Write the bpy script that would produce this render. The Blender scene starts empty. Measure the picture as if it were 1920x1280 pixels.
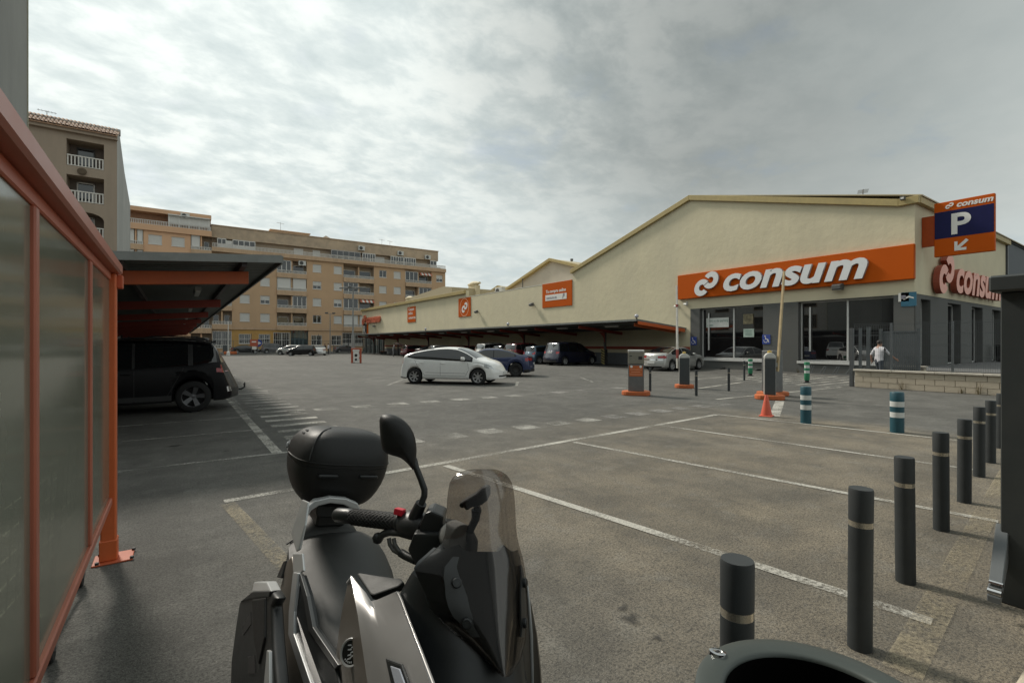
import bpy, bmesh, math, random
from mathutils import Vector, Matrix
from math import radians, sin, cos, pi, sqrt, hypot
rnd = random.Random(11)
sc = bpy.context.scene
C = sc.collection

# ------------------------------------------------------------------ camera
EYE, FPX, VH, YAW = 1.6, 915.0, 645.0, radians(34.55)
FX, FY, RX, RY = sin(YAW), cos(YAW), cos(YAW), -sin(YAW)
cam_d = bpy.data.cameras.new('camera'); cam = bpy.data.objects.new('camera', cam_d); C.objects.link(cam)
cam.location = (0, 0, EYE); cam.rotation_euler = (pi/2, 0, -YAW)
cam_d.sensor_width = 36.0; cam_d.lens = FPX/1920*36; cam_d.shift_y = 5.0/1920
cam_d.clip_start = 0.05; cam_d.clip_end = 3000
sc.camera = cam

# ------------------------------------------------------------------ daylight
SUN_AZ = Vector((-0.22, 0.975)).normalized(); SUN_EL = radians(42)
world = bpy.data.worlds.new('World'); sc.world = world; world.use_nodes = True
wn = world.node_tree; wn.nodes.clear()
def N(t, kind, **kw):
    n = t.nodes.new(kind)
    for k, v in kw.items(): setattr(n, k, v)
    return n
def mathn(t, op, a, b=None, c=None, clamp=False):
    n = N(t, 'ShaderNodeMath', operation=op); n.use_clamp = clamp
    for i, x in enumerate((a, b, c)):
        if x is None: continue
        if isinstance(x, (int, float)): n.inputs[i].default_value = x
        else: t.links.new(x, n.inputs[i])
    return n.outputs[0]
def mixc(t, fac, a, b, mode='MIX'):
    n = N(t, 'ShaderNodeMix', data_type='RGBA', blend_type=mode)
    n.clamp_factor = True
    for sock, x in ((n.inputs[0], fac), (n.inputs[6], a), (n.inputs[7], b)):
        if isinstance(x, (int, float)): sock.default_value = x
        elif isinstance(x, (tuple, list)): sock.default_value = (*x, 1) if len(x) == 3 else x
        else: t.links.new(x, sock)
    return n.outputs[2]
def ramp(t, x, stops, interp='LINEAR'):
    n = N(t, 'ShaderNodeValToRGB'); n.color_ramp.interpolation = interp
    e = n.color_ramp.elements
    while len(e) < len(stops): e.new(0.5)
    for el, (p, v) in zip(e, stops):
        el.position = p; el.color = (v, v, v, 1) if isinstance(v, (int, float)) else (*v, 1)
    t.links.new(x, n.inputs[0]); return n.outputs[0]
def noise(t, vec, scale, detail=4, rough=0.55, dist=0.0):
    n = N(t, 'ShaderNodeTexNoise'); n.inputs['Scale'].default_value = scale
    n.inputs['Detail'].default_value = detail; n.inputs['Roughness'].default_value = rough
    n.inputs['Distortion'].default_value = dist
    if vec is not None: t.links.new(vec, n.inputs['Vector'])
    return n.outputs['Fac']

def build_world():
    t = wn
    tc = N(t, 'ShaderNodeTexCoord')
    sky = N(t, 'ShaderNodeTexSky', sky_type='NISHITA'); sky.sun_disc = False
    sky.sun_elevation = SUN_EL; sky.sun_rotation = math.atan2(SUN_AZ.x, SUN_AZ.y)
    sky.air_density = 1.0; sky.dust_density = 2.0; sky.ozone_density = 1.0
    sep = N(t, 'ShaderNodeSeparateXYZ'); t.links.new(tc.outputs['Generated'], sep.inputs[0])
    z = mathn(t, 'MAXIMUM', sep.outputs[2], 0.0)
    den = mathn(t, 'ADD', z, 0.16)
    px = mathn(t, 'DIVIDE', sep.outputs[0], den); py = mathn(t, 'DIVIDE', sep.outputs[1], den)
    comb = N(t, 'ShaderNodeCombineXYZ'); t.links.new(px, comb.inputs[0]); t.links.new(py, comb.inputs[1])
    P = comb.outputs[0]
    big = noise(t, P, 0.62, 3, 0.5, 0.3)
    mid = noise(t, P, 2.4, 6, 0.58, 0.2)
    mp = N(t, 'ShaderNodeMapping'); mp.inputs['Rotation'].default_value = (0, 0, radians(-38)); mp.inputs['Scale'].default_value = (1.0, 1.3, 1); t.links.new(P, mp.inputs[0])
    fine = noise(t, mp.outputs[0], 6.2, 8, 0.60, 0.18)
    # nearness to the hidden sun brightens the cloud deck
    d = N(t, 'ShaderNodeVectorMath', operation='DOT_PRODUCT'); t.links.new(tc.outputs['Generated'], d.inputs[0])
    glow_dir = Vector((SUN_AZ.x*cos(SUN_EL), SUN_AZ.y*cos(SUN_EL), sin(SUN_EL))); d.inputs[1].default_value = glow_dir
    near = ramp(t, d.outputs['Value'], [(0.0, 0.24), (0.5, 0.30), (0.80, 0.60), (1.0, 1.0)])
    broken = mathn(t, 'MULTIPLY_ADD', fine, 0.55, mathn(t, 'MULTIPLY', mid, 0.45))
    # texture of the deck: crisp ripples near the sun side, smooth grey sheets elsewhere
    tex = ramp(t, broken, [(0.38, 0.0), (0.48, 0.36), (0.56, 0.80), (0.66, 1.0)])
    smooth = ramp(t, big, [(0.30, 0.0), (0.5, 0.5), (0.72, 1.0)])
    sheet = mathn(t, 'MULTIPLY_ADD', mid, 0.5, mathn(t, 'MULTIPLY', smooth, 0.5))
    detail_mix = ramp(t, d.outputs['Value'], [(0.35, 0.10), (0.55, 0.45), (0.8, 0.95), (1.0, 0.95)])
    val = N(t, 'ShaderNodeMix', data_type='FLOAT'); t.links.new(detail_mix, val.inputs[0]); t.links.new(sheet, val.inputs[2]); t.links.new(tex, val.inputs[3])
    v = val.outputs[0]
    base = mathn(t, 'MULTIPLY_ADD', near, W_NEAR, W_BASE)
    amp = mathn(t, 'MULTIPLY_ADD', near, 1.9, 0.9)
    # one heavy bank of grey cloud to the right
    k = Vector((FX+.50*RX, FY+.50*RY, .70)).normalized()
    d2 = N(t, 'ShaderNodeVectorMath', operation='DOT_PRODUCT'); t.links.new(tc.outputs['Generated'], d2.inputs[0]); d2.inputs[1].default_value = k
    wob = mathn(t, 'MULTIPLY_ADD', mathn(t, 'SUBTRACT', big, 0.5), 0.16, d2.outputs['Value'])
    bank = ramp(t, wob, [(0.84, 0.0), (0.92, 0.5), (0.99, 1.0)])
    base = mathn(t, 'MULTIPLY', base, mathn(t, 'MULTIPLY_ADD', bank, -0.50, 1.0))
    lum = mathn(t, 'ADD', base, mathn(t, 'MULTIPLY', mathn(t, 'SUBTRACT', v, 0.5), amp))
    tint = mixc(t, v, (0.86, 0.97, 0.965), (0.955, 1.0, 0.955))
    cl = N(t, 'ShaderNodeVectorMath', operation='SCALE'); t.links.new(tint, cl.inputs[0]); t.links.new(lum, cl.inputs['Scale'])
    # thin places let a little blue through
    hole = ramp(t, mid, [(0.28, 0.22), (0.42, 0.0)])
    col = mixc(t, hole, cl.outputs[0], sky.outputs[0])
    bg = N(t, 'ShaderNodeBackground'); bg.inputs[1].default_value = 0.1
    t.links.new(col, bg.inputs[0])
    out = N(t, 'ShaderNodeOutputWorld'); t.links.new(bg.outputs[0], out.inputs[0])
W_NEAR, W_BASE = 3.0, 4.9
build_world()
sun_d = bpy.data.lights.new('sun', 'SUN'); sun = bpy.data.objects.new('sun', sun_d); C.objects.link(sun)
sun_d.energy = 2.7; sun_d.angle = radians(9); sun_d.color = (1.0, 0.93, 0.82)
sun_vec = Vector((SUN_AZ.x*cos(SUN_EL), SUN_AZ.y*cos(SUN_EL), sin(SUN_EL)))
sun.rotation_euler = sun_vec.to_track_quat('Z', 'Y').to_euler(); sun.location = sun_vec*60
vs = sc.view_settings
vs.view_transform = 'Standard'; vs.look = 'None'; vs.exposure = 0.33; vs.gamma = 1.0; vs.use_curve_mapping = False
sc.cycles.max_bounces = 6; sc.cycles.transparent_max_bounces = 12; sc.cycles.caustics_reflective = False; sc.cycles.caustics_refractive = False
sc.cycles.use_denoising = True

# ------------------------------------------------------------------ measuring: from a bearing in the photograph to a place on a real plane
def ray(u):
    k = (u-960)/FPX
    return FX+k*RX, FY+k*RY
def gnd(u, v, z=0.0):
    t = (EYE-z)*FPX/(v-VH); a, b = ray(u)
    return Vector((a*t, b*t, z))
def px_(u, v, X):
    a, b = ray(u); t = X/a
    return Vector((X, b*t, EYE-(v-VH)/FPX*t))
def py_(u, v, Y):
    a, b = ray(u); t = Y/b
    return Vector((a*t, Y, EYE-(v-VH)/FPX*t))
def pd_(u, v, d):
    a, b = ray(u)
    return Vector((a*d, b*d, EYE-(v-VH)/FPX*d))

# ------------------------------------------------------------------ materials
MATS = {}
def mat(name, col, rough=0.6, metal=0.0, spec=0.5, var=0.12, vscale=6.0, bump=0.0, bscale=60.0, coat=0.0, grime=0.0, gscale=1.2, gcol=(0.10, 0.09, 0.075), rvar=0.08, streak=False, bdist=0.01):
    if name in MATS: return MATS[name]
    m = bpy.data.materials.new(name); m.use_nodes = True; t = m.node_tree
    p = t.nodes['Principled BSDF']
    tc = N(t, 'ShaderNodeTexCoord'); vec = tc.outputs['Object']
    n1 = noise(t, vec, vscale, 5, 0.6)
    lo = tuple(c*(1-var) for c in col); hi = tuple(min(1, c*(1+var)) for c in col)
    c = mixc(t, ramp(t, n1, [(0.3, 0.0), (0.7, 1.0)]), lo, hi)
    if grime > 0:
        gv = vec
        if streak:
            mp = N(t, 'ShaderNodeMapping'); mp.inputs['Scale'].default_value = (1, 1, 0.12); t.links.new(vec, mp.inputs[0]); gv = mp.outputs[0]
        n2 = noise(t, gv, gscale, 8, 0.68, 0.3)
        c = mixc(t, mathn(t, 'MULTIPLY', ramp(t, n2, [(0.45, 0.0), (0.75, 1.0)]), grime), c, gcol)
    t.links.new(c, p.inputs['Base Color'])
    t.links.new(mathn(t, 'MULTIPLY_ADD', n1, rvar*2, rough-rvar, clamp=True), p.inputs['Roughness'])
    p.inputs['Metallic'].default_value = metal; p.inputs['Specular IOR Level'].default_value = spec
    p.inputs['Coat Weight'].default_value = coat; p.inputs['Coat Roughness'].default_value = 0.05
    if bump > 0:
        b = N(t, 'ShaderNodeBump'); b.inputs['Strength'].default_value = bump; b.inputs['Distance'].default_value = bdist
        t.links.new(noise(t, vec, bscale, 5, 0.6), b.inputs['Height']); t.links.new(b.outputs[0], p.inputs['Normal'])
    MATS[name] = m; return m
def glass_mat(name, dark=(0.012, 0.014, 0.015), gloss=0.9, f0=0.06, rough=0.02):
    """dark glazing: the room behind is unlit, the pane mirrors what stands before it"""
    if name in MATS: return MATS[name]
    m = bpy.data.materials.new(name); m.use_nodes = True; t = m.node_tree
    p = t.nodes['Principled BSDF']
    tc = N(t, 'ShaderNodeTexCoord')
    n = noise(t, tc.outputs['Object'], 1.5, 3)
    t.links.new(mixc(t, n, tuple(c*0.7 for c in dark), tuple(c*1.4 for c in dark)), p.inputs['Base Color'])
    p.inputs['Roughness'].default_value = rough; p.inputs['IOR'].default_value = (1+sqrt(f0))/(1-sqrt(f0))
    MATS[name] = m; return m
def tint_mat(name, col, gl=0.08, trans=0.75, rough=0.03, haze=0.0, hcol=(0.2, 0.2, 0.18)):
    """see-through tinted sheet with a reflecting face"""
    if name in MATS: return MATS[name]
    m = bpy.data.materials.new(name); m.use_nodes = True; t = m.node_tree
    t.nodes.remove(t.nodes['Principled BSDF'])
    tr = N(t, 'ShaderNodeBsdfTransparent'); tr.inputs[0].default_value = (*col, 1)
    g = N(t, 'ShaderNodeBsdfGlossy'); g.inputs['Roughness'].default_value = rough; g.inputs[0].default_value = (0.9, 0.9, 0.9, 1)
    fr = N(t, 'ShaderNodeFresnel'); fr.inputs[0].default_value = 1.5
    base = tr.outputs[0]
    if haze > 0:
        df = N(t, 'ShaderNodeBsdfDiffuse'); df.inputs[0].default_value = (*hcol, 1)
        tc = N(t, 'ShaderNodeTexCoord')
        n = noise(t, tc.outputs['Object'], 2.0, 6, 0.65)
        mx = N(t, 'ShaderNodeMixShader'); t.links.new(mathn(t, 'MULTIPLY_ADD', n, 0.12, haze-0.06, clamp=True), mx.inputs[0])
        t.links.new(base, mx.inputs[1]); t.links.new(df.outputs[0], mx.inputs[2]); base = mx.outputs[0]
    mx = N(t, 'ShaderNodeMixShader'); t.links.new(mathn(t, 'MULTIPLY', fr.outputs[0], gl/0.04*0.5, clamp=True), mx.inputs[0])
    t.links.new(base, mx.inputs[1]); t.links.new(g.outputs[0], mx.inputs[2])
    t.links.new(mx.outputs[0], t.nodes['Material Output'].inputs[0])
    MATS[name] = m; return m

# ------------------------------------------------------------------ mesh building
def frame(o, xd, yd):
    x = Vector(xd).normalized(); y = Vector(yd).normalized(); z = x.cross(y)
    m = Matrix.Identity(4)
    for i in range(3):
        m[i][0], m[i][1], m[i][2], m[i][3] = x[i], y[i], z[i], o[i]
    return m
class MB:
    def __init__(s): s.v = []; s.f = []
    def add(s, vs, fs, M=None):
        b = len(s.v)
        for p in vs:
            p = Vector(p); s.v.append(tuple(M @ p if M else p))
        s.f += [tuple(i+b for i in f) for f in fs]; return s
    def box(s, x0, x1, y0, y1, z0, z1, M=None):
        return s.add([(x0,y0,z0),(x1,y0,z0),(x1,y1,z0),(x0,y1,z0),(x0,y0,z1),(x1,y0,z1),(x1,y1,z1),(x0,y1,z1)],
                     [(0,3,2,1),(4,5,6,7),(0,1,5,4),(1,2,6,5),(2,3,7,6),(3,0,4,7)], M)
    def quad(s, a, b, c, d): return s.add([a, b, c, d], [(0,1,2,3)])
    def cyl(s, p0, p1, r0, r1=None, n=12, cap=True, M=None):
        r1 = r0 if r1 is None else r1
        p0, p1 = Vector(p0), Vector(p1); d = (p1-p0).normalized()
        a = d.orthogonal().normalized(); b = d.cross(a)
        vs = []
        for p, r in ((p0, r0), (p1, r1)):
            vs += [p + a*(r*cos(2*pi*i/n)) + b*(r*sin(2*pi*i/n)) for i in range(n)]
        fs = [(i, (i+1) % n, n+(i+1) % n, n+i) for i in range(n)]
        if cap: fs += [tuple(reversed(range(n))), tuple(range(n, 2*n))]
        return s.add(vs, fs, M)
    def tube(s, pts, r, n=8, cap=True, flat=1.0, up=None, M=None):
        pts = [Vector(p) for p in pts]; m = len(pts)
        rs = r if isinstance(r, (list, tuple)) else [r]*m
        vs = []; a = None
        for i, p in enumerate(pts):
            d = (pts[min(i+1, m-1)]-pts[max(i-1, 0)]).normalized()
            if a is None:
                a = (Vector(up) if up else d.orthogonal()); a = (a-d*a.dot(d)).normalized()
            else: a = (a-d*a.dot(d)).normalized()
            b = d.cross(a)
            vs += [p + a*(rs[i]*flat*cos(2*pi*k/n)) + b*(rs[i]*sin(2*pi*k/n)) for k in range(n)]
        fs = [(i*n+k, i*n+(k+1) % n, (i+1)*n+(k+1) % n, (i+1)*n+k) for i in range(m-1) for k in range(n)]
        if cap: fs += [tuple(reversed(range(n))), tuple(range((m-1)*n, m*n))]
        return s.add(vs, fs, M)
    def lathe(s, prof, n=24, M=None, close=False, cap=True):
        m = len(prof); vs = []
        for r, z in prof: vs += [(r*cos(2*pi*k/n), r*sin(2*pi*k/n), z) for k in range(n)]
        fs = [(i*n+k, i*n+(k+1) % n, ((i+1) % m)*n+(k+1) % n, ((i+1) % m)*n+k) for i in range(m if close else m-1) for k in range(n)]
        if not close and cap:
            if prof[0][0] > 1e-4: fs.append(tuple(reversed(range(n))))
            if prof[-1][0] > 1e-4: fs.append(tuple(range((m-1)*n, m*n)))
        return s.add(vs, fs, M)
    def prism(s, poly, z0, z1, M=None):
        n = len(poly)
        vs = [(x, y, z0) for x, y in poly]+[(x, y, z1) for x, y in poly]
        return s.add(vs, [tuple(reversed(range(n))), tuple(range(n, 2*n))]+[(i, (i+1) % n, n+(i+1) % n, n+i) for i in range(n)], M)
    def slab(s, pts, off):
        """a closed sheet: polygon of 3-D points given thickness off"""
        n = len(pts); off = Vector(off); pts = [Vector(p) for p in pts]
        return s.add(pts+[p+off for p in pts], [tuple(range(n)), tuple(reversed(range(n, 2*n)))]+[(i, n+i, n+(i+1) % n, (i+1) % n) for i in range(n)])
    def grid(s, rows, closed=False, M=None):
        m, n = len(rows), len(rows[0]); vs = [p for r in rows for p in r]
        fs = [(i*n+k, i*n+(k+1) % n, (i+1)*n+(k+1) % n, (i+1)*n+k) for i in range(m-1) for k in range(n if closed else n-1)]
        return s.add(vs, fs, M)
    def loft(s, secs, M=None):
        n = len(secs[0]); s.grid(secs, True, M)
        b = len(s.v)-n*len(secs); s.f += [tuple(reversed(range(b, b+n))), tuple(range(b+n*(len(secs)-1), b+n*len(secs)))]; return s
    def build(s, name, m=None, parent=None, smooth=None, bevel=0.0, seg=1, fix=True, M=None, solid=0.0):
        me = bpy.data.meshes.new(name); me.from_pydata(s.v, [], s.f)
        if fix or bevel or solid:
            bm = bmesh.new(); bm.from_mesh(me)
            if fix: bmesh.ops.recalc_face_normals(bm, faces=bm.faces)
            if solid: bmesh.ops.solidify(bm, geom=bm.faces[:], thickness=solid)
            if bevel:
                ed = [e for e in bm.edges if len(e.link_faces) == 2 and e.calc_face_angle(0) > radians(28)]
                bmesh.ops.bevel(bm, geom=ed, offset=bevel, segments=seg, affect='EDGES', profile=0.6, clamp_overlap=True)
            bm.to_mesh(me); bm.free()
        if smooth:
            me.shade_smooth(); me.set_sharp_from_angle(angle=radians(smooth))
        if m: me.materials.append(m)
        o = bpy.data.objects.new(name, me); C.objects.link(o)
        if M is not None: o.matrix_world = M
        if parent: o.parent = parent
        return o
def inst(o, name=None, parent=None, M=None, loc=None):
    c = o.copy(); C.objects.link(c)
    if name: c.name = name
    c.parent = parent
    if M is not None: c.matrix_basis = M
    if loc is not None: c.location = loc
    return c
def tag(o, label=None, cat=None, group=None, kind=None):
    if label: o['label'] = label
    if cat: o['category'] = cat
    if group: o['group'] = group
    if kind: o['kind'] = kind
    return o
def thing(name, label, cat, loc=(0,0,0), rotz=0.0, group=None):
    o = bpy.data.objects.new(name, None); C.objects.link(o); o.empty_display_size = 0.2
    o.location = loc; o.rotation_euler = (0, 0, rotz)
    return tag(o, label, cat, group)
def copy_tree(o, parent=None):
    c = o.copy(); C.objects.link(c); c.parent = parent
    for ch in list(o.children): copy_tree(ch, c)
    return c
def recolour(o, old, new):
    for ch in [o]+list(o.children_recursive):
        if ch.type == 'MESH' and ch.data.materials and ch.data.materials[0] == old:
            ch.material_slots[0].link = 'OBJECT'; ch.material_slots[0].material = new
def text_mesh(s, size, extrude=0.0, offset=0.0, shear=0.0, align='LEFT', spacing=1.0, xscale=1.0):
    cu = bpy.data.curves.new('lettering', 'FONT'); cu.body = s; cu.size = size; cu.extrude = extrude; cu.offset = offset
    cu.shear = shear; cu.align_x = align; cu.space_character = spacing; cu.resolution_u = 4
    ob = bpy.data.objects.new('lettering', cu); C.objects.link(ob)
    dg = bpy.context.evaluated_depsgraph_get()
    me = bpy.data.meshes.new_from_object(ob.evaluated_get(dg)); bpy.data.objects.remove(ob); bpy.data.curves.remove(cu)
    if xscale != 1.0:
        for v in me.vertices: v.co.x *= xscale
    return me
def text(name, s, size, M, m, parent=None, **kw):
    me = text_mesh(s, size, **kw); me.name = name; me.materials.clear(); me.materials.append(m)
    o = bpy.data.objects.new(name, me); C.objects.link(o)
    o.matrix_world = M
    if parent: o.parent = parent
    return o
def interp(pts, x):
    """smooth monotone-ish interpolation through (x, y) pairs"""
    if x <= pts[0][0]: return pts[0][1]
    if x >= pts[-1][0]: return pts[-1][1]
    for i in range(len(pts)-1):
        if pts[i][0] <= x <= pts[i+1][0]: break
    def sl(j):
        if j <= 0 or j >= len(pts)-1:
            a, b = (0, 1) if j <= 0 else (len(pts)-2, len(pts)-1)
            return (pts[b][1]-pts[a][1])/(pts[b][0]-pts[a][0])
        d0 = (pts[j][1]-pts[j-1][1])/(pts[j][0]-pts[j-1][0]); d1 = (pts[j+1][1]-pts[j][1])/(pts[j+1][0]-pts[j][0])
        if d0*d1 <= 0: return 0.0
        return 2*d0*d1/(d0+d1)
    (x0, y0), (x1, y1) = pts[i], pts[i+1]; h = x1-x0; s = (x-x0)/h
    m0, m1 = sl(i)*h, sl(i+1)*h
    return y0*(2*s**3-3*s*s+1)+m0*(s**3-2*s*s+s)+y1*(3*s*s-2*s**3)+m1*(s**3-s*s)
def lerp(a, b, t): return a+(b-a)*t
def wall_holes(mb, x0, x1, z0, z1, holes, P, depth):
    """wall face with real openings; P(x, z, d) gives the point d deep behind the face"""
    xs = sorted({x0, x1, *[h[0] for h in holes], *[h[1] for h in holes]}); zs = sorted({z0, z1, *[h[2] for h in holes], *[h[3] for h in holes]})
    for i in range(len(xs)-1):
        for j in range(len(zs)-1):
            cx, cz = (xs[i]+xs[i+1])/2, (zs[j]+zs[j+1])/2
            if any(h[0] < cx < h[1] and h[2] < cz < h[3] for h in holes): continue
            mb.quad(P(xs[i], zs[j], 0), P(xs[i+1], zs[j], 0), P(xs[i+1], zs[j+1], 0), P(xs[i], zs[j+1], 0))
    for a, b, c, d in holes:
        mb.quad(P(a,c,0), P(a,d,0), P(a,d,depth), P(a,c,depth)); mb.quad(P(b,c,0), P(b,c,depth), P(b,d,depth), P(b,d,0))
        mb.quad(P(a,c,0), P(a,c,depth), P(b,c,depth), P(b,c,0)); mb.quad(P(a,d,0), P(b,d,0), P(b,d,depth), P(a,d,depth))
# ================================================================== GROUND AND MARKINGS
def asphalt(name, c1, c2, stain=0.35, grain=0.4, lot=False):
    m = bpy.data.materials.new(name); m.use_nodes = True; t = m.node_tree; p = t.nodes['Principled BSDF']
    tc = N(t, 'ShaderNodeTexCoord'); v = tc.outputs['Object']
    big = noise(t, v, 0.16, 5, 0.6, 0.4); mid = noise(t, v, 1.3, 6, 0.65, 0.2); gr = noise(t, v, 62, 4, 0.75)
    gr2 = noise(t, v, 110, 3, 0.75)
    vo = N(t, 'ShaderNodeTexVoronoi'); vo.inputs['Scale'].default_value = 130; t.links.new(v, vo.inputs['Vector'])
    c = mixc(t, ramp(t, big, [(0.32, 0.0), (0.68, 1.0)]), c1, c2)
    if lot:
        # unswept sandy bays near the gate, and the smoother bluish lane that crosses the lot: laid at different times
        sp_ = N(t, 'ShaderNodeSeparateXYZ'); t.links.new(v, sp_.inputs[0])
        X, Y = sp_.outputs[0], sp_.outputs[1]
        wob = mathn(t, 'MULTIPLY', mathn(t, 'SUBTRACT', noise(t, v, 0.7, 5, .65), .5), 2.2)
        yb = mathn(t, 'ADD', mathn(t, 'ADD', Y, mathn(t, 'MULTIPLY', X, -0.12)), wob)
        dust = mathn(t, 'MULTIPLY', ramp(t, mathn(t, 'MULTIPLY_ADD', yb, -0.25, 1.9, clamp=True), [(0, 0), (1, 1)]), ramp(t, mathn(t, 'MULTIPLY_ADD', mathn(t, 'ADD', X, wob), 0.35, -0.1, clamp=True), [(0, 0), (1, 1)]))
        patch = ramp(t, noise(t, v, 0.55, 6, .62, .5), [(0.34, 0.62), (0.62, 0.92)])
        c = mixc(t, mathn(t, 'MULTIPLY', dust, patch), c, (0.262, 0.220, 0.158))
        lx = mathn(t, 'ADD', X, mathn(t, 'MULTIPLY', wob, 0.5))
        lane = mathn(t, 'MULTIPLY', ramp(t, mathn(t, 'MULTIPLY_ADD', lx, 0.9, -9.6, clamp=True), [(0, 0), (1, 1)]), ramp(t, mathn(t, 'MULTIPLY_ADD', yb, -0.5, 4.6, clamp=True), [(0, 0), (1, 1)]))
        c = mixc(t, mathn(t, 'MULTIPLY', lane, 0.9), c, mixc(t, mid, (0.105, 0.105, 0.098), (0.15, 0.149, 0.138)))
    c = mixc(t, mathn(t, 'MULTIPLY', ramp(t, mid, [(0.38, 1.0), (0.60, 0.0)]), stain), c, tuple(x*0.45 for x in c1))
    pit = noise(t, v, 21, 4, 0.7); c = mixc(t, mathn(t, 'MULTIPLY', ramp(t, pit, [(0.36, 1.0), (0.46, 0.0)]), 0.45), c, tuple(x*0.35 for x in c1))
    pale = noise(t, v, 3.4, 6, 0.7); c = mixc(t, mathn(t, 'MULTIPLY', ramp(t, pale, [(0.52, 0.0), (0.72, 1.0)]), 0.35), c, tuple(min(1, x*1.7) for x in c2))
    # wheel-polished streaks along the driving direction
    mp = N(t, 'ShaderNodeMapping'); mp.inputs['Scale'].default_value = (0.9, 0.12, 1); mp.inputs['Rotation'].default_value = (0, 0, radians(62)); t.links.new(v, mp.inputs[0])
    st = noise(t, mp.outputs[0], 1.1, 4, 0.6, 0.5)
    c = mixc(t, mathn(t, 'MULTIPLY', ramp(t, st, [(0.47, 0.0), (0.68, 1.0)]), 0.34), c, tuple(x*0.62 for x in c1))
    # stones: light and dark chips
    c = mixc(t, mathn(t, 'MULTIPLY', ramp(t, gr, [(0.40, 1.0), (0.55, 0.0)]), grain), c, tuple(x*0.35 for x in c1))
    c = mixc(t, mathn(t, 'MULTIPLY', ramp(t, gr2, [(0.58, 0.0), (0.72, 1.0)]), grain), c, tuple(min(1, x*1.9) for x in c2))
    # oil spots
    oil = noise(t, v, 0.85, 3, 0.5); c = mixc(t, mathn(t, 'MULTIPLY', ramp(t, oil, [(0.70, 0.0), (0.78, 1.0)]), 0.55), c, (0.03, 0.028, 0.026))
    # hair cracks
    cr = N(t, 'ShaderNodeTexVoronoi', feature='DISTANCE_TO_EDGE'); cr.inputs['Scale'].default_value = 0.30
    dv = N(t, 'ShaderNodeVectorMath', operation='ADD'); t.links.new(v, dv.inputs[0])
    nn = N(t, 'ShaderNodeTexNoise'); nn.inputs['Scale'].default_value = 1.6; nn.inputs['Detail'].default_value = 6; t.links.new(v, nn.inputs['Vector'])
    sc_ = N(t, 'ShaderNodeVectorMath', operation='SCALE'); sc_.inputs['Scale'].default_value = 1.3; t.links.new(nn.outputs['Color'], sc_.inputs[0]); t.links.new(sc_.outputs[0], dv.inputs[1])
    t.links.new(dv.outputs[0], cr.inputs['Vector'])
    crack = ramp(t, cr.outputs['Distance'], [(0.0, 1.0), (0.003, 0.0)])
    c = mixc(t, mathn(t, 'MULTIPLY', crack, 0.22), c, (0.025, 0.024, 0.022))
    t.links.new(c, p.inputs['Base Color']); p.inputs['Roughness'].default_value = 0.86; p.inputs['Specular IOR Level'].default_value = 0.35
    b = N(t, 'ShaderNodeBump'); b.inputs['Strength'].default_value = 0.55; b.inputs['Distance'].default_value = 0.006
    t.links.new(mathn(t, 'ADD', vo.outputs['Distance'], mathn(t, 'MULTIPLY', gr, 0.8)), b.inputs['Height']); t.links.new(b.outputs[0], p.inputs['Normal'])
    return m
m_asph = asphalt('worn_asphalt', (0.100, 0.097, 0.088), (0.160, 0.155, 0.140), 0.48, 0.74, True)
m_drive = asphalt('driveway_asphalt', (0.092, 0.092, 0.085), (0.125, 0.124, 0.114), 0.25, 0.35)
m_far = asphalt('street_asphalt', (0.10, 0.10, 0.098), (0.14, 0.138, 0.13), 0.2, 0.2)

def paint(name, col, wear=0.5, asp=(0.15, 0.137, 0.115), full_a=0.94):
    m = bpy.data.materials.new(name); m.use_nodes = True; t = m.node_tree; p = t.nodes['Principled BSDF']
    tc = N(t, 'ShaderNodeTexCoord'); v = tc.outputs['Object']
    a = noise(t, v, 38, 5, 0.75); b = noise(t, v, 1.1, 4, 0.6); g = noise(t, v, 120, 3, 0.7)
    s = mathn(t, 'ADD', mathn(t, 'MULTIPLY', a, 0.6), mathn(t, 'MULTIPLY', b, 0.7))
    k = ramp(t, s, [(wear*1.3-0.10, 0.0), (wear*1.3+0.10, 1.0)])
    full = mixc(t, ramp(t, a, [(0.3, 0.0), (0.7, 1.0)]), tuple(x*0.70 for x in col), col)
    full = mixc(t, ramp(t, g, [(0.38, 0.55), (0.52, 0.0)]), full, tuple(x*0.35 for x in asp))
    t.links.new(full, p.inputs['Base Color']); p.inputs['Roughness'].default_value = 0.8
    t.links.new(mathn(t, 'MULTIPLY', k, full_a), p.inputs['Alpha'])
    return m
m_white = paint('worn_white_paint', (0.56, 0.54, 0.48), 0.47)
m_faint = paint('faded_white_paint', (0.42, 0.41, 0.37), 0.495)
m_cream = paint('worn_cream_paint', (0.46, 0.39, 0.26), 0.52, full_a=0.55)
m_ghost = paint('ghost_paint', (0.30, 0.29, 0.27), 0.49)

tag(MB().quad((-900,-900,0), (900,-900,0), (900,1400,0), (-900,1400,0)).build('ground', m_asph), kind='structure')
# the lane that comes in from the street on the right, and the street behind the lot: sheets 4 mm up
tag(MB().quad((-60,90.5,.004), (120,90.5,.004), (120,102.2,.004), (-60,102.2,.004)).build('road', m_far), kind='structure')
m_kerb = mat('kerb_concrete', (0.34, 0.33, 0.30), 0.85, grime=0.4, bump=0.3, bscale=40)
kb = MB()
for x in range(-60, 120, 2): kb.box(x+.01, x+1.99, 102.2, 102.45, 0, .14)
tag(kb.build('kerb', m_kerb, bevel=0.01), kind='structure')
tag(MB().box(-60, 120, 102.46, 106, 0, .135).build('pavement', mat('pavement_tile', (0.30, 0.28, 0.25), 0.85, grime=0.4)), kind='structure')

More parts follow.
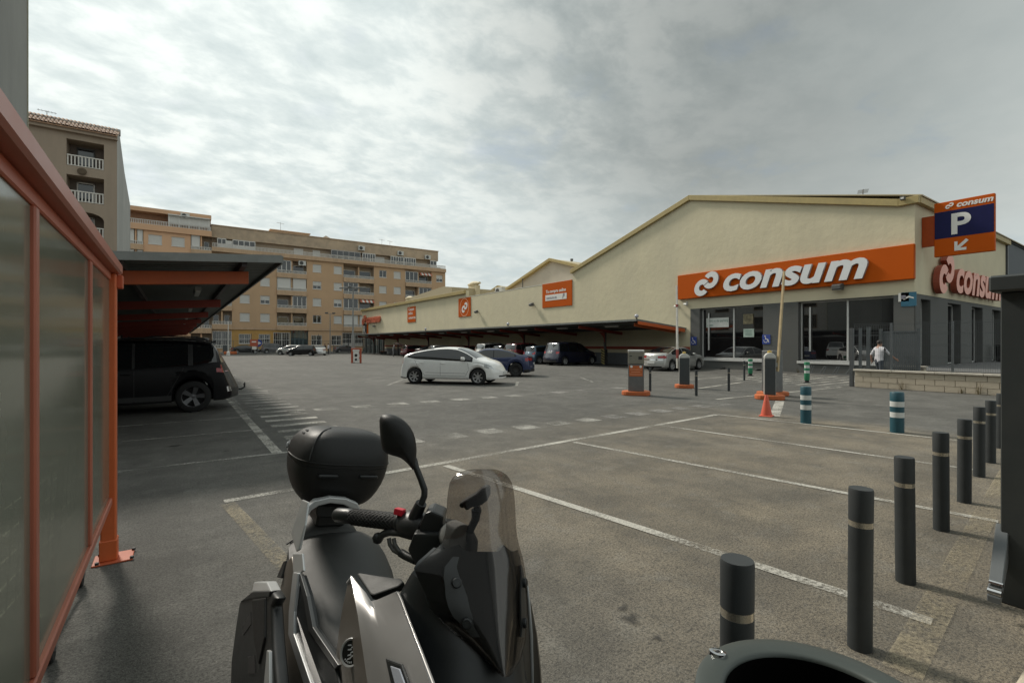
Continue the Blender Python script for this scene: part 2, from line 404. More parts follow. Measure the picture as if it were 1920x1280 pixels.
lay = [0]
def strip(a, b, w, m, name='parking_line', z=None):
    a, b = Vector(a), Vector(b); d = (b-a); d.z = 0; d.normalize(); n = Vector((-d.y, d.x, 0))*w/2
    lay[0] += 1; z = 0.004 if z is None else {.012: .006, .016: .008}[z]
    mb = MB(); L = (b-a).length; k = max(1, int(L/1.2)); rows = []
    for i in range(k+1):
        q = a.lerp(b, i/k); j = (rnd.random()-.5)*w*0.08
        rows.append([(q.x+n.x+d.y*j, q.y+n.y-d.x*j, z), (q.x-n.x+d.y*j, q.y-n.y-d.x*j, z)])
    return tag(mb.grid(rows).build(name, m), kind='structure')
G = gnd
strip(G(420,940), G(1345,777), .115, m_white)
strip(G(836,873), G(1748,1166), .10, m_white, z=.012)
strip(G(1076,829), G(1872,978), .09, m_white, z=.012)
strip(G(1241,798), G(1835,882), .085, m_white, z=.012)
strip(G(1345,777), G(1860,833), .085, m_white, z=.012)
strip(G(427,944), G(590,1118), .13, m_cream, z=.012)
strip(G(1690,1262), G(1893,880), .16, m_cream, z=.016)
# left bays
strip(G(424,742), G(521,851), .14, m_white)
LX = 1.36
for v in (850, 804, 779):
    p = G(500, v); strip((LX, p.y if v != 850 else G(521,850).y, 0), (-3.6, (p.y if v != 850 else G(521,850).y)+.02, 0), .10, m_faint, z=.012)
for y in (16.3, 19.0, 21.7, 24.4, 27.1): strip((LX, y, 0), (-3.6, y, 0), .10, m_faint, z=.012)
strip((LX-.02, 12.4, 0), (LX-.02, 46, 0), .13, m_faint, z=.016)
# ladder walkway beside the left bays
for i in range(46):
    y = 7.55+.735*i
    w = .34 if i < 3 else .26
    strip((LX+.17, y, 0), (LX+1.16+.08*rnd.random(), y, 0), w, m_white if i < 7 else m_faint, 'walkway_stripe')
# two rows of squares: the crossing
for i in range(14): 
    x = 3.02+.935*i; strip((x-.25, 12.47, 0), (x+.25, 12.47, 0), .50, m_faint if i < 8 else m_ghost, 'crossing_square')
strip((2.18, 12.47, 0), (2.42, 12.47, 0), .50, m_faint, 'crossing_square')
for i in range(12):
    x = 3.15+.80*i; strip((x-.22, 7.6, 0), (x+.22, 7.6, 0), .46, m_faint if i < 6 else m_ghost, 'crossing_square')
strip((1.55, 8.1, 0), (1.95, 8.1, 0), .3, m_white, 'crossing_square', z=.012)
# bays in the middle of the lot
strip(G(727,722), G(756,711), .10, m_faint); strip(G(968,723), G(971,716), .12, m_white); strip(G(903,717), G(968,722), .07, m_ghost)
strip(G(1088,707), G(1111,716), .10, m_faint)
for x in (15.2, 20.6): 
    strip((x, 14.2, 0), (x, 62, 0), .10, m_ghost)
for k in range(17):
    y = 18.2+2.62*k
    strip((20.6, y, 0), (22.8, y, 0), .10, m_ghost, z=.012)
    if k != 1: strip((12.9, y+.6, 0), (15.1, y+.6, 0), .10, m_faint, z=.012)
for y in (36, 39, 45, 51): strip((6.2, y, 0), (9.6, y, 0), .12, m_ghost)
# hatched no-parking box by the shop front
for k in range(9):
    y = 8.35+.56*k; strip((19.9+.5*k*.2, y, 0), (27.0, y+.05*k, 0), .16, m_white if k % 3 else m_faint, 'hatching_stripe')
strip((19.0, 13.6, 0), (27.0, 13.9, 0), .12, m_white); strip((15.0, 10.6, 0), (19.6, 11.4, 0), .12, m_white); strip((12.9, 8.3, 0), (20.4, 8.0, 0), .11, m_white)
# a faded lane mark by the cone
strip(G(1462,752), G(1452,780), .22, m_white, 'lane_mark'); strip(G(1395,783), G(1500,789), .05, m_faint, 'lane_mark')
# old oil stains with a shape of their own (sheets on the asphalt)
def oil_mat():
    m = bpy.data.materials.new('oil_stain'); m.use_nodes = True; t = m.node_tree; p = t.nodes['Principled BSDF']
    p.inputs['Base Color'].default_value = (0.030, 0.028, 0.025, 1); p.inputs['Roughness'].default_value = .6
    tc = N(t, 'ShaderNodeTexCoord'); g = N(t, 'ShaderNodeUVMap'); 
    at = N(t, 'ShaderNodeAttribute', attribute_name='edge'); n = noise(t, tc.outputs['Object'], 22, 5, .7)
    a = mathn(t, 'MULTIPLY', ramp(t, mathn(t, 'MULTIPLY_ADD', n, .9, mathn(t, 'SUBTRACT', at.outputs['Fac'], .45)), [(.35, 0), (.85, 1)]), .62)
    t.links.new(a, p.inputs['Alpha']); return m
m_oil = oil_mat()
def stain(u, v, ru, rv):
    c = G(u, v); mb = MB(); n = 22; vs = []
    for i in range(n):
        a = 2*pi*i/n; r = 1+.28*sin(3*a+u)+.16*rnd.uniform(-1, 1)
        vs.append((c.x+ru*r*cos(a), c.y+rv*r*sin(a), .006))
    vs.append((c.x, c.y, .006)); o = mb.add(vs, [(i, (i+1) % n, n) for i in range(n)]).build('oil_patch', m_oil)
    at = o.data.attributes.new('edge', 'FLOAT', 'POINT')
    for i in range(n+1): at.data[i].value = 1.0 if i == n else 0.0
    tag(o, kind='structure')
stain(327, 836, .22, .12); stain(1182, 1160, .11, .10); stain(1168, 1140, .09, .05); stain(1232, 1196, .05, .04); stain(424, 846, .12, .05)
# ================================================================== SUPERMARKET
WX = 29.0          # plane of the long front wall
m_plaster = mat('cream_plaster', (0.62, 0.555, 0.39), 0.9, var=0.06, vscale=0.5, bump=0.4, bscale=2.2, bdist=0.05, grime=0.25, gscale=0.35, gcol=(0.40, 0.37, 0.30), streak=True)
m_plaster2 = mat('beige_plaster', (0.52, 0.47, 0.40), 0.9, var=0.07, vscale=0.5, bump=0.3, bscale=3, grime=0.25, gscale=0.4, gcol=(0.34, 0.31, 0.27), streak=True)
m_gutter = mat('ochre_trim', (0.40, 0.31, 0.13), 0.6, var=0.08, grime=0.2)
m_sgrey = mat('grey_render', (0.10, 0.102, 0.097), 0.85, var=0.06, vscale=1.0, bump=0.2, bscale=10, grime=0.2, gscale=0.8)
m_orange = mat('orange_panel', (0.50, 0.088, 0.004), 0.6, spec=.12, var=0.03, vscale=0.7)
m_letter = mat('white_letter', (0.74, 0.75, 0.75), 0.4, var=0.02)
m_letred = mat('red_letter', (0.62, 0.16, 0.09), 0.45, var=0.04)
m_letpink = mat('faded_letter_face', (0.80, 0.37, 0.28), 0.5, var=0.06)
m_alu = mat('aluminium_frame', (0.62, 0.62, 0.60), 0.45, 0.3, var=0.03)
m_darkal = mat('dark_frame', (0.06, 0.06, 0.06), 0.5, var=0.05)
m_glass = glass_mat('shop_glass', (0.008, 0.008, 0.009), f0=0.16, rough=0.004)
m_roof = mat('roof_sheet', (0.42, 0.36, 0.24), 0.7, var=0.08)
m_stone = mat('pale_sill', (0.50, 0.48, 0.43), 0.8, grime=0.3)

store = thing('supermarket_building', 'long cream supermarket hall with gabled front, ochre roof edge and grey window zone', 'supermarket', (WX, 8.3, 0))
SO = Vector((WX, 8.3, 0))
def S(x, y, z): return Vector((x, y, z))-SO
Y0, YE = 8.27, 92.0
# front wall outline in (y, z): openings are cut as cells, so build it in strips
w = MB()
P = lambda y, z, d: S(WX+d, y, z)
holes = [(15.56, 19.86, .65, 3.97), (9.1, 13.55, .65, 3.97)]
wall_holes(w, Y0, 20.57, 4.0, 4.02, [], P, .3)
def poly_yz(pts, x=WX): w.add([S(x, y, z) for y, z in pts], [tuple(range(len(pts)))])
poly_yz([(Y0,4.02),(20.57,4.02),(20.57,11.62),(8.85,8.45),(Y0,8.45)])
poly_yz([(20.57,0),(32.6,0),(32.6,8.1),(20.6,11.62),(20.57,11.62)])
poly_yz([(32.6,0),(52.3,0),(52.3,7.28),(32.6,7.28)])
poly_yz([(52.3,0),(80.0,0),(80.0,7.85),(52.3,7.85)])
poly_yz([(80.0,3.0),(YE,3.0),(YE,7.85),(80.0,7.85)])
w.box(*(0.002, .40), *(52.3-8.3-.35, 52.3-8.3), 0, 8.1)
# sides and backs so the hall is a solid body
w.add([S(46.3,Y0,4.02),S(WX,Y0,4.02),S(WX,Y0,8.45),S(46.3,Y0,8.45)], [(0,1,2,3)])
w.add([S(WX,YE,3.0),S(60,YE,3.0),S(60,YE,7.8),S(WX,YE,7.8)], [(0,1,2,3)])
w.add([S(WX+.4,32.6,7.28),S(60,32.6,7.28),S(60,32.6,11.6),S(WX+.4,32.6,11.6)], [(0,1,2,3)]) if False else None
w.build('wall', m_plaster, store, fix=False)
# grey lower zone with openings (the front, then the side)
gz = MB(); wall_holes(gz, Y0, 20.57, 0, 4.0, holes, lambda y, z, d: S(WX-.02+d, y, z), .42)
sideh = [(29.75, 31.15, .5, 3.8), (33.9, 36.2, .5, 3.8), (38.3, 40.6, .5, 3.8), (42.8, 45.0, .5, 3.8)]
wall_holes(gz, WX-.02, 46.3, 0, 4.0, sideh, lambda x, z, d: S(x, Y0-.02+d, z), .42)
gz.build('base_wall', m_sgrey, store, fix=False)
gl = MB().box(WX-.03-WX, -WX+WX+.01, 20.57-8.3, 20.60-8.3, 0, 4.0)
# windows of the front
for (a, b, c, d), mull in zip(holes, (17.6, 11.2)):
    f = MB()
    for y0, y1, z0, z1 in ((a, b, c, c+.07), (a, b, d-.07, d), (a, a+.07, c+.07, d-.07), (b-.07, b, c+.07, d-.07), (mull-.045, mull+.045, c+.07, d-.07)):
        f.box(.28, .38, y0-8.3, y1-8.3, z0, z1)
    f.box(.24, .28, b-.55-8.3, b-.45-8.3, 1.2, d-.3)
    wf = f.build('window', m_alu, store, bevel=.008)
    for y0, y1 in ((a+.07, mull-.045), (mull+.045, b-.07)):
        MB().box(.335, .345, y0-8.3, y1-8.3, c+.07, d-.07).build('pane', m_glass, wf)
    MB().box(-.09, .28, a-8.3-.05, b-8.3+.05, c-.14, c).build('sill', m_alu, wf, bevel=.01)
for a, b, c, d in sideh:
    f = MB()
    for x0, x1, z0, z1 in ((a, b, c, c+.08), (a, b, d-.08, d), (a, a+.07, c, d), (b-.07, b, c, d), ((a+b)/2-.04, (a+b)/2+.04, c, d)): f.box(x0-WX, x1-WX, .30, .38, z0, z1)
    wf = f.build('window', m_alu, store)
    MB().box(a+.07-WX, b-.07-WX, .335, .345, c+.08, d-.08).build('pane', m_glass, wf)
    MB().box(a-WX, b-WX, -.06, .30, c-.12, c).build('sill', m_alu, wf)
# backing behind the glass (dark unlit room)
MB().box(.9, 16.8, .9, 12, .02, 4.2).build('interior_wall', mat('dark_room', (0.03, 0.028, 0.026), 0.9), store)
# ochre roof edge bands, each mitred run a piece
def band(y0, z0, y1, z1, h=.34, x0=-.20, x1=.06):
    b = MB(); b.add([S(WX+x0,y0,z0),S(WX+x1,y0,z0),S(WX+x1,y0,z0+h),S(WX+x0,y0,z0+h),S(WX+x0,y1,z1),S(WX+x1,y1,z1),S(WX+x1,y1,z1+h),S(WX+x0,y1,z1+h)],
                    [(0,1,2,3),(7,6,5,4),(0,4,5,1),(1,5,6,2),(2,6,7,3),(3,7,4,0)])
    return b.build('roof_trim', m_gutter, store, bevel=.012)
band(20.58, 11.42, 32.75, 7.84); band(8.86, 8.28, 20.575, 11.42); band(Y0-.2, 8.28, 8.855, 8.28); band(52.0, 7.72, YE+.2, 7.72, .42, -.30, .1)
MB().box(.06, 17.6, -.25, .0, 8.30, 8.62).build('roof_trim', m_gutter, store, bevel=.012)
# white coping on the flat parapet
MB().box(-.02, .35, 32.8-8.3, 51.9-8.3, 7.28, 7.34).build('coping', mat('white_coping', (0.6, 0.58, 0.52), 0.8), store)
# roofs: three gabled bays, the two far ones set back behind the parapet
r = MB()
for (ya, yb, zt, xa, ze) in ((8.0, 32.75, 11.74, WX+.06, 8.1), (32.6, 56.6, 11.55, 36.2, 8.1), (56.6, 80.6, 11.3, 44.5, 8.1)):
    ym = 20.58 if ya < 10 else (ya+yb)/2
    xb = 62.0
    if ya < 10: lo_a = 8.62
    else: lo_a = ze
    for (y0, z0, y1, z1) in ((ya, lo_a, ym, zt), (ym, zt, yb, ze)):
        r.add([S(xa,y0,z0),S(xa,y1,z1),S(xb,y1,z1),S(xb,y0,z0),S(xa,y0,z0+.06),S(xa,y1,z1+.06),S(xb,y1,z1+.06),S(xb,y0,z0+.06)],
              [(0,1,2,3),(7,6,5,4),(0,4,5,1),(3,2,6,7),(1,5,6,2),(0,3,7,4)])
r.build('roof', m_roof, store)
g2 = MB()
g2.add([S(36.4,32.7,6.5),S(36.4,56.5,6.5),S(36.4,56.5,8.05),S(36.4,44.6,11.5),S(36.4,32.7,8.05)], [(0,1,2,3,4)])
g2.add([S(44.7,56.7,6.5),S(44.7,80.5,6.5),S(44.7,80.5,8.05),S(44.7,68.6,11.25),S(44.7,56.7,8.05)], [(0,1,2,3,4)])
g2.build('gable_wall', m_plaster2, store, fix=False)
for (xa, ya, ym, yb, zt) in ((36.2, 32.6, 44.6, 56.6, 11.55), (44.5, 56.6, 68.6, 80.6, 11.3)):
    for (y0, z0, y1, z1) in ((ya, 8.1, ym, zt), (ym, zt, yb, 8.1)):
        b = MB(); b.add([S(xa-.25,y0,z0-.2),S(xa+.2,y0,z0-.2),S(xa+.2,y0,z0+.12),S(xa-.25,y0,z0+.12),S(xa-.25,y1,z1-.2),S(xa+.2,y1,z1-.2),S(xa+.2,y1,z1+.12),S(xa-.25,y1,z1+.12)],
                        [(0,1,2,3),(7,6,5,4),(0,4,5,1),(1,5,6,2),(2,6,7,3),(3,7,4,0)])
        b.build('roof_trim', m_gutter, store)
MB().box(.02, 12, 32.6-8.3, 80-8.3, 6.9, 7.0).build('flat_roof', m_roof, store)
# low raised block on the flat roof between the bays
b = MB(); b.add([S(WX+1.2,58,7.6),S(WX+1.2,72,7.6),S(WX+1.2,72,8.9),S(WX+1.2,60.5,9.5),S(WX+1.2,58,9.2),S(WX+9,58,7.6),S(WX+9,72,7.6),S(WX+9,72,8.9),S(WX+9,60.5,9.5),S(WX+9,58,9.2)],
               [(0,1,2,3,4),(9,8,7,6,5),(0,5,6,1),(1,6,7,2),(2,7,8,3),(3,8,9,4),(4,9,5,0)])
# wainscot under the canopy: a red stripe over a grey dado with white posts, 3 mm proud
MB().box(-.012, -.002, 20.62-8.3, 79.9-8.3, 1.2, 1.42).build('stripe', mat('red_stripe', (0.33, 0.06, 0.035), 0.7, grime=0.3), store)
MB().box(-.010, -.002, 20.62-8.3, 79.9-8.3, .0, .92).build('dado', mat('dado_grey', (0.16, 0.17, 0.18), 0.8, grime=0.3), store)
# entrance at the far end: glazed bays between piers
for k in range(5):
    y = 80.6+2.3*k
    MB().box(-.05, .3, y-8.3, y+.5-8.3, 0, 3.0).build('pier', m_sgrey, store)
    wf = MB().box(.05, .15, y+.55-8.3, y+2.25-8.3, 2.75, 2.9).box(.05, .15, y+1.36-8.3, y+1.44-8.3, 0, 2.75).build('window', m_alu, store)
    MB().box(.09, .11, y+.55-8.3, y+2.25-8.3, .05, 2.75).build('pane', glass_mat('green_glass', (0.02, 0.035, 0.032), f0=0.14), wf)
# dark corrugated annexe behind the cream block: each sheet rib is real
annex = thing('corrugated_annexe', 'dark grey corrugated metal building joined to the far right of the supermarket', 'building', (46.4, 8.3, 0))
c_ = MB(); n = 150
prof = []
for i in range(n+1):
    x = 46.32+i*.20; prof.append((x, (0 if i % 2 else .05)))
for i in range(n):
    (xa, da), (xb, db) = prof[i], prof[i+1]
    c_.quad((xa-46.4, -.03-da, 0), (xb-46.4, -.03-db, 0), (xb-46.4, -.03-db, 8.6), (xa-46.4, -.03-da, 8.6))
c_.box(0, 30, .05, 14, 0, 8.55)
c_.build('wall', mat('anthracite_sheet', (0.075, 0.085, 0.095), 0.5, 0.2, var=0.06), annex, fix=False)
MB().box(-.1, 30.1, -.16, .05, 8.56, 8.8).build('roof_trim', mat('anthracite_trim', (0.05, 0.055, 0.06), 0.5), annex)
MB().box(-.1, .12, -.14, .03, 0, 8.6).build('corner_trim', MATS['anthracite_trim'], annex)

# ------------------------------------------------------------------ lettering and the double-ring emblem
def swirl(M, s, z0, z1, m, parent, name='emblem', side=None):
    """two interlocked open rings"""
    def arc(cx, cy, ro, ri, a0, a1, n=22):
        o = [(cx+ro*cos(radians(lerp(a0,a1,i/n))), cy+ro*sin(radians(lerp(a0,a1,i/n)))) for i in range(n+1)]
        i_ = [(cx+ri*cos(radians(lerp(a1,a0,i/n))), cy+ri*sin(radians(lerp(a1,a0,i/n)))) for i in range(n+1)]
        return [(x*s, y*s) for x, y in o+i_]
    sh = .18
    def skew(p): return [(x+sh*y, y) for x, y in p]
    b = MB(); b.prism(skew(arc(.38, .40, .40, .15, 42, 325)), z0, z1)
    a = MB(); a.prism(skew(arc(.80, .72, .40, .15, -140, 148)), z0+.004, z1+.006)
    for q, k in ((b, 0), (a, 1)):
        q.build('emblem_ring', m, parent, M=M)
def word(M, size, ext, m, parent, side=None, fit=None):
    """the word in heavy slanted letters, each letter a part"""
    adv = 0.0; k = 1.0
    if fit:
        tot = 0.0
        for ch in 'consum':
            me = text_mesh(ch, size, ext, size*.030, .28); xs = [v.co.x for v in me.vertices]; tot += (max(xs)-min(xs))*1.13-size*.045
        k = fit/tot
    for ch in 'consum':
        me = text_mesh(ch, size, ext, size*.030, .28)
        xs = [v.co.x for v in me.vertices]; x0, x1 = min(xs), max(xs)
        for v in me.vertices: v.co.x = (v.co.x-x0)*1.13*k
        me.name = 'letter'; me.materials.clear(); me.materials.append(m)
        o = bpy.data.objects.new('letter', me); C.objects.link(o)
        o.matrix_world = M @ Matrix.Translation((adv, 0, 0)); o.parent = parent
        if side:
            me2 = me.copy(); me2.materials.clear(); me2.materials.append(side)
            for v in me2.vertices: v.co.z = v.co.z*.96-ext*.1
        adv += ((x1-x0)*1.13 - size*.045)*k
    return adv
# front sign board
board = thing('shop_sign', 'long orange sign board with white consum lettering over the shop windows', 'sign', (WX-.001, 21.45, 4.70))
MB().box(-.24, -.004, -13.22, 0, 0, 1.66).build('board', m_orange, board, bevel=.02)
bo = Vector((WX-.001, 21.45, 4.70))
Mw = frame((-.245, -1.58, .20), (0,-1,0), (0,0,1))
swirl(frame((-.245, -1.40, .08), (0,-1,0), (0,0,1)), 1.36, .05, .17, m_letter, board)
M2 = frame((-.335, -3.55, .29), (0,-1,0), (0,0,1))
adv = word(M2, 2.05, .08, m_letter, board, fit=7.75)
print('word width', adv)
# red letters fixed straight to the side wall and to the far front
sgn = thing('shop_sign', 'red consum letters standing off the cream side wall under the P sign', 'sign', (31.0, Y0, 4.3))
m_side = m_letred
swirl(frame((0.15, -.05, -.15), (1,0,0), (0,0,1)), 1.85, .04, .30, m_letpink, sgn)
word(frame((3.0, -.22, .12), (1,0,0), (0,0,1)), 2.55, .13, m_letpink, sgn, fit=9.3)
sgn2 = thing('shop_sign', 'small red consum letters at the far left end of the cream wall', 'sign', (WX, 91.2, 5.4))
swirl(frame((-.05, 0.3, -.25), (0,-1,0), (0,0,1)), 1.6, .04, .25, m_letred, sgn2)
word(frame((-.20, -2.3, .05), (0,-1,0), (0,0,1)), 2.0, .12, m_letred, sgn2)
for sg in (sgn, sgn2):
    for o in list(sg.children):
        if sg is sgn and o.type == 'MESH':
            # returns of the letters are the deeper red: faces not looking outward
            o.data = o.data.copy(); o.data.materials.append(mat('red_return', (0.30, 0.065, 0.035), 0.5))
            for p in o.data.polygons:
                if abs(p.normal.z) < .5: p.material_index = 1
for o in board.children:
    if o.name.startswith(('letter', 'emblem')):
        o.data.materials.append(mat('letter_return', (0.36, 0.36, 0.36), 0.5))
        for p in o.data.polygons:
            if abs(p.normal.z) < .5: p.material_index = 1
# square boards along the wall
def wall_board(y, z0, z1, wd, label, fn):
    t = thing('wall_sign', label, 'sign', (WX, y, z0))
    MB().box(-.07, -.004, -wd/2, wd/2, 0, z1-z0).build('board', m_orange, t, bevel=.01)
    fn(t, wd, z1-z0); return t
TM = lambda a, b: frame((-.075, -a, b), (0,-1,0), (0,0,1))
m_print = mat('white_print', (0.72, 0.70, 0.66), 0.6, var=0.02)
def s1(t, wd, h):
    for i, (s, z) in enumerate((('a', 2.45), ('Compra', 1.75), ('online', 1.15), ('consum.es', .5))): text('printed_line', s, .62, TM(-wd/2+.45, z), m_print, t, extrude=.004, offset=.012)
wall_board((at_y1 := px_(772, 588, WX)).y, px_(772, 604, WX).z, px_(772, 575, WX).z, 3.0, 'tall orange board with three short lines of white print', s1)
def s2(t, wd, h):
    b = MB(); n = 40; r = 1.12
    for i in range(n):
        a0, a1 = 2*pi*i/n, 2*pi*(i+1)/n
        b.add([(r*cos(a0),r*sin(a0),0),(r*cos(a1),r*sin(a1),0),((r-.1)*cos(a1),(r-.1)*sin(a1),0),((r-.1)*cos(a0),(r-.1)*sin(a0),0)], [(0,1,2,3)])
    b.build('ring', mat('pale_orange_print', (0.70, 0.34, 0.20), 0.6), t, M=TM(0, h/2), fix=False)
    swirl(TM(-.68, h/2-.66), 1.12, .002, .01, m_print, t)
wall_board(px_(871.5, 575, WX).y, px_(871.5, 593.5, WX).z, px_(871.5, 558.5, WX).z, 3.0, 'orange board with the white double ring emblem inside a circle', s2)
def s3(t, wd, h):
    text('printed_line', 'Tu compra online', .40, TM(-wd/2+.55, h*.60), m_print, t, extrude=.004, offset=.012, shear=.1)
    MB().box(-.085, -.071, -(wd/2-.7), wd/2-.5, h*.28, h*.52).build('print_box', m_print, t)
    m_d = mat('grey_print', (0.25, 0.24, 0.28), 0.6)
    text('printed_line', 'consum.es', .36, frame((-.09, wd/2-.65, h*.345), (0,-1,0), (0,0,1)), m_d, t, extrude=.002, offset=.008)
    MB().prism([(0,.0),(.18,.26),(.30,.20),(.26,.5),(.1,.42)], 0, .01).build('pointer_icon', m_d, t, M=frame((-.09, -.85, h*.31), (0,-1,0), (0,0,1)))
wall_board(px_(1044.5, 550, WX).y, px_(1044.5, 575, WX).z, px_(1044.5, 529, WX).z, 4.25, 'orange board reading Tu compra online with a white box', s3)
# dark panel with a white R beside an orange stripe
t = thing('wall_sign', 'narrow dark panel with a white R beside an orange strip', 'sign', (WX, 90.3, 3.25))
MB().box(-.06, -.004, -1.1, 1.1, 0, 2.1).build('board', mat('black_board', (0.03, 0.03, 0.035), 0.5), t)
text('letter', 'R', 2.1, frame((-.07, 0.95, .35), (0,-1,0), (0,0,1)), m_print, t, extrude=.006, offset=.03)
MB().box(-.06, -.004, -1.9, -1.12, 0, 2.1).build('stripe', m_orange, t)
# the parking sign that stands out from the side wall
ps = thing('parking_sign', 'boxed orange and blue P sign with an arrow on an orange wall bracket', 'sign', (30.0, 8.25, 5.75))
MB().box(-.11, .11, -2.57, -.47, 0, 2.55).build('box', m_orange, ps, bevel=.015)
MB().box(-.08, .08, -.465, .01, .55, 2.0).build('bracket', mat('orange_bracket', (0.34, 0.055, 0.008), 0.5, spec=.25), ps, bevel=.01)
MB().box(-.117, -.112, -2.55, -.49, .84, 2.10).build('blue_panel', mat('navy_panel', (0.007, 0.008, 0.060), 0.5, spec=.2), ps)
PM = lambda a, b: frame((-.122, -.47-a, b), (0,-1,0), (0,0,1))
text('letter', 'P', 1.32, PM(.57, 1.0), m_print, ps, extrude=.004, offset=.035, xscale=1.08)
ar = MB().prism([(0,0),(.42,0),(.42,.12),(.20,.12),(.50,.42),(.41,.51),(.11,.21),(.11,.43),(0,.43)], 0, .006)
ar.build('arrow', m_print, ps, M=PM(.74, .19))
swirl(PM(.40, 2.20), .24, .002, .008, m_print, ps)
text('printed_line', 'consum', .36, PM(.80, 2.22), m_print, ps, extrude=.003, offset=.012, shear=.25, xscale=1.1)
# two small plates on the corner pier, and blue wheelchair plates
m_blue = mat('sign_blue', (0.03, 0.06, 0.28), 0.5)
def wheelchair(M, s, parent):
    b = MB(); n = 18
    for i in range(n):
        a0, a1 = radians(-200+260*i/n), radians(-200+260*(i+1)/n)
        b.add([(.45*cos(a0),.45*sin(a0)+.42,0),(.45*cos(a1),.45*sin(a1)+.42,0),(.34*cos(a1),.34*sin(a1)+.42,0),(.34*cos(a0),.34*sin(a0)+.42,0)], [(0,1,2,3)])
    b.add([(-.12,1.12,.001),(.06,1.12,.001),(.1,.62,.001),(-.05,.62,.001)], [(0,1,2,3)]); b.add([(.0,.62,.0015),(.5,.62,.0015),(.5,.74,.0015),(.0,.74,.0015)], [(0,1,2,3)])
    b.add([(.42,.62,.002),(.56,.62,.002),(.72,.05,.002),(.58,.05,.002)], [(0,1,2,3)])
    b.add([(-.14+.13*cos(2*pi*i/10), 1.3+.13*sin(2*pi*i/10), .001) for i in range(10)], [tuple(range(10))])
    b.build('wheelchair_symbol', m_print, parent, M=M @ Matrix.Scale(s, 4), fix=False)
for u, v, lab in ((1300.5, 640, 'blue wheelchair plate on the grey pier by the silver car'), (1437, 637, 'blue wheelchair plate on the pier between the two shop windows')):
    p = px_(u, v, WX-.025)
    t = thing('disabled_sign', lab, 'sign', (p.x, p.y, p.z-.25), group=None)
    MB().box(-.02, 0, -.24, .24, 0, .56).build('plate', m_blue, t, bevel=.004)
    wheelchair(frame((-.024, .03, .09), (0,-1,0), (0,0,1)), .29, t)
p = px_(1704, 561, WX-.025)
t = thing('wall_sign', 'blue plate with a pale wave mark at the corner of the grey pier', 'sign', (p.x, p.y, p.z-.28))
MB().box(-.02, 0, -.30, .30, -.05, .62).build('plate', mat('teal_plate', (0.03, 0.13, 0.20), 0.5), t)
MB().prism([(-.2,.2),(0,.32),(.2,.25),(.2,.31),(0,.40),(-.2,.28)], 0, .004).build('wave_mark', m_print, t, M=frame((-.022,0,.05),(0,-1,0),(0,0,1)))
p = px_(1694, 559, WX-.025)
t = thing('wall_sign', 'small white plate beside the blue plate on the corner pier', 'sign', (p.x, p.y, p.z-.16))
MB().box(-.02, 0, -.22, .2, 0, .42).build('plate', m_print, t); MB().box(-.026, -.021, -.1, .1, .12, .3).build('print_box', mat('grey_print', (0.25,0.24,0.28), 0.6), t)
# posters inside the left window
p = px_(1344, 605, WX+.30)
t = thing('poster', 'pale banner with two lines of print in the left shop window', 'poster', (p.x, p.y, p.z-.3))
MB().box(-.012, 0, -.85, .75, 0, .62).build('sheet', mat('poster_white', (0.60, 0.62, 0.58), 0.6), t)
for s, z in (('2000 m de parking', .36), ('gratis', .10)): text('printed_line', s, .2, frame((-.016, .68, z), (0,-1,0), (0,0,1)), mat('green_print', (0.10, 0.22, 0.17), 0.6), t, extrude=.001)
p = px_(1403, 600, WX+.30)
t = thing('poster', 'brown picture poster above the pale notice in the left shop window', 'poster', (p.x, p.y, p.z-.24))
MB().box(-.012, 0, -.32, .32, 0, .62).build('sheet', mat('poster_brown', (0.20, 0.17, 0.10), 0.5, var=.6, vscale=5), t)
p = px_(1404, 624, WX+.30)
t = thing('poster', 'pale green notice below the brown poster in the left shop window', 'poster', (p.x, p.y, p.z-.26))
MB().box(-.012, 0, -.34, .34, 0, .52).build('sheet', mat('poster_mint', (0.45, 0.55, 0.48), 0.5), t)
for z in (.12, .22, .36): MB().box(-.016, -.0125, -.2, .22, z, z+.03).build('printed_line', MATS['green_print'], t)
# cameras and floodlights on the wall
m_camw = mat('camera_shell', (0.55, 0.55, 0.52), 0.4); m_flood = mat('floodlight_body', (0.08, 0.08, 0.075), 0.5)
def wall_camera(u, v, lab):
    p = px_(u, v, WX)
    t = thing('security_camera', lab, 'security camera', (p.x, p.y, p.z), group='cameras on the shop front')
    MB().box(-.05, -.003, -.07, .07, -.05, .12).tube([(-.04,0,.05),(-.14,0,.05),(-.18,0,.0)], .025).build('bracket', m_camw, t)
    MB().cyl((-.18,.12,-.03), (-.30,-.20,-.10), .075, n=12).build('body', m_camw, t, smooth=40, bevel=.01)
wall_camera(1270.5, 573, 'white camera left of the orange sign end above the canopy'); wall_camera(1288.5, 569, 'white camera under the left end of the orange sign')
def flood(u, v, lab, Y=None):
    p = px_(u, v, WX)
    t = thing('floodlight', lab, 'floodlight', (p.x, p.y, p.z), group='floodlights on the cream wall')
    MB().box(-.25, -.003, -.03, .03, -.04, .04).build('bracket', m_flood, t)
    MB().add([(-.22,-.28,-.2),(-.22,.28,-.2),(-.22,.28,.16),(-.22,-.28,.16),(-.50,-.2,-.16),(-.50,.2,-.16),(-.50,.2,.05),(-.50,-.2,.05)], [(0,1,2,3),(4,5,6,7),(0,1,5,4),(1,2,6,5),(2,3,7,6),(3,0,4,7)]).build('lamp_housing', m_flood, t, bevel=.015)
    MB().box(-.44, -.26, -.17, .17, -.205, -.198).build('lens', m_print, t)
flood(897, 584, 'black floodlight just right of the emblem board'); flood(1001, 570.5, 'black floodlight left of the online shopping board')
flood(1575, 537.5, 'grey floodlight under the orange shop sign'); flood(704, 611, 'small floodlight below the far red letters')
p = px_(1697, 372, WX)
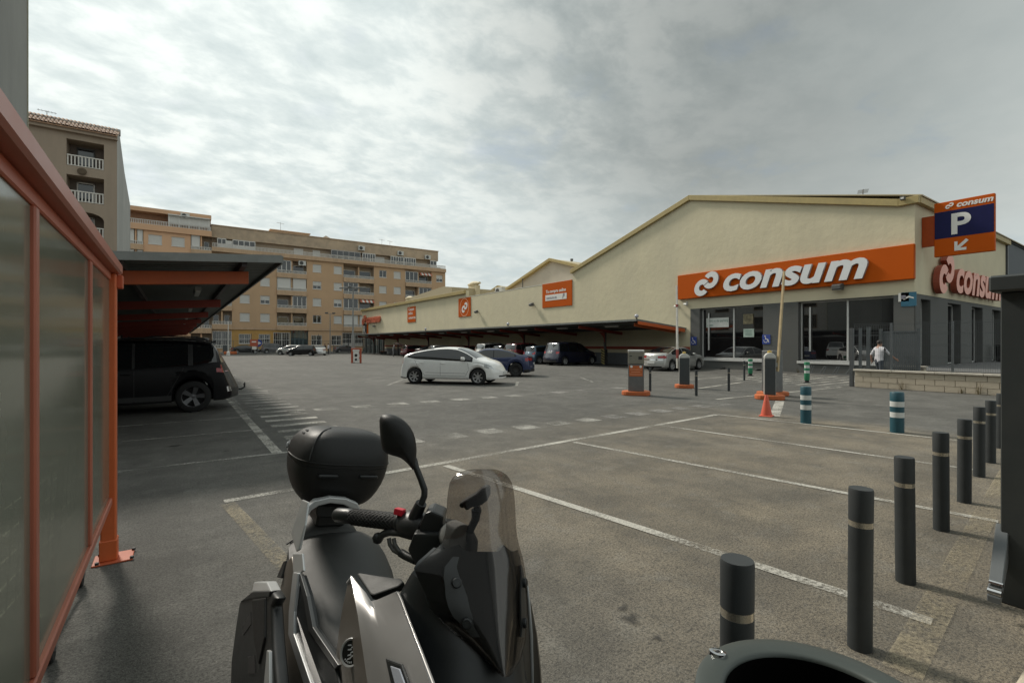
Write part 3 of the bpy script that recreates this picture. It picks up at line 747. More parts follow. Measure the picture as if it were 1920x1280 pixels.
t = thing('floodlight', 'small lamp on the roof edge at the corner of the shop', 'floodlight', (WX-.22, p.y, p.z-.06))
MB().box(-.16, -.01, -.1, .1, -.07, .09).build('lamp_housing', m_flood, t, bevel=.01); MB().box(-.168, -.161, -.06, .06, -.03, .05).build('lens', m_print, t)
# globe lamps along the canopy edge come with the canopy; air conditioner on the gable foot
m_ac = mat('unit_white', (0.55, 0.55, 0.52), 0.5)
def ac_unit(name_label, o, xd, size=.9, cat='air conditioner'):
    t = thing('air_conditioner', name_label, cat, o)
    M = frame((0,0,0), xd, (0,0,1))
    s = size
    MB().box(-s/2, s/2, 0, s*.7, .0, s*.35, M).build('casing', m_ac, t, bevel=.02)
    n = 20; f = MB()
    f.cyl(M @ Vector((-s*.12, s*.35, s*.352)), M @ Vector((-s*.12, s*.35, s*.362)), s*.27, n=n).build('fan_grille', mat('dark_grille', (0.05, 0.05, 0.05), 0.6), t)
    return t
ac_unit('white air conditioner unit at the foot of the far gable wall', (WX+3.0, 48.6, 7.28), (0,-1,0), 1.5)
t = thing('chimney_pipe', 'thin vent pipe with a cap behind the flat parapet', 'pipe', (WX+1.6, px_(980, 530, WX+1.6).y, 7.0))
MB().cyl((0,0,0), (0,0,1.5), .05).cyl((0,0,1.5), (0,0,1.6), .10).build('pipe', m_flood, t)
t = thing('chimney_pipe', 'dark chimney pipe standing on the roof left of the big gable', 'pipe', (40, px_(1072, 490, 40).y, 9.2))
MB().cyl((0,0,0), (0,0,2.6), .09).cyl((0,0,2.6), (0,0,2.85), .18).box(-.3,.3,-.3,.3,-.4,.35).build('pipe', m_flood, t)
b.build('roof_block', m_roof, store)
# two solar tanks and a skylight hump on the long roof
for (u, v, X, lab) in ((889, 531, 34, 'cream roof cowl left of the far gables'), (819, 549, 33, 'cream roof cowl on the ochre roof edge'), (768, 558, 33, 'leftmost cream roof cowl near the far end')):
    p = px_(u, v, X)
    t = thing('roof_cowl', lab, 'roof vent', (X, p.y, p.z-.55), group='cowls along the roof edge')
    M = frame((0,0,.4), (1,0,0), (0,0,1))
    sec = []
    for i in range(7):
        a = i/6; r_ = .42*sin(pi*max(.12, min(.88, a)))+.05
        sec.append([(r_*cos(2*pi*k/12), (a-.5)*3.0, .45+r_*.8*sin(2*pi*k/12)) for k in range(12)])
    MB().loft(sec).box(-.3,.3,-1.1,1.1,-1.5,.2).build('cowl', mat('cowl_cream', (0.55, 0.48, 0.33), 0.7), t, smooth=40)
def aerial(o, h, lab, w=1.0, yaw=0.4):
    t = thing('aerial', lab, 'aerial', o)
    a = MB().cyl((0,0,0), (0,0,h), .03, n=6); d = Vector((cos(yaw), sin(yaw), 0)); e = Vector((-d.y, d.x, 0))
    a.cyl(-d*w*.6+Vector((0,0,h*.95)), d*w*.6+Vector((0,0,h*.95)), .022, n=6)
    for k in range(6):
        q = d*w*(-.5+.2*k)+Vector((0,0,h*.95)); a.cyl(q-e*.28, q+e*.28, .012, n=5)
    a.build('mast', mat('aerial_metal', (0.22, 0.22, 0.22), 0.5, 0.5), t); return t
aerial((36, px_(1618, 372, 36).y, 9.5), 1.9, 'roof aerial above the big gable near the P sign', .8)
# ================================================================== PARKING CANOPIES
m_sheet = mat('canopy_sheet', (0.16, 0.175, 0.165), 0.55, 0.2, var=0.08, grime=0.3)
m_beam = mat('canopy_beam_orange', (0.58, 0.12, 0.03), 0.5, var=0.06, grime=0.2)
m_beamr = mat('canopy_beam_red', (0.30, 0.05, 0.03), 0.55, var=0.06, grime=0.2)
m_post = mat('post_dark', (0.06, 0.05, 0.05), 0.55)
m_lamp = mat('lamp_diffuser', (0.60, 0.60, 0.56), 0.4)
def canopy(label, xo, zo, xi, zi, ya, yb, beams, mb_first, posts, org):
    t = thing('parking_canopy', label, 'carport', org)
    O = Vector(org); s = 1 if xi > xo else -1
    zz = lambda x: zo+(zi-zo)*(x-xo)/(xi-xo)
    r = MB(); pitch = .25; n = int((yb-ya)/pitch)
    for i in range(n):           # trapezoid ribs of the roof sheet, real folds
        y = ya+i*pitch
        pr = [(0,0),(.10,0),(.125,.035),(.225,.035),(.25,0)]
        for (a, h0), (c, h1) in zip(pr[:-1], pr[1:]):
            r.quad(Vector((xo, y+a, zo+h0))-O, Vector((xo, y+c, zo+h1))-O, Vector((xi, y+c, zi+h1))-O, Vector((xi, y+a, zi+h0))-O)
    r.build('roof_sheet', m_sheet, t, fix=False)
    f = MB().box(xo-O.x-.03*s if s > 0 else xo-O.x, xo-O.x if s > 0 else xo-O.x+.03, ya-O.y, yb-O.y, zo-.07-O.z, zo+.06-O.z)
    f.build('edge_trim', mat('canopy_trim', (0.20, 0.21, 0.20), 0.5, 0.2), t)
    a, b_ = (xo, ya-.03), (xi, ya)
    e = MB(); 
    vs = []
    for x in (xo, xi):
        for y in (ya-.03, ya-.002): vs += [(x-O.x, y-O.y, zz(x)-.06-O.z), (x-O.x, y-O.y, zz(x)+.07-O.z)]
    e.add(vs, [(0,1,5,4),(2,6,7,3),(0,4,6,2),(1,3,7,5),(0,2,3,1),(4,5,7,6)]).build('edge_trim', MATS['canopy_trim'], t)
    for x in (xo+s*.55, xo+s*2.2, xo+s*3.9):
        MB().box(x-.04-O.x, x+.04-O.x, ya+.1-O.y, yb-.1-O.y, zz(x)-.115-O.z, zz(x)-.012-O.z).build('purlin', m_post, t)
    for i, y in enumerate(beams):
        bm_ = MB(); w = .07
        x1 = xo+s*.42; 
        top = lambda x: zz(x)-.12-O.z
        def seg(xa, xb, ha, hb, w_):
            bm_.add([(xa-O.x,y-w_-O.y,top(xa)),(xa-O.x,y+w_-O.y,top(xa)),(xa-O.x,y+w_-O.y,top(xa)-ha),(xa-O.x,y-w_-O.y,top(xa)-ha),
                     (xb-O.x,y-w_-O.y,top(xb)),(xb-O.x,y+w_-O.y,top(xb)),(xb-O.x,y+w_-O.y,top(xb)-hb),(xb-O.x,y-w_-O.y,top(xb)-hb)],
                    [(0,1,2,3),(7,6,5,4),(0,4,5,1),(1,5,6,2),(2,6,7,3),(3,7,4,0)])
        seg(x1, xi-s*.02, .22, .22, .05)
        o = bm_.build('beam', mb_first if i == 0 else m_beamr, t, bevel=.006)
        if y in posts:
            px = xi-s*posts[y]
            MB().box(px-.07-O.x, px+.07-O.x, y-.09-O.y, y+.09-O.y, 0-O.z, top(px)-.22).build('post', m_post, t, bevel=.006)
            k = MB()
            for q in range(6):     # curved knee bracket
                a0, a1 = q/6*pi/2, (q+1)/6*pi/2; R = .75
                def kp(a, rr): return (px-s*.07-s*(R-rr*cos(a))-O.x, top(px)-.22-(R-rr*sin(a)))
                p0, p1, p2, p3 = kp(a0, R), kp(a1, R), kp(a1, R-.10*(0)), kp(a0, R)
                c0 = (px-s*.07-s*R*(1-cos(a0))-O.x, top(px)-.225-R*(1-sin(a0))); c1 = (px-s*.07-s*R*(1-cos(a1))-O.x, top(px)-.225-R*(1-sin(a1)))
                xk, zk = px-s*.07-O.x, top(px)-.225
                k.add([(c0[0],y-.03-O.y,c0[1]),(c1[0],y-.03-O.y,c1[1]),(c1[0],y-.03-O.y,zk),(c0[0],y-.03-O.y,zk),(c0[0],y+.03-O.y,c0[1]),(c1[0],y+.03-O.y,c1[1]),(c1[0],y+.03-O.y,zk),(c0[0],y+.03-O.y,zk)],
                      [(0,1,2,3),(7,6,5,4),(0,4,5,1),(1,5,6,2),(2,6,7,3),(3,7,4,0)])
            k.build('bracket', m_beamr, t)
    for i in range(len(beams)-1):
        y = (beams[i]+beams[i+1])/2; x = xo+s*1.1
        l = MB().box(x-.06-O.x, x+.06-O.x, y-.65-O.y, y+.65-O.y, zz(x)-.20-O.z, zz(x)-.118-O.z).build('lamp_housing', mat('lamp_housing', (0.30,0.30,0.29), 0.5), t)
        MB().box(x-.045-O.x, x+.045-O.x, y-.6-O.y, y+.6-O.y, zz(x)-.235-O.z, zz(x)-.201-O.z).build('diffuser', m_lamp, l)
    return t
bl = [10.0+6.7*i for i in range(10)]
canopy('long left parking canopy with orange beams beside the ticket shelter', 1.5, 3.06, -4.1, 2.64, 9.2, 78, bl, m_beam, {y: .5 for y in bl}, (-1.5, 9.2, 0))
br = [21.5+5.3*i for i in range(12)]
cr = canopy('long canopy along the cream supermarket wall with red beams and curved brackets', 24.0, 3.13, WX+.03, 2.66, 20.95, 81, br, m_beam, {y: 1.9 for y in br if br.index(y) % 2 == 1}, (26.5, 20.95, 0))
MB().box(-2.5, 2.4, -.09, -.035, 2.55, 2.70).build('end_fascia', m_beam, cr) if False else None
e = MB(); e.add([(-2.45,-.08,2.86),(2.3,-.08,2.42),(2.3,-.08,2.66),(-2.45,-.08,3.06),(-2.45,-.034,2.86),(2.3,-.034,2.42),(2.3,-.034,2.66),(-2.45,-.034,3.06)], [(0,1,2,3),(7,6,5,4),(0,4,5,1),(1,5,6,2),(2,6,7,3),(3,7,4,0)])
e.build('end_fascia', m_beam, cr)
# striped bumper on the nearest canopy posts and small globes on the edge
m_hz = mat('hazard_yellow', (0.45, 0.36, 0.12), 0.7); m_hk = mat('hazard_black', (0.03, 0.03, 0.03), 0.7)
t = thing('post_guard', 'black and yellow striped guard round the canopy post', 'post guard', (WX-.05-1.9, br[1], 0))
MB().box(-.16, .16, -.18, .18, 0, 1.2).build('guard', m_hk, t)
for k in range(6): MB().add([(-.163,-.18,.05+.2*k),(-.163,.18,.2+.2*k),(-.163,.18,.28+.2*k),(-.163,-.18,.13+.2*k)], [(0,1,2,3)]).build('stripe', m_hz, t)
for u, v, lab in ((1193, 600, 'globe lamp on the near corner of the supermarket canopy'), (952, 612, 'globe lamp on the canopy edge above the white car bonnet'), (797.5, 620, 'globe lamp on the canopy edge left of the emblem board')):
    p = px_(u, v, 23.9)
    t = thing('globe_lamp', lab, 'lamp', (23.93, p.y, 3.19), group='globe lamps on the canopy edge')
    MB().cyl((0,0,0), (0,0,.06), .05).build('base', m_post, t)
    MB().lathe([(0.001,.05),(.10,.09),(.14,.18),(.10,.27),(.001,.31)], 14).build('globe', mat('lamp_globe', (0.5,0.5,0.55), 0.2), t, smooth=60)
# boundary wall behind the left bays
t = thing('boundary_wall', 'low shade-darkened wall behind the left parking bays under the canopy', 'wall', (-4.6, 9, 0))
MB().box(-.12, .12, 0, 68, 0, 2.45).build('wall', mat('shaded_render', (0.10, 0.085, 0.075), 0.9, grime=.4), t)  # dark base colour carries the shade under the canopy
MB().box(-.17, .17, 0, 68, 2.45, 2.53).build('coping', m_kerb, t)

# ================================================================== HOUSES
m_apt = mat('tan_facade', (0.51, 0.34, 0.205), 0.85, var=0.05, vscale=0.3, grime=0.18, gscale=0.25, gcol=(0.27, 0.20, 0.13), streak=True, bump=0.15, bscale=5)
m_apt_l = mat('salmon_facade', (0.62, 0.385, 0.235), 0.85, var=0.05, vscale=0.3, grime=0.15, gscale=0.25, streak=True)
m_apt_top = mat('weathered_parapet', (0.46, 0.355, 0.25), 0.9, var=0.12, vscale=0.6, grime=0.55, gscale=0.5, gcol=(0.18, 0.16, 0.14))
m_apt_g = mat('ochre_ground_floor', (0.46, 0.27, 0.085), 0.85, var=0.06, vscale=.4, grime=0.25)
m_brown = mat('brown_facade', (0.32, 0.255, 0.195), 0.85, var=0.05, vscale=0.4, grime=0.2, streak=True)
m_cement = mat('cement_gable', (0.40, 0.40, 0.38), 0.9, var=0.08, vscale=0.5, grime=0.45, gscale=0.3, gcol=(0.25, 0.25, 0.24), streak=True, bump=.3, bscale=8)
m_bal = mat('white_baluster', (0.60, 0.58, 0.54), 0.7)
m_shut = mat('roller_shutter', (0.58, 0.57, 0.54), 0.6, var=0.04)
m_wfr = mat('white_window_frame', (0.62, 0.61, 0.58), 0.5)
m_wgl = glass_mat('house_glass', (0.02, 0.022, 0.025), f0=0.08, rough=0.03)
m_in = mat('balcony_inside', (0.40, 0.32, 0.24), 0.9)
m_band = mat('slab_edge', (0.50, 0.345, 0.22), 0.85, grime=0.3, streak=True)
AY = 104.0
def AX(u): return py_(u, 600, AY).x
def AZ(u, v): return py_(u, v, AY).z
apt = thing('apartment_building', 'long tan apartment block with white balconies and roller shutters behind the lot', 'apartment building', (AX(397), AY, 0))
AO = apt.location.copy()
def win(x0, x1, z0, z1, style, parent, o, y=.16):
    """a window: frame > shutter or panes"""
    M = lambda x, z: (x-o.x, y, z)
    f = MB(); fw = .09
    for a, b, c, d in ((x0, x1, z0, z0+fw), (x0, x1, z1-fw, z1), (x0, x0+fw, z0+fw, z1-fw), (x1-fw, x1, z0+fw, z1-fw)): f.box(a-o.x, b-o.x, y-.05, y+.05, c, d)
    if style != 'shut': f.box((x0+x1)/2-.05-o.x, (x0+x1)/2+.05-o.x, y-.05, y+.05, z0+fw, z1-fw)
    wf = f.build('window', m_wfr, parent)
    zs = {'shut': z0+fw, 'half': lerp(z0, z1, .45), 'open': z1-fw}[style]
    if zs < z1-fw-.01:
        s = MB(); n = max(1, int((z1-fw-zs)/.16)); h = (z1-fw-zs)/n
        for i in range(n): s.box(x0+fw-o.x, x1-fw-o.x, y-.02-(.012 if i % 2 else 0), y+.02, zs+i*h, zs+(i+1)*h-.012)
        s.build('shutter', m_shut, wf)
    if zs > z0+fw+.01: MB().box(x0+fw-o.x, x1-fw-o.x, y+.005, y+.02, z0+fw, zs).build('pane', m_wgl, wf)
    MB().box(x0-.06-o.x, x1+.06-o.x, -.06, y-.05, z0-.09, z0).build('sill', m_bal, wf)
    return wf
def railing(x0, x1, z, y, parent, o, h=.75):
    r = MB().box(x0-o.x, x1-o.x, y-.07, y+.07, z+h-.09, z+h).box(x0-o.x, x1-o.x, y-.06, y+.06, z, z+.06)
    n = max(2, int((x1-x0)/.24))
    for i in range(n+1):
        x = lerp(x0+.06, x1-.06, i/n); r.box(x-.045-o.x, x+.045-o.x, y-.045, y+.045, z+.06, z+h-.09)
    return r.build('railing', m_bal, parent)
ZF = [AZ(595, v) for v in (617.5,)]
F0, FH = 4.75, 3.43
floors = [F0+FH*i for i in range(4)]; TOPZ = floors[3]+FH   # 18.5
secs = []   # (kind, u0, u1, window centres)
secs_u = [('bay', 397, 435), ('wall', 435, 519, 459, 497), ('bay', 519, 575), ('wall', 575, 644, 594.5, 633.5), ('bay', 644, 701), ('wall', 701, 760, 718, 745), ('bay', 760, 809), ('wall', 809, 835, 824)]
wl = MB(); gf = MB(); inn = MB()
Pf = lambda x, z, d: (x-AO.x, d, z)
styles = ['shut', 'shut', 'half', 'shut', 'shut', 'half', 'shut', 'shut', 'open', 'shut', 'half']
k_st = 0
def bay(x0, x1, floors, o, parent, top, wallmat, variants):
    """a column of recessed balconies"""
    for i, z in enumerate(floors):
        D = 1.5
        inn_ = MB(); zt = (floors[i+1] if i+1 < len(floors) else top)-.42
        inn_.quad(Pf2(x0,z-.0,D,o), Pf2(x1,z,D,o), Pf2(x1,zt,D,o), Pf2(x0,zt,D,o))
        inn_.quad(Pf2(x0,z,.02,o), Pf2(x0,z,D,o), Pf2(x0,zt,D,o), Pf2(x0,zt,.02,o)); inn_.quad(Pf2(x1,z,.02,o), Pf2(x1,zt,.02,o), Pf2(x1,zt,D,o), Pf2(x1,z,D,o))
        inn_.quad(Pf2(x0,z,.02,o), Pf2(x1,z,.02,o), Pf2(x1,z,D,o), Pf2(x0,z,D,o)); inn_.quad(Pf2(x0,zt,.02,o), Pf2(x0,zt,D,o), Pf2(x1,zt,D,o), Pf2(x1,zt,.02,o))
        inn_.build('balcony_recess', m_in, parent, fix=False)
        MB().box(x0-o.x, x1-o.x, -.25, .10, z-.42, z+.50).build('balcony_front', m_band, parent)
        railing(x0+.03, x1-.03, z+.50, -.12, parent, o, .55)
        xm = (x0+x1)/2
        MB().box(xm-.12-o.x, xm+.12-o.x, .12, 1.45, z+.02, zt-.02).build('partition', wallmat, parent)
        for j, (a, b) in enumerate(((x0, xm-.12), (xm+.12, x1))):
            st = variants[(i*2+j) % len(variants)]
            if st == 'glazed':      # the balcony closed in with white framed glass
                f = MB(); n = 3
                for q in range(n+1):
                    x = lerp(a+.06, b-.06, q/n); f.box(x-.06-o.x, x+.06-o.x, .06, .16, z+.5, zt)
                f.box(a-o.x, b-o.x, .06, .16, zt-.12, zt-.001); wf = f.build('window', m_wfr, parent)
                MB().box(a+.05-o.x, b-.05-o.x, .10, .12, z+.5, zt-.12).build('pane', m_wgl, wf)
            elif st == 'blind':
                f = MB().box(a+.1-o.x, b-.1-o.x, .08, .14, z+.5, zt-.01); f.build('shutter', m_shut, parent)
            elif st == 'awning':
                n = 7
                for q in range(n):
                    x = lerp(a+.05, b-.05, q/n); x2 = lerp(a+.05, b-.05, (q+1)/n)
                    MB().add([(x-o.x,.05,zt-.05),(x2-o.x,.05,zt-.05),(x2-o.x,-.75,zt-.75),(x-o.x,-.75,zt-.75)], [(0,1,2,3)]).build('awning_stripe', mat('awning_red', (0.42, 0.13, 0.08), 0.8) if q % 2 == 0 else m_bal, parent)
            if st in ('door', 'awning'):
                f = MB().box(a+.3-o.x, a+.4-o.x, 1.38, 1.48, z, z+2.2).box(b-.4-o.x, b-.3-o.x, 1.38, 1.48, z, z+2.2).box(a+.3-o.x, b-.3-o.x, 1.38, 1.48, z+2.2, z+2.3)
                wf = f.build('balcony_door', m_wfr, parent); MB().box(a+.4-o.x, b-.4-o.x, 1.42, 1.45, z, z+2.2).build('pane', m_wgl, wf)
def Pf2(x, z, d, o): return (x-o.x, d, z)
vv = {397: ['door','door','door','blind','door'], 519: ['door','door','door','glazed','blind','blind','glazed','door'], 644: ['blind','blind','glazed','awning','glazed','door','door','door'], 760: ['door','door','door','door','door','glazed','glazed','awning']}
wall_holes_list = {}
for s_ in secs_u:
    x0, x1 = AX(s_[1]), AX(s_[2])
    if s_[0] == 'bay':
        bay(x0, x1, floors, AO, apt, TOPZ, m_apt, vv[s_[1]])
    else:
        hs = []
        for uc in s_[3:]:
            xc = AX(uc)
            for i in range(4):
                if s_[1] == 809 and False: continue
                z = floors[i]+1.15; ww = 1.62 if uc != 633.5 or i != 1 else 1.5
                hs.append((xc-.82, xc+.82, z, z+1.55))
        wl = MB(); wall_holes(wl, x0, x1, F0-.02, TOPZ, hs, Pf, .22); wl.build('wall', m_apt, apt, fix=False)
        for h in hs:
            st = styles[k_st % len(styles)]; k_st += 1
            win(*h, st, apt, AO)
XA, XB = AX(397), AX(835)
# top slab, terrace, set-back attic
MB().box(XA-AO.x, XB-AO.x, -.45, .3, TOPZ, TOPZ+.78).build('slab_band', m_band, apt)
MB().box(XA-AO.x, XB-AO.x, .31, 14, 0.3, TOPZ+.5).build('core_wall', m_apt, apt) if False else None
MB().box(XA-AO.x+.02, XB-AO.x-.02, 1.56, 14, .0, TOPZ+.6).build('core_wall', m_apt, apt)
MB().box(XB-AO.x-.3, XB-AO.x-.01, .02, 1.56, F0, TOPZ).build('core_wall', m_apt, apt)
railing(XA+.1, XB-.1, TOPZ+.78, -.25, apt, AO, .75)
XE = AX(825)
MB().box(XA-AO.x, XE-AO.x, 1.0, 13.5, TOPZ+2.75, AZ(500, 432)).build('parapet_wall', m_apt_top, apt)
MB().box(XA-AO.x, XE-AO.x, 1.8, 13.0, TOPZ+.6, TOPZ+2.75).build('attic_wall', m_in, apt)
MB().box(XE-AO.x, XB-AO.x-.2, 2.0, 13, TOPZ+.6, TOPZ+1.4).build('attic_wall', m_apt_top, apt)
MB().box(XA-AO.x-.05, XE-AO.x+.1, .85, 13.7, AZ(500,432), AZ(500,432)+.14).build('roof_edge', m_band, apt)
zt0, zt1 = TOPZ+.8, TOPZ+2.72
for (ua, ub, st) in ((400, 406, 'dark'), (408, 425, 'wf'), (425, 436, 'shut'), (437, 480, 'wf2'), (481, 548, 'rail'), (554, 572, 'shutw'), (590, 604, 'shutw'), (622, 677, 'darkg'), (681, 705, 'glass'), (707, 726, 'shutw'), (734, 758, 'glass'), (759, 781, 'glass'), (784, 806, 'rail'), (810, 822, 'wf')):
    x0, x1 = AX(ua), AX(ub)
    if st == 'shut' or st == 'shutw':
        MB().box(x0-AO.x, x1-AO.x, 1.0 if st == 'shut' else 1.7, 1.1 if st == 'shut' else 1.79, zt0, zt1-.3).build('shutter', m_shut, apt)
    elif st in ('wf', 'wf2', 'glass', 'darkg'):
        n = 2 if st == 'wf' else 4 if st == 'wf2' else 5
        y = 1.02 if st in ('wf', 'wf2') else .5
        zl = zt0+.9 if st in ('wf', 'wf2') else zt0+.1
        f = MB(); 
        for q in range(n+1):
            x = lerp(x0+.05, x1-.05, q/n); f.box(x-.06-AO.x, x+.06-AO.x, y-.06, y+.06, zl, zt1-.15)
        f.box(x0-AO.x, x1-AO.x, y-.07, y+.07, zt1-.15, zt1-.001)
        if st in ('wf', 'wf2'): f.box(x0-AO.x, x1-AO.x, y-.05, y+.05, zt0, zl)
        wf = f.build('window', m_wfr if st != 'darkg' else mat('grey_frame', (0.35,0.34,0.33), .5), apt)
        MB().box(x0-AO.x, x1-AO.x, y-.015, y+.015, zl, zt1-.15).build('pane', m_wgl, wf)
# ground floor: ochre and tan render with barred windows, glazed entrance
gsec = [(397, 435, m_in), (435, 545, m_apt_g), (578, 700, m_apt), (700, 835, m_apt_g)]
for ua, ub, mm in gsec:
    x0, x1 = AX(ua), AX(ub); hs = []
    for u, w_, z0, z1 in ((422, 4.0, .95, 4.0), (459, 1.9, 1.7, 3.5), (496, 1.9, 1.7, 3.5), (530, 3.2, .9, 3.9), (594, 2.0, 1.4, 3.4), (631, 2.0, 1.4, 3.4), (663, 4.6, 1.3, 4.0), (725, 2.0, 1.4, 3.4), (760, 2.0, 1.4, 3.4)):
        if ua < u < ub: hs.append((max(x0+.1, AX(u)-w_/2), min(x1-.1, AX(u)+w_/2), z0, z1))
    q = MB(); wall_holes(q, x0, x1, 0, F0-.42, hs, lambda x, z, d: (x-AO.x, .12+d, z), .2); q.build('ground_floor_wall', mm if mm is not m_in else m_apt, apt, fix=False)
    for h in hs:
        wf = win(*h, 'open', apt, AO, y=.30)
        g = MB(); n = int((h[1]-h[0])/.3)
        for i in range(n+1):
            x = lerp(h[0], h[1], i/n); g.box(x-.02-AO.x, x+.02-AO.x, .04, .08, h[2], h[3])
        for z in (h[2]+.05, (h[2]+h[3])/2, h[3]-.05): g.box(h[0]-AO.x, h[1]-AO.x, .03, .09, z-.03, z+.03)
        g.build('window_bars', m_bal, wf)
        if h[1]-h[0] > 3: railing(h[0], h[1], h[2]-.1, -.02, wf, AO, .6)
MB().box(AX(397)-AO.x, AX(835)-AO.x, -.05, .12, F0-.42, F0-.03).build('slab_band', m_band, apt)
x0, x1 = AX(545), AX(578)
f = MB()
for q in range(5):
    x = lerp(x0+.1, x1-.1, q/4); f.box(x-.06-AO.x, x+.06-AO.x, .5, .6, 0, F0-.45)
f.box(x0-AO.x, x1-AO.x, .5, .6, 2.5, 2.62); wf = f.build('entrance_door', mat('teal_frame', (0.10,0.15,0.16), .5), apt)
MB().box(x0-AO.x, x1-AO.x, .54, .56, 0, F0-.45).build('pane', glass_mat('entrance_glass', (0.03,0.045,0.05), f0=.1), wf)
for u, v in ((640, 467, ), (750, 477), (801, 484), (565, 495)):
    pass
# wing on the left: salmon, one storey higher
wing = thing('apartment_building', 'salmon apartment wing with a long top terrace above the left canopy', 'apartment building', (AX(397)-26, AY-.35, 0))
WO = wing.location.copy(); wz = lambda v, u=330: py_(u, v, AY-.35).z
xa, xb = WO.x-6, AX(396.5)
tz = AZ(330, 401.0); 
fl = [wz(447.5)-3.45*i for i in range(7)]
z_t = wz(430, 330)
# floors of the wing hang from its terrace level
lev = [wz(432)-3.5*k for k in range(1, 7)]
hs = []
for u, w_ in ((291, 2.0), (334, 2.0)):
    for z in lev: hs.append((AX(u)-.95, AX(u)+.95, z+.75, z+2.35))
q = MB(); xs0, xs1 = AX(269), AX(357.5)
wall_holes(q, xs0, xs1, 0, lev[0]+3.0, hs, lambda x, z, d: (x-WO.x, d, z), .22)
q.build('wall', m_apt_l, wing, fix=False)
for h in hs: win(*h, 'shut', wing, WO)
bay(AX(357.5), xb, list(reversed(lev)), WO, wing, lev[0]+3.45, m_apt_l, ['door', 'door', 'blind', 'door'])
bay(AX(240), xs0, list(reversed(lev)), WO, wing, lev[0]+3.45, m_apt_l, ['blind', 'blind', 'blind'])
MB().box(xa-WO.x, xb-WO.x, 1.6, 14, 0, lev[0]+3.4).build('core_wall', m_apt_l, wing)
MB().box(xa-WO.x, xb-WO.x, -.35, .1, lev[0]+3.0, lev[0]+4.0).build('slab_band', m_apt_l, wing)
railing(xa+.1, xb-.1, lev[0]+4.0, -.2, wing, WO, .75)
ztw = AZ(330, 395)
MB().box(xa-WO.x, xb-WO.x, .6, 14, lev[0]+6.3, ztw).build('parapet_wall', m_apt_l, wing)
MB().box(xa-WO.x, xb-WO.x, 2.4, 13.6, lev[0]+4.0, lev[0]+6.3).build('attic_wall', mat('terracotta_render', (0.36, 0.20, 0.12), .85), wing)
f = MB()
for q_ in range(5):
    x = lerp(AX(317), AX(392), q_/4); f.box(x-.12-WO.x, x+.12-WO.x, .2, .34, lev[0]+4.0, lev[0]+6.3)
f.box(AX(317)-WO.x-.12, AX(392)-WO.x+.12, .19, .35, lev[0]+6.2, lev[0]+6.31)
wf = f.build('window', m_wfr, wing)
MB().box(AX(318)-WO.x, AX(391)-WO.x, .25, .3, lev[0]+4.6, lev[0]+6.29).build('shutter', m_shut, wf)
MB().box(AX(315)-WO.x, AX(394)-WO.x, -.3, .5, lev[0]+6.05, lev[0]+6.2).build('awning_case', m_wfr, wing)
# small things on the apartment fronts and roofs
for (u, v, y, lab) in ((347, 406, AY-.36+.55, 'air conditioner high on the salmon wing above its glazed terrace'), (677, 466, AY+.95, 'air conditioner on the weathered parapet of the tan block'), (750, 475.5, AY+.95, 'right hand air conditioner on the parapet by the paler strip'), (801, 483, AY+.95, 'air conditioner near the right end of the tan parapet'), (566, 494, AY+.3, 'dark air conditioner inside the balcony below the long band')):
    p = py_(u, v, y); ac_unit(lab, (p.x, y-.02, p.z-.45), (1,0,0), 1.35)
for (u, v, lab) in ((526, 431, 'roof aerial above the tan block left part'), (716, 461, 'aerial near the right end of the tan roof'), (731, 464, 'rightmost aerial on the tan roof')):
    p = py_(u, v, AY+8); aerial((p.x, AY+8, 22.5), p.z-22.5+1.6, lab, 1.4)
p = py_(611, 444, AY+6); t = thing('chimney', 'small chimney with a peaked cap on the tan roof', 'chimney', (p.x, AY+6, 23))
MB().box(-.6,.6,-.5,.5,0,1.4).build('stack', m_apt_top, t); MB().add([(-.9,-.8,1.4),(.9,-.8,1.4),(.9,.8,1.4),(-.9,.8,1.4),(0,0,2.1)], [(0,1,4),(1,2,4),(2,3,4),(3,0,4),(3,2,1,0)]).build('cap', m_in, t)
p = py_(545, 437, AY+7); t = thing('stair_tower', 'low stair head on the roof of the tan block', 'roof housing', (py_(508,432,AY+7).x, AY+7, 22.5))
MB().box(0, py_(580,432,AY+7).x-py_(508,432,AY+7).x, 0, 4, 0, 2.6).build('wall', m_apt_top, t); MB().box(-.2, py_(580,432,AY+7).x-py_(508,432,AY+7).x+.2, -.2, 4.2, 2.6, 2.8).build('roof', m_band, t)

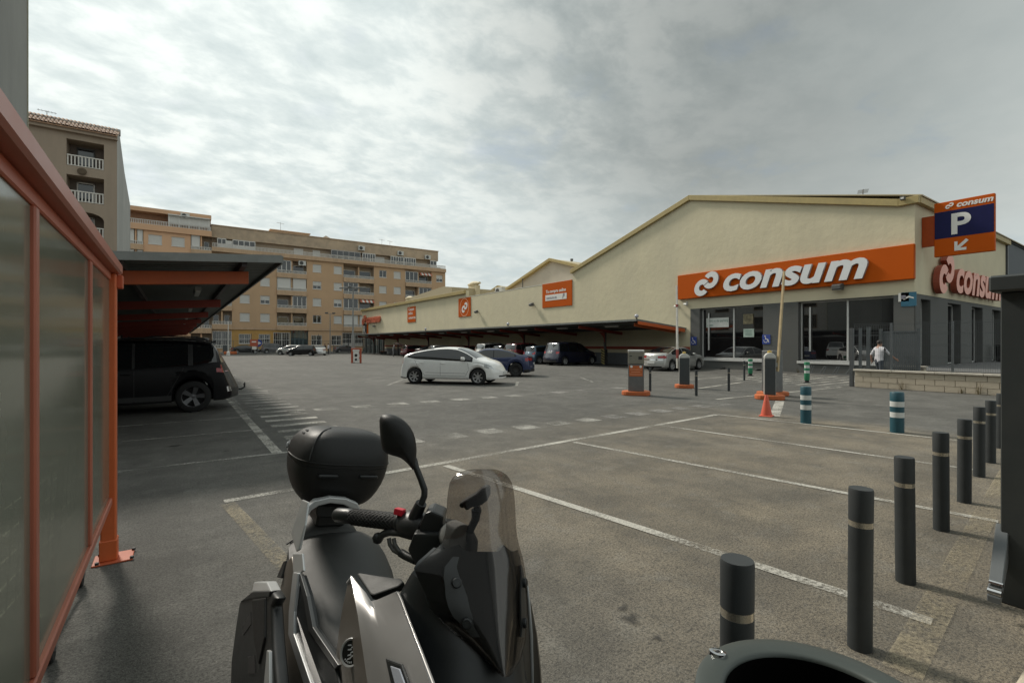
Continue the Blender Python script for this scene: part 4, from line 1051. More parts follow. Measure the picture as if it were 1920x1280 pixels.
# ------------------------------------------------------------------ brown house with a tiled eave at the left
BY = 58.0
hb = thing('apartment_building', 'brown apartment house with a tiled roof edge and bare grey side wall', 'apartment building', (-4.5, BY, 0))
HO = Vector((-4.5, BY, 0)); bz = lambda v, u=170: py_(u, v, BY).z
xl = -15.0; zt = bz(258, 220)
hol = []; 
fl = [bz(316)-3.15*k for k in range(7)]
q = MB(); bx0, bx1 = py_(124.5, 300, BY).x, py_(195, 300, BY).x
for i, z in enumerate(fl):
    hol.append((bx0, bx1, z, z+2.35))
wall_holes(q, xl, -4.5, 0, zt, hol, lambda x, z, d: (x-HO.x, d, z), 1.6)
q.build('wall', m_brown, hb, fix=False)
for i, (a, b_, c, d) in enumerate(hol):
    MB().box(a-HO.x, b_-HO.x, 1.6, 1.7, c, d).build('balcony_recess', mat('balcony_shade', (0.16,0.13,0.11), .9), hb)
    railing(a+.02, b_-.02, c+.05, .1, hb, HO, .95)
    f = MB().box(a+.5-HO.x, a+.6-HO.x, 1.5, 1.6, c, d-.2).box(b_-.9-HO.x, b_-.8-HO.x, 1.5, 1.6, c, d-.2).box(a+.5-HO.x, b_-.8-HO.x, 1.5, 1.6, d-.3, d-.2); wf = f.build('balcony_door', m_wfr if i else m_darkal, hb)
    MB().box(a+.6-HO.x, b_-.9-HO.x, 1.54, 1.56, c, d-.3).build('pane', m_wgl, wf)
    if i >= 2:    # rounded heads to the lower openings
        ar = MB(); w_ = b_-a; n = 8
        pts = [(a-HO.x, d), (a-HO.x, d-.7)]+[(a-HO.x+w_/2-w_/2*cos(pi*k/n), d-.7+.66*sin(pi*k/n)) for k in range(1, n)]+[(b_-HO.x, d-.7), (b_-HO.x, d)]
        ar.prism(pts, .005, .3, frame((0,0,0), (1,0,0), (0,0,1)) @ Matrix.Scale(-1, 4, (0,0,1))); ar.build('arch_head', m_brown, hb)
# eave with rows of roof tiles, every tile a piece
MB().box(xl-HO.x-.2, .05, -.35, 0, zt-.35, zt-.02).build('cornice', m_brown, hb)
m_tile = mat('clay_tile', (0.33, 0.20, 0.125), 0.85, var=0.25, vscale=2.5, grime=0.3)
td = MB(); n = 6
for k in range(n):
    a0, a1 = pi*k/n, pi*(k+1)/n
    td.add([(-.13*cos(a0), -.75, .13*sin(a0)),(-.13*cos(a1), -.75, .13*sin(a1)),(-.11*cos(a1), .0, .11*sin(a1)+.38),(-.11*cos(a0), 0, .11*sin(a0)+.38)], [(0,1,2,3)])
tile0 = None
for row in range(3):
    for i in range(38):
        x = -.15-i*.27
        if tile0 is None:
            tile0 = td.build('roof_tile', m_tile, hb, fix=False); tile0.data.shade_smooth(); o = tile0
        else: o = inst(tile0, 'roof_tile', hb)
        o.location = (x+rnd.uniform(-.012,.012), .22+.62*row, zt+.0+.42*row)
        o.rotation_euler = (radians(rnd.uniform(-2,2)), 0, radians(rnd.uniform(-2,2)))
MB().add([(xl-HO.x,-.5,zt-.02),(.05,-.5,zt-.02),(.05,1.95,zt+1.22),(xl-HO.x,1.95,zt+1.22),(xl-HO.x,-.5,zt-.1),(.05,-.5,zt-.1),(.05,1.95,zt+1.1),(xl-HO.x,1.95,zt+1.1)],
         [(0,1,2,3),(7,6,5,4),(0,4,5,1),(1,5,6,2),(2,6,7,3),(3,7,4,0)]).build('roof', m_tile, hb)
MB().box(xl-HO.x, .1, 1.96, 2.3, zt+.9, zt+1.45).build('roof_ridge', m_cement, hb)
sd = MB(); zf = zt
sd.add([(0,.0,0),(0,16,0),(0,16,zt-2.6),(0,8,zt-.9),(0,2.3,zt+1.3),(0,0,zt-.02),(-10.4,0.05,0),(-10.4,16,0),(-10.4,16,zt-2.6),(-10.4,8,zt-.9),(-10.4,2.3,zt+1.3),(-10.4,.05,zt-.02)],
       [(0,1,2,3,4,5),(1,7,8,2),(2,8,9,3),(3,9,10,4),(7,1,0,6)])
sd.build('gable_wall', m_cement, hb, fix=False)
aerial((py_(88, 225, BY+3).x, BY+3, zt+.9), py_(88,208,BY+3).z-zt-.9, 'roof aerial on the brown tiled house', 1.1, .1)
p = py_(154, 322, BY); t = thing('bird_nest', 'dark vent hole below the top balcony of the brown house', 'vent', (p.x, BY-.01, p.z))
MB().lathe([(.02,-.02),(.3,-.02),(.34,.06),(.18,.12),(.02,.1)], 12, frame((0,0,0), (1,0,0), (0,0,1))).build('vent_cover', mat('nest_brown', (0.10,0.075,0.05), .95, bump=.6, bscale=30), t)
# ------------------------------------------------------------------ blank grey party wall beyond the shelter
gw = thing('grey_building', 'tall blank grey rendered building at the top left corner', 'building', (-4.78, 26.4, 0))
GW = MB().box(-14, 0, -5.4, 0, 0, 16.4)
GW.build('wall', mat('grey_party_wall', (0.30, 0.30, 0.28), 0.9, var=0.1, vscale=0.35, grime=0.5, gscale=0.35, gcol=(0.17,0.17,0.165), streak=True, bump=.3, bscale=4), gw)
MB().box(-.12, .03, .0, .05, 0, 16.4).build('corner_strip', mat('corner_cream', (0.42, 0.40, 0.30), .9), gw)
# the low terrace row along the left side of the lot (mirrored in the shop windows)
nb_ = thing('row_house', 'low white row of houses with brown shutters along the left side of the lot', 'house', (-6.2, 19, 0))
MB().box(-9, 0, -58, 0, 0, 9.4).build('wall', mat('white_render', (0.52, 0.51, 0.48), .9, grime=.2), nb_)
MB().box(-9.1, .25, -58.1, .1, 9.4, 9.7).build('roof_trim', m_brown, nb_)
for k in range(9):
    y = -56+6.3*k
    wf = MB().box(.0, .06, y, y+1.9, 1.0, 2.6).build('window', m_wfr, nb_); MB().box(.061, .075, y+.1, y+1.8, 1.1, 2.5).build('pane', m_wgl, wf)
    wf = MB().box(.0, .06, y+.1, y+1.6, 3.7, 5.0).build('window', m_brown, nb_); MB().box(.061, .075, y+.2, y+1.5, 3.8, 4.9).build('pane', m_wgl, wf)
    wf = MB().box(.0, .06, y+2.6, y+3.9, 6.3, 8.6).build('window', m_brown, nb_); MB().box(.061, .075, y+2.7, y+3.8, 6.4, 8.5).build('pane', m_wgl, wf)
    MB().box(.0, 1.0, y-.4, y+4.6, 5.55, 5.8).build('balcony_slab', m_kerb, nb_)
    MB().box(.0, 1.1, y-.6, y+4.9, 2.75, 3.25).build('awning', m_brown, nb_)
nb2 = thing('row_house', 'low brown and white houses behind the left canopy, beyond the grey building', 'house', (-6.4, 27, 0))
MB().box(-7, 0, 0, 30, 0, 8.8).build('wall', mat('white_render', (0.52, 0.51, 0.48), .9, grime=.2), nb2)
MB().box(-7.1, .2, -.1, 30.1, 8.8, 9.05).build('roof_trim', m_brown, nb2)
for k in range(5):
    y = 1.2+5.8*k
    for z, h_ in ((3.6, 1.7), (6.2, 1.9)):
        wf = MB().box(.0, .06, y, y+2.2, z, z+h_).build('window', m_brown, nb2); MB().box(.061, .075, y+.1, y+2.1, z+.1, z+h_-.1).build('pane', m_wgl, wf)
    MB().box(.0, 1.1, y-.6, y+4.4, 2.7, 3.3).build('awning', m_brown, nb2)
# ================================================================== CARS
m_tyre = mat('tyre_rubber', (0.011, 0.011, 0.011), 0.85, bump=.2, bscale=60)
m_rim = mat('alloy_rim', (0.42, 0.42, 0.42), 0.4, 0.5)
m_rimd = mat('black_rim', (0.03, 0.03, 0.03), 0.35, 0.4)
m_cargl = glass_mat('car_glass', (0.008, 0.009, 0.010), f0=0.07, rough=0.01)
m_screen = glass_mat('car_screen', (0.05, 0.055, 0.058), f0=0.12, rough=0.01)
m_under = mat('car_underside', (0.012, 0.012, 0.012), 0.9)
m_trim = mat('black_trim', (0.02, 0.02, 0.02), 0.6)
m_red = mat('tail_lamp', (0.30, 0.012, 0.015), 0.15, coat=.5)
m_head = mat('head_lamp', (0.55, 0.57, 0.58), 0.1, 0.3, coat=.5)
m_plate = mat('number_plate', (0.62, 0.62, 0.60), 0.5)
m_chrome = mat('chrome', (0.6, 0.6, 0.6), 0.12, 1.0)
def car_paint(name, c, metal=0.3, rough=.35, coat=.8): return mat(name, c, rough, metal, var=.03, coat=coat, rvar=.03)
def wheel_mesh(r, w, spokes, rimmat):
    """tyre with its rim, axis along y, outer face at -y"""
    M = frame((0,0,0), (1,0,0), (0,0,1))
    ty = MB().lathe([(r*.66,-w/2),(r*.90,-w/2),(r*.975,-w*.42),(r,-w*.3),(r,w*.3),(r*.975,w*.42),(r*.90,w/2),(r*.66,w/2)], 32, M, close=True)
    # frame z axis is -y: outer face is +z local
    rm = MB()
    rm.lathe([(r*.69,w*.44),(r*.67,w*.47),(r*.63,w*.42),(r*.61,w*.1),(r*.61,-w*.4),(r*.66,-w*.4)], 32, M, cap=False)
    rm.lathe([(.001,w*.30),(r*.15,w*.28),(r*.15,w*.12),(.001,w*.12)], 16, M, cap=False)
    for k in range(spokes):
        a = 2*pi*k/spokes; ca, sa = cos(a), sin(a)
        def q(rr, tt, zz): return M @ Vector((rr*ca-tt*sa, rr*sa+tt*ca, zz))
        wi, wo = r*(.075 if spokes > 6 else .10), r*(.095 if spokes > 6 else .15)
        rm.add([q(r*.12,-wi,w*.28), q(r*.12,wi,w*.28), q(r*.63,wo,w*.40), q(r*.63,-wo,w*.40), q(r*.12,-wi,w*.16), q(r*.12,wi,w*.16), q(r*.63,wo*.8,w*.26), q(r*.63,-wo*.8,w*.26)],
               [(0,1,2,3),(7,6,5,4),(0,4,5,1),(1,5,6,2),(2,6,7,3),(3,7,4,0)])
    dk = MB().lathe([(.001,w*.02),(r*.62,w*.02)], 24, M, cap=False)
    return ty, rm, dk
def build_car(name, label, cat, P, paint, loc, heading, group=None, detail=True):
    L, W = P['L'], P['W']; top, belt = P['top'], P['belt']; rw = P['rw']; xf, xr = P['xf'], P['xr']
    zlow = P.get('zlow', .20); tum = P.get('tum', .42); ra = rw+.055
    root = thing(name, label, cat, (loc[0], loc[1], 0), heading, group)
    hl = L/2
    xs = [-hl, -hl+.025, -hl+.07, -hl+.13]+[-hl+.2+i*.05 for i in range(int((L-.4)/.05)+1)]+[hl-.2, hl-.13, hl-.07, hl-.025, hl]
    for xw in (xf, xr):
        xs += [xw+ra*cos(radians(a)) for a in range(0, 181, 9)]
        xs += [xw-ra-.006, xw+ra+.006]
    xs = sorted(xs); xx = [xs[0]]
    for x in xs[1:]:
        if x-xx[-1] > .009: xx.append(x)
    xs = xx; xs[-1] = hl
    def hw(x):
        e = abs(x)/hl; s = P.get('nose', .16) if x > 0 else P.get('tail', .10)
        k = max(0, (e-.62)/.38); w = W*(1-s*k**2.2)
        d = hl-abs(x)
        if d < .2: w *= 1-.10*(1-d/.2)**2.2
        return w
    def zl(x):
        z = zlow
        d = hl-abs(x)
        if d < .35: z = zlow+.05*(1-d/.35)
        for xw in (xf, xr):
            if abs(x-xw) < ra: z = max(z, rw+sqrt(ra*ra-(x-xw)**2))
        return z
    segs = [1, 3, 2, 2, 1, 6, 2, 3, 3]
    pc = P.get('curve', .16)
    def section(x):
        w = hw(x); zt = interp(top, x); zb = min(interp(belt, x), zt-.035); z0 = zl(x)
        hgt = zt-zb; yb = w*.965
        zwt = zb+max(0.0, hgt-P.get('rooft', .085)); ywt = yb-tum*(zwt-zb)
        kp = [(w*.93, min(z0, zb-.12)), (w*.985, min(z0+.05, zb-.10)), (w*1.0, lerp(max(z0+.05, zlow+.05), zb, .45) if z0 < zb-.3 else lerp(z0+.05, zb, .5)), (w*.995, lerp(zlow, zb, .74) if z0 < lerp(zlow, zb, .70) else lerp(z0+.05, zb, .62)),
              (w*.98, zb-.05), (yb, zb), (ywt, zwt), (ywt-.075, zt-.028*min(1, hgt/.2)), (ywt*.55, zt-.006), (0, zt)]
        for i in range(1, 6): kp[i] = (kp[i][0], max(kp[i][1], kp[i-1][1]+.004))
        pts = []
        for i, n in enumerate(segs):
            a, b = kp[i], kp[i+1]
            for j in range(n):
                s = j/n
                y, z = lerp(a[0], b[0], s), lerp(a[1], b[1], s)
                if i == 5: y += .018*sin(pi*s)*min(1, (zwt-zb)/.3)
                pts.append((y, z))
        pts.append(kp[-1])
        e = (abs(x)/hl)**7; sg = 1 if x > 0 else -1
        out = []
        for y, z in pts:
            px = x-sg*pc*e*(abs(y)/max(w, .01))**2.2-sg*P.get('lean', .10)*e*max(0, (z-.5))/.5
            out.append((px, y, z))
        return out, zb, zwt
    secs = [section(x) for x in xs]
    segid = []
    for i, n in enumerate(segs): segid += [i]*n
    NR = len(segid)
    groups = {}
    def put(key, pts):
        groups.setdefault(key, MB()).add(pts, [(0,1,2,3)] if len(pts) == 4 else [(0,1,2)])
    lights = P.get('patches', [])
    for i in range(len(xs)-1):
        xm = (xs[i]+xs[i+1])/2
        (A, zbA, zwA), (B, zbB, zwB) = secs[i], secs[i+1]
        wh = (zwA-zbA+zwB-zbB)/2
        for r in range(NR):
            a, b, c, d = A[r], B[r], B[r+1], A[r+1]
            cy, cz = (a[1]+c[1])/2, (a[2]+c[2])/2; sg = segid[r]
            key = 'body'
            if sg == 5 and wh > .05:
                for (w0, w1, nm) in P['wins']:
                    if w0 < xm < w1: key = nm
                if key == 'body' and any(w0-.1 < xm < w1+.1 for w0, w1, _ in P['wins']) and P.get('blackpillar'): key = 'pillar'
            if sg >= 7 or (sg == 6 and (r-sum(segs[:6])) > 0):
                if P['ws'][0] < xm < P['ws'][1]: key = 'windscreen'
                if P['rs'][0] < xm < P['rs'][1]: key = 'rear_window'
            if sg <= 1 and P.get('sill') and cz < P['sill']: key = 'sill_trim'
            for (nm, x0, x1, z0, z1, s0, s1) in lights:
                if x0 <= xm <= x1 and z0 <= cz <= z1 and s0 <= sg <= s1: key = nm
            kL, kR = (key, key) if key in ('body', 'windscreen', 'rear_window') else (key+'|L', key+'|R')
            put(kL, [a, b, c, d]); put(kR, [(a[0],-a[1],a[2]),(d[0],-d[1],d[2]),(c[0],-c[1],c[2]),(b[0],-b[1],b[2])])
    # end caps, curved in plan
    for end, sg in ((0, -1), (len(xs)-1, 1)):
        S_ = secs[end][0]; x = xs[end]; NC = 10
        def capp(r, c):
            y0 = S_[r][1]; f = c/NC*2-1; y = y0*f; z = S_[r][2]
            w = hw(x)
            px = x-sg*pc*(abs(y)/w)**2.2-sg*P.get('lean', .10)*max(0, (z-.5))/.5
            return (px, y, z)
        for r in range(NR):
            for c in range(NC):
                pts = [capp(r, c), capp(r, c+1), capp(r+1, c+1), capp(r+1, c)]
                cz = (pts[0][2]+pts[2][2])/2; cy = abs(pts[0][1]+pts[1][1])/2; key = 'body'
                for (nm, z0, z1, y0, y1) in P.get('front' if sg > 0 else 'rear', []):
                    if z0 <= cz <= z1 and y0 <= cy <= y1: key = nm
                if key in ('tail_light', 'reflector'): key += '|L' if pts[0][1]+pts[1][1] > 0 else '|R'
                if (Vector(pts[3])-Vector(pts[2])).length < 1e-4: pts = pts[:3]
                put(key, pts)
    mm = {'body': paint, 'windscreen': P.get('wsm', m_screen), 'rear_window': P.get('rsm', m_cargl), 'headlight': m_head, 'tail_light': m_red, 'grille': m_trim, 'sill_trim': m_trim, 'pillar': m_trim, 'number_plate': m_plate, 'bumper_trim': m_trim, 'chrome_strip': m_chrome, 'lower_bumper': P.get('lowm', m_trim), 'reflector': m_red, 'clear_tail': mat('clear_tail', (0.5,0.42,0.40), .15, coat=.5)}
    objs = {}
    for key_, mb in groups.items():
        key = key_.split('|')[0]
        nm = key if key in mm else 'side_window'
        me_o = mb.build(nm if nm != 'pillar' else 'pillar_trim', mm.get(key, m_cargl), root, fix=False)
        bm = bmesh.new(); bm.from_mesh(me_o.data); bmesh.ops.remove_doubles(bm, verts=bm.verts, dist=.0008); bmesh.ops.recalc_face_normals(bm, faces=bm.faces); bm.to_mesh(me_o.data); bm.free()
        me_o.data.shade_smooth(); me_o.data.set_sharp_from_angle(angle=radians(42)); objs[key] = me_o
    # dark floor and wheel housings
    MB().box(-hl+.25, hl-.3, -(W-.26), W-.26, zlow+.01, .52).build('underbody', m_under, root)
    ty, rm, dk = wheel_mesh(rw, P.get('tw', .205), P.get('spokes', 7), None)
    w0 = None
    for xw in (xf, xr):
        for s in (-1, 1):
            y = s*(W-.02-P.get('tw', .205)/2)
            if w0 is None:
                w0 = ty.build('wheel', m_tyre, root, smooth=35, fix=True)
                rim = rm.build('rim', P.get('rimm', m_rim), w0, smooth=35); dark = dk.build('spoke_gap_shade', m_under, w0)  # black disc inside the rim paints the shade between the spokes
                w = w0
            else: w = copy_tree(w0, root)
            w.location = (xw, y, rw); w.rotation_euler = (0, rnd.uniform(0, 2), 0 if s < 0 else pi)
    if detail:
        def on_side(x, z):
            sec, _, _ = section(x); 
            for r in range(NR):
                if sec[r][2] <= z <= sec[r+1][2] and sec[r+1][2] > sec[r][2]:
                    return lerp(sec[r][1], sec[r+1][1], (z-sec[r][2])/(sec[r+1][2]-sec[r][2]))
            return W
        for s in (-1, 1):
            for seam in P.get('seams', []):
                mb = MB()
                for (xa, za), (xb, zb) in zip(seam[:-1], seam[1:]):
                    n = 5
                    for j in range(n):
                        x0_, z0_ = lerp(xa, xb, j/n), lerp(za, zb, j/n); x1_, z1_ = lerp(xa, xb, (j+1)/n), lerp(za, zb, (j+1)/n)
                        d = Vector((x1_-x0_, 0, z1_-z0_)).normalized(); nn = Vector((-d.z, 0, d.x))*.005
                        p0 = Vector((x0_, s*(on_side(x0_, z0_)+.0015), z0_)); p1 = Vector((x1_, s*(on_side(x1_, z1_)+.0015), z1_))
                        mb.quad(p0-nn, p1-nn, p1+nn, p0+nn)
                mb.build('door_seam', mat('seam_dark', (0.03,0.03,0.03), .8), root, fix=False)
            for (hx, hz) in P.get('handles', []):
                y = s*on_side(hx, hz)
                MB().box(hx-.09, hx+.09, min(y, y+s*.03), max(y, y+s*.03), hz-.015, hz+.015).build('door_handle', paint, root, bevel=.008)
            mx, mz = P['mirror']; y = s*(on_side(mx, mz)+.0)
            m_ = MB().loft([[(mx+.05*k*0+dx, y+s*yy, mz+.02+zz) for dx, zz in ((-.09*sc_,-.05*sc_),(.05*sc_,-.06*sc_),(.08*sc_,.0),(.04*sc_,.075*sc_),(-.08*sc_,.07*sc_))] for k, (yy, sc_) in enumerate(((.0,.5),(.06,.8),(.12,1.0),(.19,1.0),(.22,.7)))])
            m_.build('mirror', P.get('mirm', paint), root, smooth=60, bevel=.01)
    for ex in P.get('extra', []): ex(root, paint, P, section)
    return root
def plate_rear(z, w=.26):
    def f(root, paint, P, section):
        hl = P['L']/2; lean = P.get('lean', .10)*max(0, z-.5)/.5
        MB().box(-hl+lean-.02, -hl+lean+.03, -w, w, z-.055, z+.055).build('number_plate', m_plate, root)
    return f
def plate_front(z, w=.26):
    def f(root, paint, P, section):
        hl = P['L']/2; MB().box(hl-.03, hl+.02, -w, w, z-.055, z+.055).build('number_plate', m_plate, root)
    return f
def roof_rails(x0, x1, m=None):
    def f(root, paint, P, section):
        for s in (-1, 1):
            pts = []
            for k in range(7):
                x = lerp(x0, x1, k/6); sec, _, _ = section(x); p = sec[-7]
                pts.append((x, s*(p[1]-.03), interp(P['top'], x)+(.035 if 0 < k < 6 else -.02)))
            MB().tube(pts, .018, 6).build('roof_rail', m or m_trim, root, smooth=60)
    return f
def fin(x):
    def f(root, paint, P, section):
        z = interp(P['top'], x)-.004; MB().add([(x-.10,-.02,z),(x+.10,-.012,z),(x-.09,0,z+.07),(x-.10,.02,z),(x+.10,.012,z)], [(0,1,2),(4,3,2),(0,2,3),(1,4,2),(0,3,4,1)]).build('aerial_fin', m_trim, root)
    return f

LIFT = dict(L=4.45, W=.86, rw=.315, xf=1.34, xr=-1.36, zlow=.21, tum=.40, nose=.20, tail=.13, curve=.20, lean=.16, spokes=7,
    top=[(-2.225,.98),(-2.16,1.08),(-1.95,1.17),(-1.3,1.345),(-.6,1.455),(-.05,1.49),(.35,1.465),(.75,1.345),(1.2,1.115),(1.42,1.01),(1.75,.92),(2.0,.82),(2.15,.70),(2.225,.55)],
    belt=[(-2.225,1.0),(-1.75,1.06),(-1.2,.995),(-.4,.965),(.5,.93),(1.2,.89),(1.5,.86),(2.0,.74),(2.225,.5)],
    wins=[(-1.62,-.24,'side_window'),(-.20,1.04,'side_window_f')], blackpillar=True, ws=(.42,1.30), rs=(-1.75,-.55), mirror=(.78,1.0), handles=[(-.1,.84),(-1.02,.86)],
    seams=[[(-.22,.94),(-.22,.36),(.84,.36),(.98,.6),(.92,.88)],[(-1.33,.97),(-1.20,.7),(-.95,.42),(-.9,.36),(-.22,.36)],[(1.16,.88),(1.5,.85),(1.9,.74)],[(-.85,.47),(.84,.45)]],
    patches=[('headlight',1.62,2.12,.66,.84,3,5),('tail_light',-2.16,-2.02,.92,1.02,2,4),('tail_light',-2.16,-2.02,.80,.87,2,4),('clear_tail',-2.16,-2.02,.87,.92,2,4),('bumper_trim',-2.30,-1.75,.19,.30,0,1),('bumper_trim',-2.3,-2.05,.60,.635,0,3)],
    front=[('grille',.30,.37,0,.45),('grille',.62,.67,0,.30)], rear=[('bumper_trim',.19,.33,0,.9),('tail_light',.84,.98,.60,.9)], extra=[plate_front(.46), plate_rear(.78)])
COUPE = dict(L=4.62, W=.90, rw=.335, xf=1.42, xr=-1.38, zlow=.19, tum=.52, nose=.20, tail=.15, curve=.20, lean=.10, spokes=10, rimm=m_rimd, tw=.23,
    top=[(-2.31,.93),(-2.25,1.02),(-1.95,1.05),(-1.6,1.10),(-1.0,1.30),(-.35,1.395),(.1,1.39),(.6,1.23),(1.05,1.02),(1.5,.94),(2.0,.84),(2.2,.72),(2.31,.55)],
    belt=[(-2.31,.9),(-1.8,.99),(-.8,.95),(.4,.90),(1.1,.87),(1.7,.80),(2.31,.5)],
    wins=[(-1.32,-.30,'side_window'),(-.25,.92,'side_window_f')], blackpillar=True, ws=(.22,1.06), rs=(-1.72,-.75), mirror=(.62,.98), handles=[(-.28,.78)],
    seams=[[(-.42,.90),(-.5,.5),(-.42,.33),(.95,.33),(1.05,.6),(.95,.86)]],
    patches=[('headlight',1.85,2.22,.62,.74,3,4),('tail_light',-2.31,-1.93,.78,.93,3,4),('lower_bumper',-2.31,-1.8,.19,.32,0,1)], front=[('grille',.50,.66,0,.5),('lower_bumper',.2,.4,0,.8)], rear=[('tail_light',.78,.93,.38,.9),('lower_bumper',.2,.36,0,.9)], extra=[plate_rear(.62)])
MPV = dict(L=4.63, W=.92, rw=.325, xf=1.44, xr=-1.36, zlow=.20, tum=.30, nose=.20, tail=.07, curve=.16, lean=.22, spokes=7,
    top=[(-2.315,1.05),(-2.27,1.30),(-2.12,1.62),(-1.85,1.71),(-1.0,1.745),(-.1,1.735),(.45,1.66),(.95,1.36),(1.32,1.14),(1.7,1.03),(2.05,.92),(2.22,.78),(2.315,.58)],
    belt=[(-2.315,1.06),(-1.6,1.05),(0,1.0),(1.2,.96),(1.7,.90),(2.315,.55)],
    wins=[(-2.0,-1.02,'side_window_r'),(-.95,-.05,'side_window'),(0.0,1.06,'side_window_f')], blackpillar=False, ws=(.48,1.36), rs=(-2.29,-2.06), rsm=m_screen, mirror=(.86,1.06), handles=[(.12,.88),(-.9,.9)],
    seams=[[(0,1.0),(0,.35),(1.0,.35),(1.08,.9)],[(-1.0,1.0),(-1.0,.5),(-.85,.35),(0,.35)]],
    patches=[('headlight',1.82,2.22,.68,.86,3,5),('tail_light',-2.32,-2.12,.90,1.16,3,4)], front=[('grille',.3,.45,0,.7),('grille',.62,.72,0,.5)], rear=[('tail_light',.88,1.08,.60,.95),('lower_bumper',.2,.38,0,.9)], extra=[plate_rear(.98), roof_rails(-1.9,.2)])
SEDAN = dict(L=4.58, W=.885, rw=.32, xf=1.36, xr=-1.38, zlow=.20, tum=.42, nose=.18, tail=.12, curve=.18, lean=.10, spokes=9, tw=.205,
    top=[(-2.29,.92),(-2.23,1.04),(-2.0,1.08),(-1.7,1.12),(-1.1,1.33),(-.55,1.43),(0,1.435),(.45,1.35),(.95,1.10),(1.25,.99),(1.75,.91),(2.05,.82),(2.2,.68),(2.29,.52)],
    belt=[(-2.29,.92),(-1.8,.99),(-.8,.94),(.4,.91),(1.1,.88),(1.7,.82),(2.29,.5)],
    wins=[(-1.45,-.36,'side_window'),(-.30,.84,'side_window_f')], blackpillar=False, ws=(.40,1.12), rs=(-1.80,-.80), mirror=(.66,.97), handles=[(-.2,.80),(-1.15,.82)],
    seams=[[(-.33,.92),(-.33,.34),(.80,.34),(.92,.6),(.86,.88)],[(-1.3,.95),(-1.1,.6),(-.95,.34),(-.33,.34)]],
    patches=[('headlight',1.8,2.16,.62,.76,3,4),('tail_light',-2.30,-1.98,.76,.92,3,4),('bumper_trim',-2.0,1.9,.52,.545,2,2)], front=[('grille',.3,.42,0,.6)], rear=[('tail_light',.76,.90,.45,.9),('bumper_trim',.2,.30,0,.9),('chrome_strip',.66,.69,0,.9)], extra=[plate_rear(.50)])
SUV = dict(L=4.62, W=.94, rw=.365, xf=1.40, xr=-1.31, zlow=.25, tum=.34, nose=.17, tail=.10, curve=.20, lean=.22, spokes=5, tw=.235, rimm=mat('grey_rim', (0.11,0.11,0.115), .35, .6),
    top=[(-2.31,.95),(-2.26,1.12),(-2.13,1.33),(-1.93,1.53),(-1.80,1.615),(-1.5,1.66),(-.8,1.70),(0,1.70),(.5,1.60),(1.0,1.30),(1.25,1.17),(1.7,1.09),(2.05,1.0),(2.22,.85),(2.31,.62)],
    belt=[(-2.31,1.12),(-1.9,1.17),(-1.2,1.10),(0,1.04),(1.1,.99),(1.7,.95),(2.31,.6)],
    wins=[(-1.92,-1.30,'side_window_r'),(-1.22,-.22,'side_window'),(-.18,.98,'side_window_f')], blackpillar=True, ws=(.54,1.24), rs=(-2.24,-1.88), mirror=(.80,1.1), handles=[(-.05,.92),(-1.05,.95)],
    seams=[[(-.2,1.0),(-.2,.40),(.9,.40),(1.0,.9)],[(-1.12,1.05),(-.95,.7),(-.8,.40),(-.2,.40)]], sill=.36,
    patches=[('headlight',1.85,2.24,.76,.90,3,4),('tail_light',-2.33,-1.86,.93,1.06,3,4),('chrome_strip',-2.33,-2.12,.50,.54,0,3)], front=[('grille',.55,.8,0,.6)], rear=[('tail_light',.93,1.06,.40,.99),('lower_bumper',.2,.48,0,.9),('chrome_strip',.50,.54,0,.9)], extra=[fin(-1.72), roof_rails(-1.7,.3)])
HATCH = dict(L=4.05, W=.86, rw=.31, xf=1.28, xr=-1.26, zlow=.20, tum=.36, nose=.18, tail=.10, curve=.18, lean=.22, spokes=7,
    top=[(-2.025,.92),(-1.97,1.10),(-1.82,1.34),(-1.65,1.42),(-.9,1.475),(-.1,1.48),(.4,1.39),(.85,1.15),(1.1,1.02),(1.5,.94),(1.8,.84),(1.95,.70),(2.025,.52)],
    belt=[(-2.025,1.0),(-1.4,.99),(-.5,.95),(.4,.92),(1.1,.89),(1.5,.82),(2.025,.5)],
    wins=[(-1.55,-.30,'side_window'),(-.25,.78,'side_window_f')], blackpillar=True, ws=(.42,1.06), rs=(-1.98,-1.68), mirror=(.62,1.0), handles=[(-.15,.80),(-1.05,.84)],
    seams=[[(-.28,.92),(-.28,.34),(.75,.34),(.85,.85)]],
    patches=[('headlight',1.5,1.95,.62,.78,3,5),('tail_light',-2.03,-1.80,.80,1.0,3,4)], front=[('grille',.28,.44,0,.6)], rear=[('tail_light',.78,.96,.58,.9),('lower_bumper',.2,.32,0,.9)], extra=[plate_rear(.66)])
def var(P, **k): q = dict(P); q.update(k); return q
def face(v): return math.atan2(v[1], v[0])
white = car_paint('white_paint', (0.80, 0.80, 0.78), 0.0, .3)
blue = car_paint('blue_paint', (0.008, 0.020, 0.075), 0.3); navy = car_paint('navy_paint', (0.006, 0.009, 0.028), 0.3)
silver = car_paint('silver_paint', (0.46, 0.46, 0.44), 0.55, .35); black = car_paint('black_paint', (0.004, 0.004, 0.005), 0.0, .3, .35)
maroon = car_paint('maroon_paint', (0.10, 0.012, 0.018), 0.3); grey = car_paint('grey_paint', (0.12, 0.12, 0.125), 0.5); teal = car_paint('steel_blue_paint', (0.05, 0.09, 0.13), 0.5)
red = car_paint('red_paint', (0.12, 0.010, 0.012), 0.2)
build_car('white_car', 'white liftback car with dark side windows standing alone in the lot', 'car', LIFT, white, (9.43, 17.97), face((.655, -.756)))
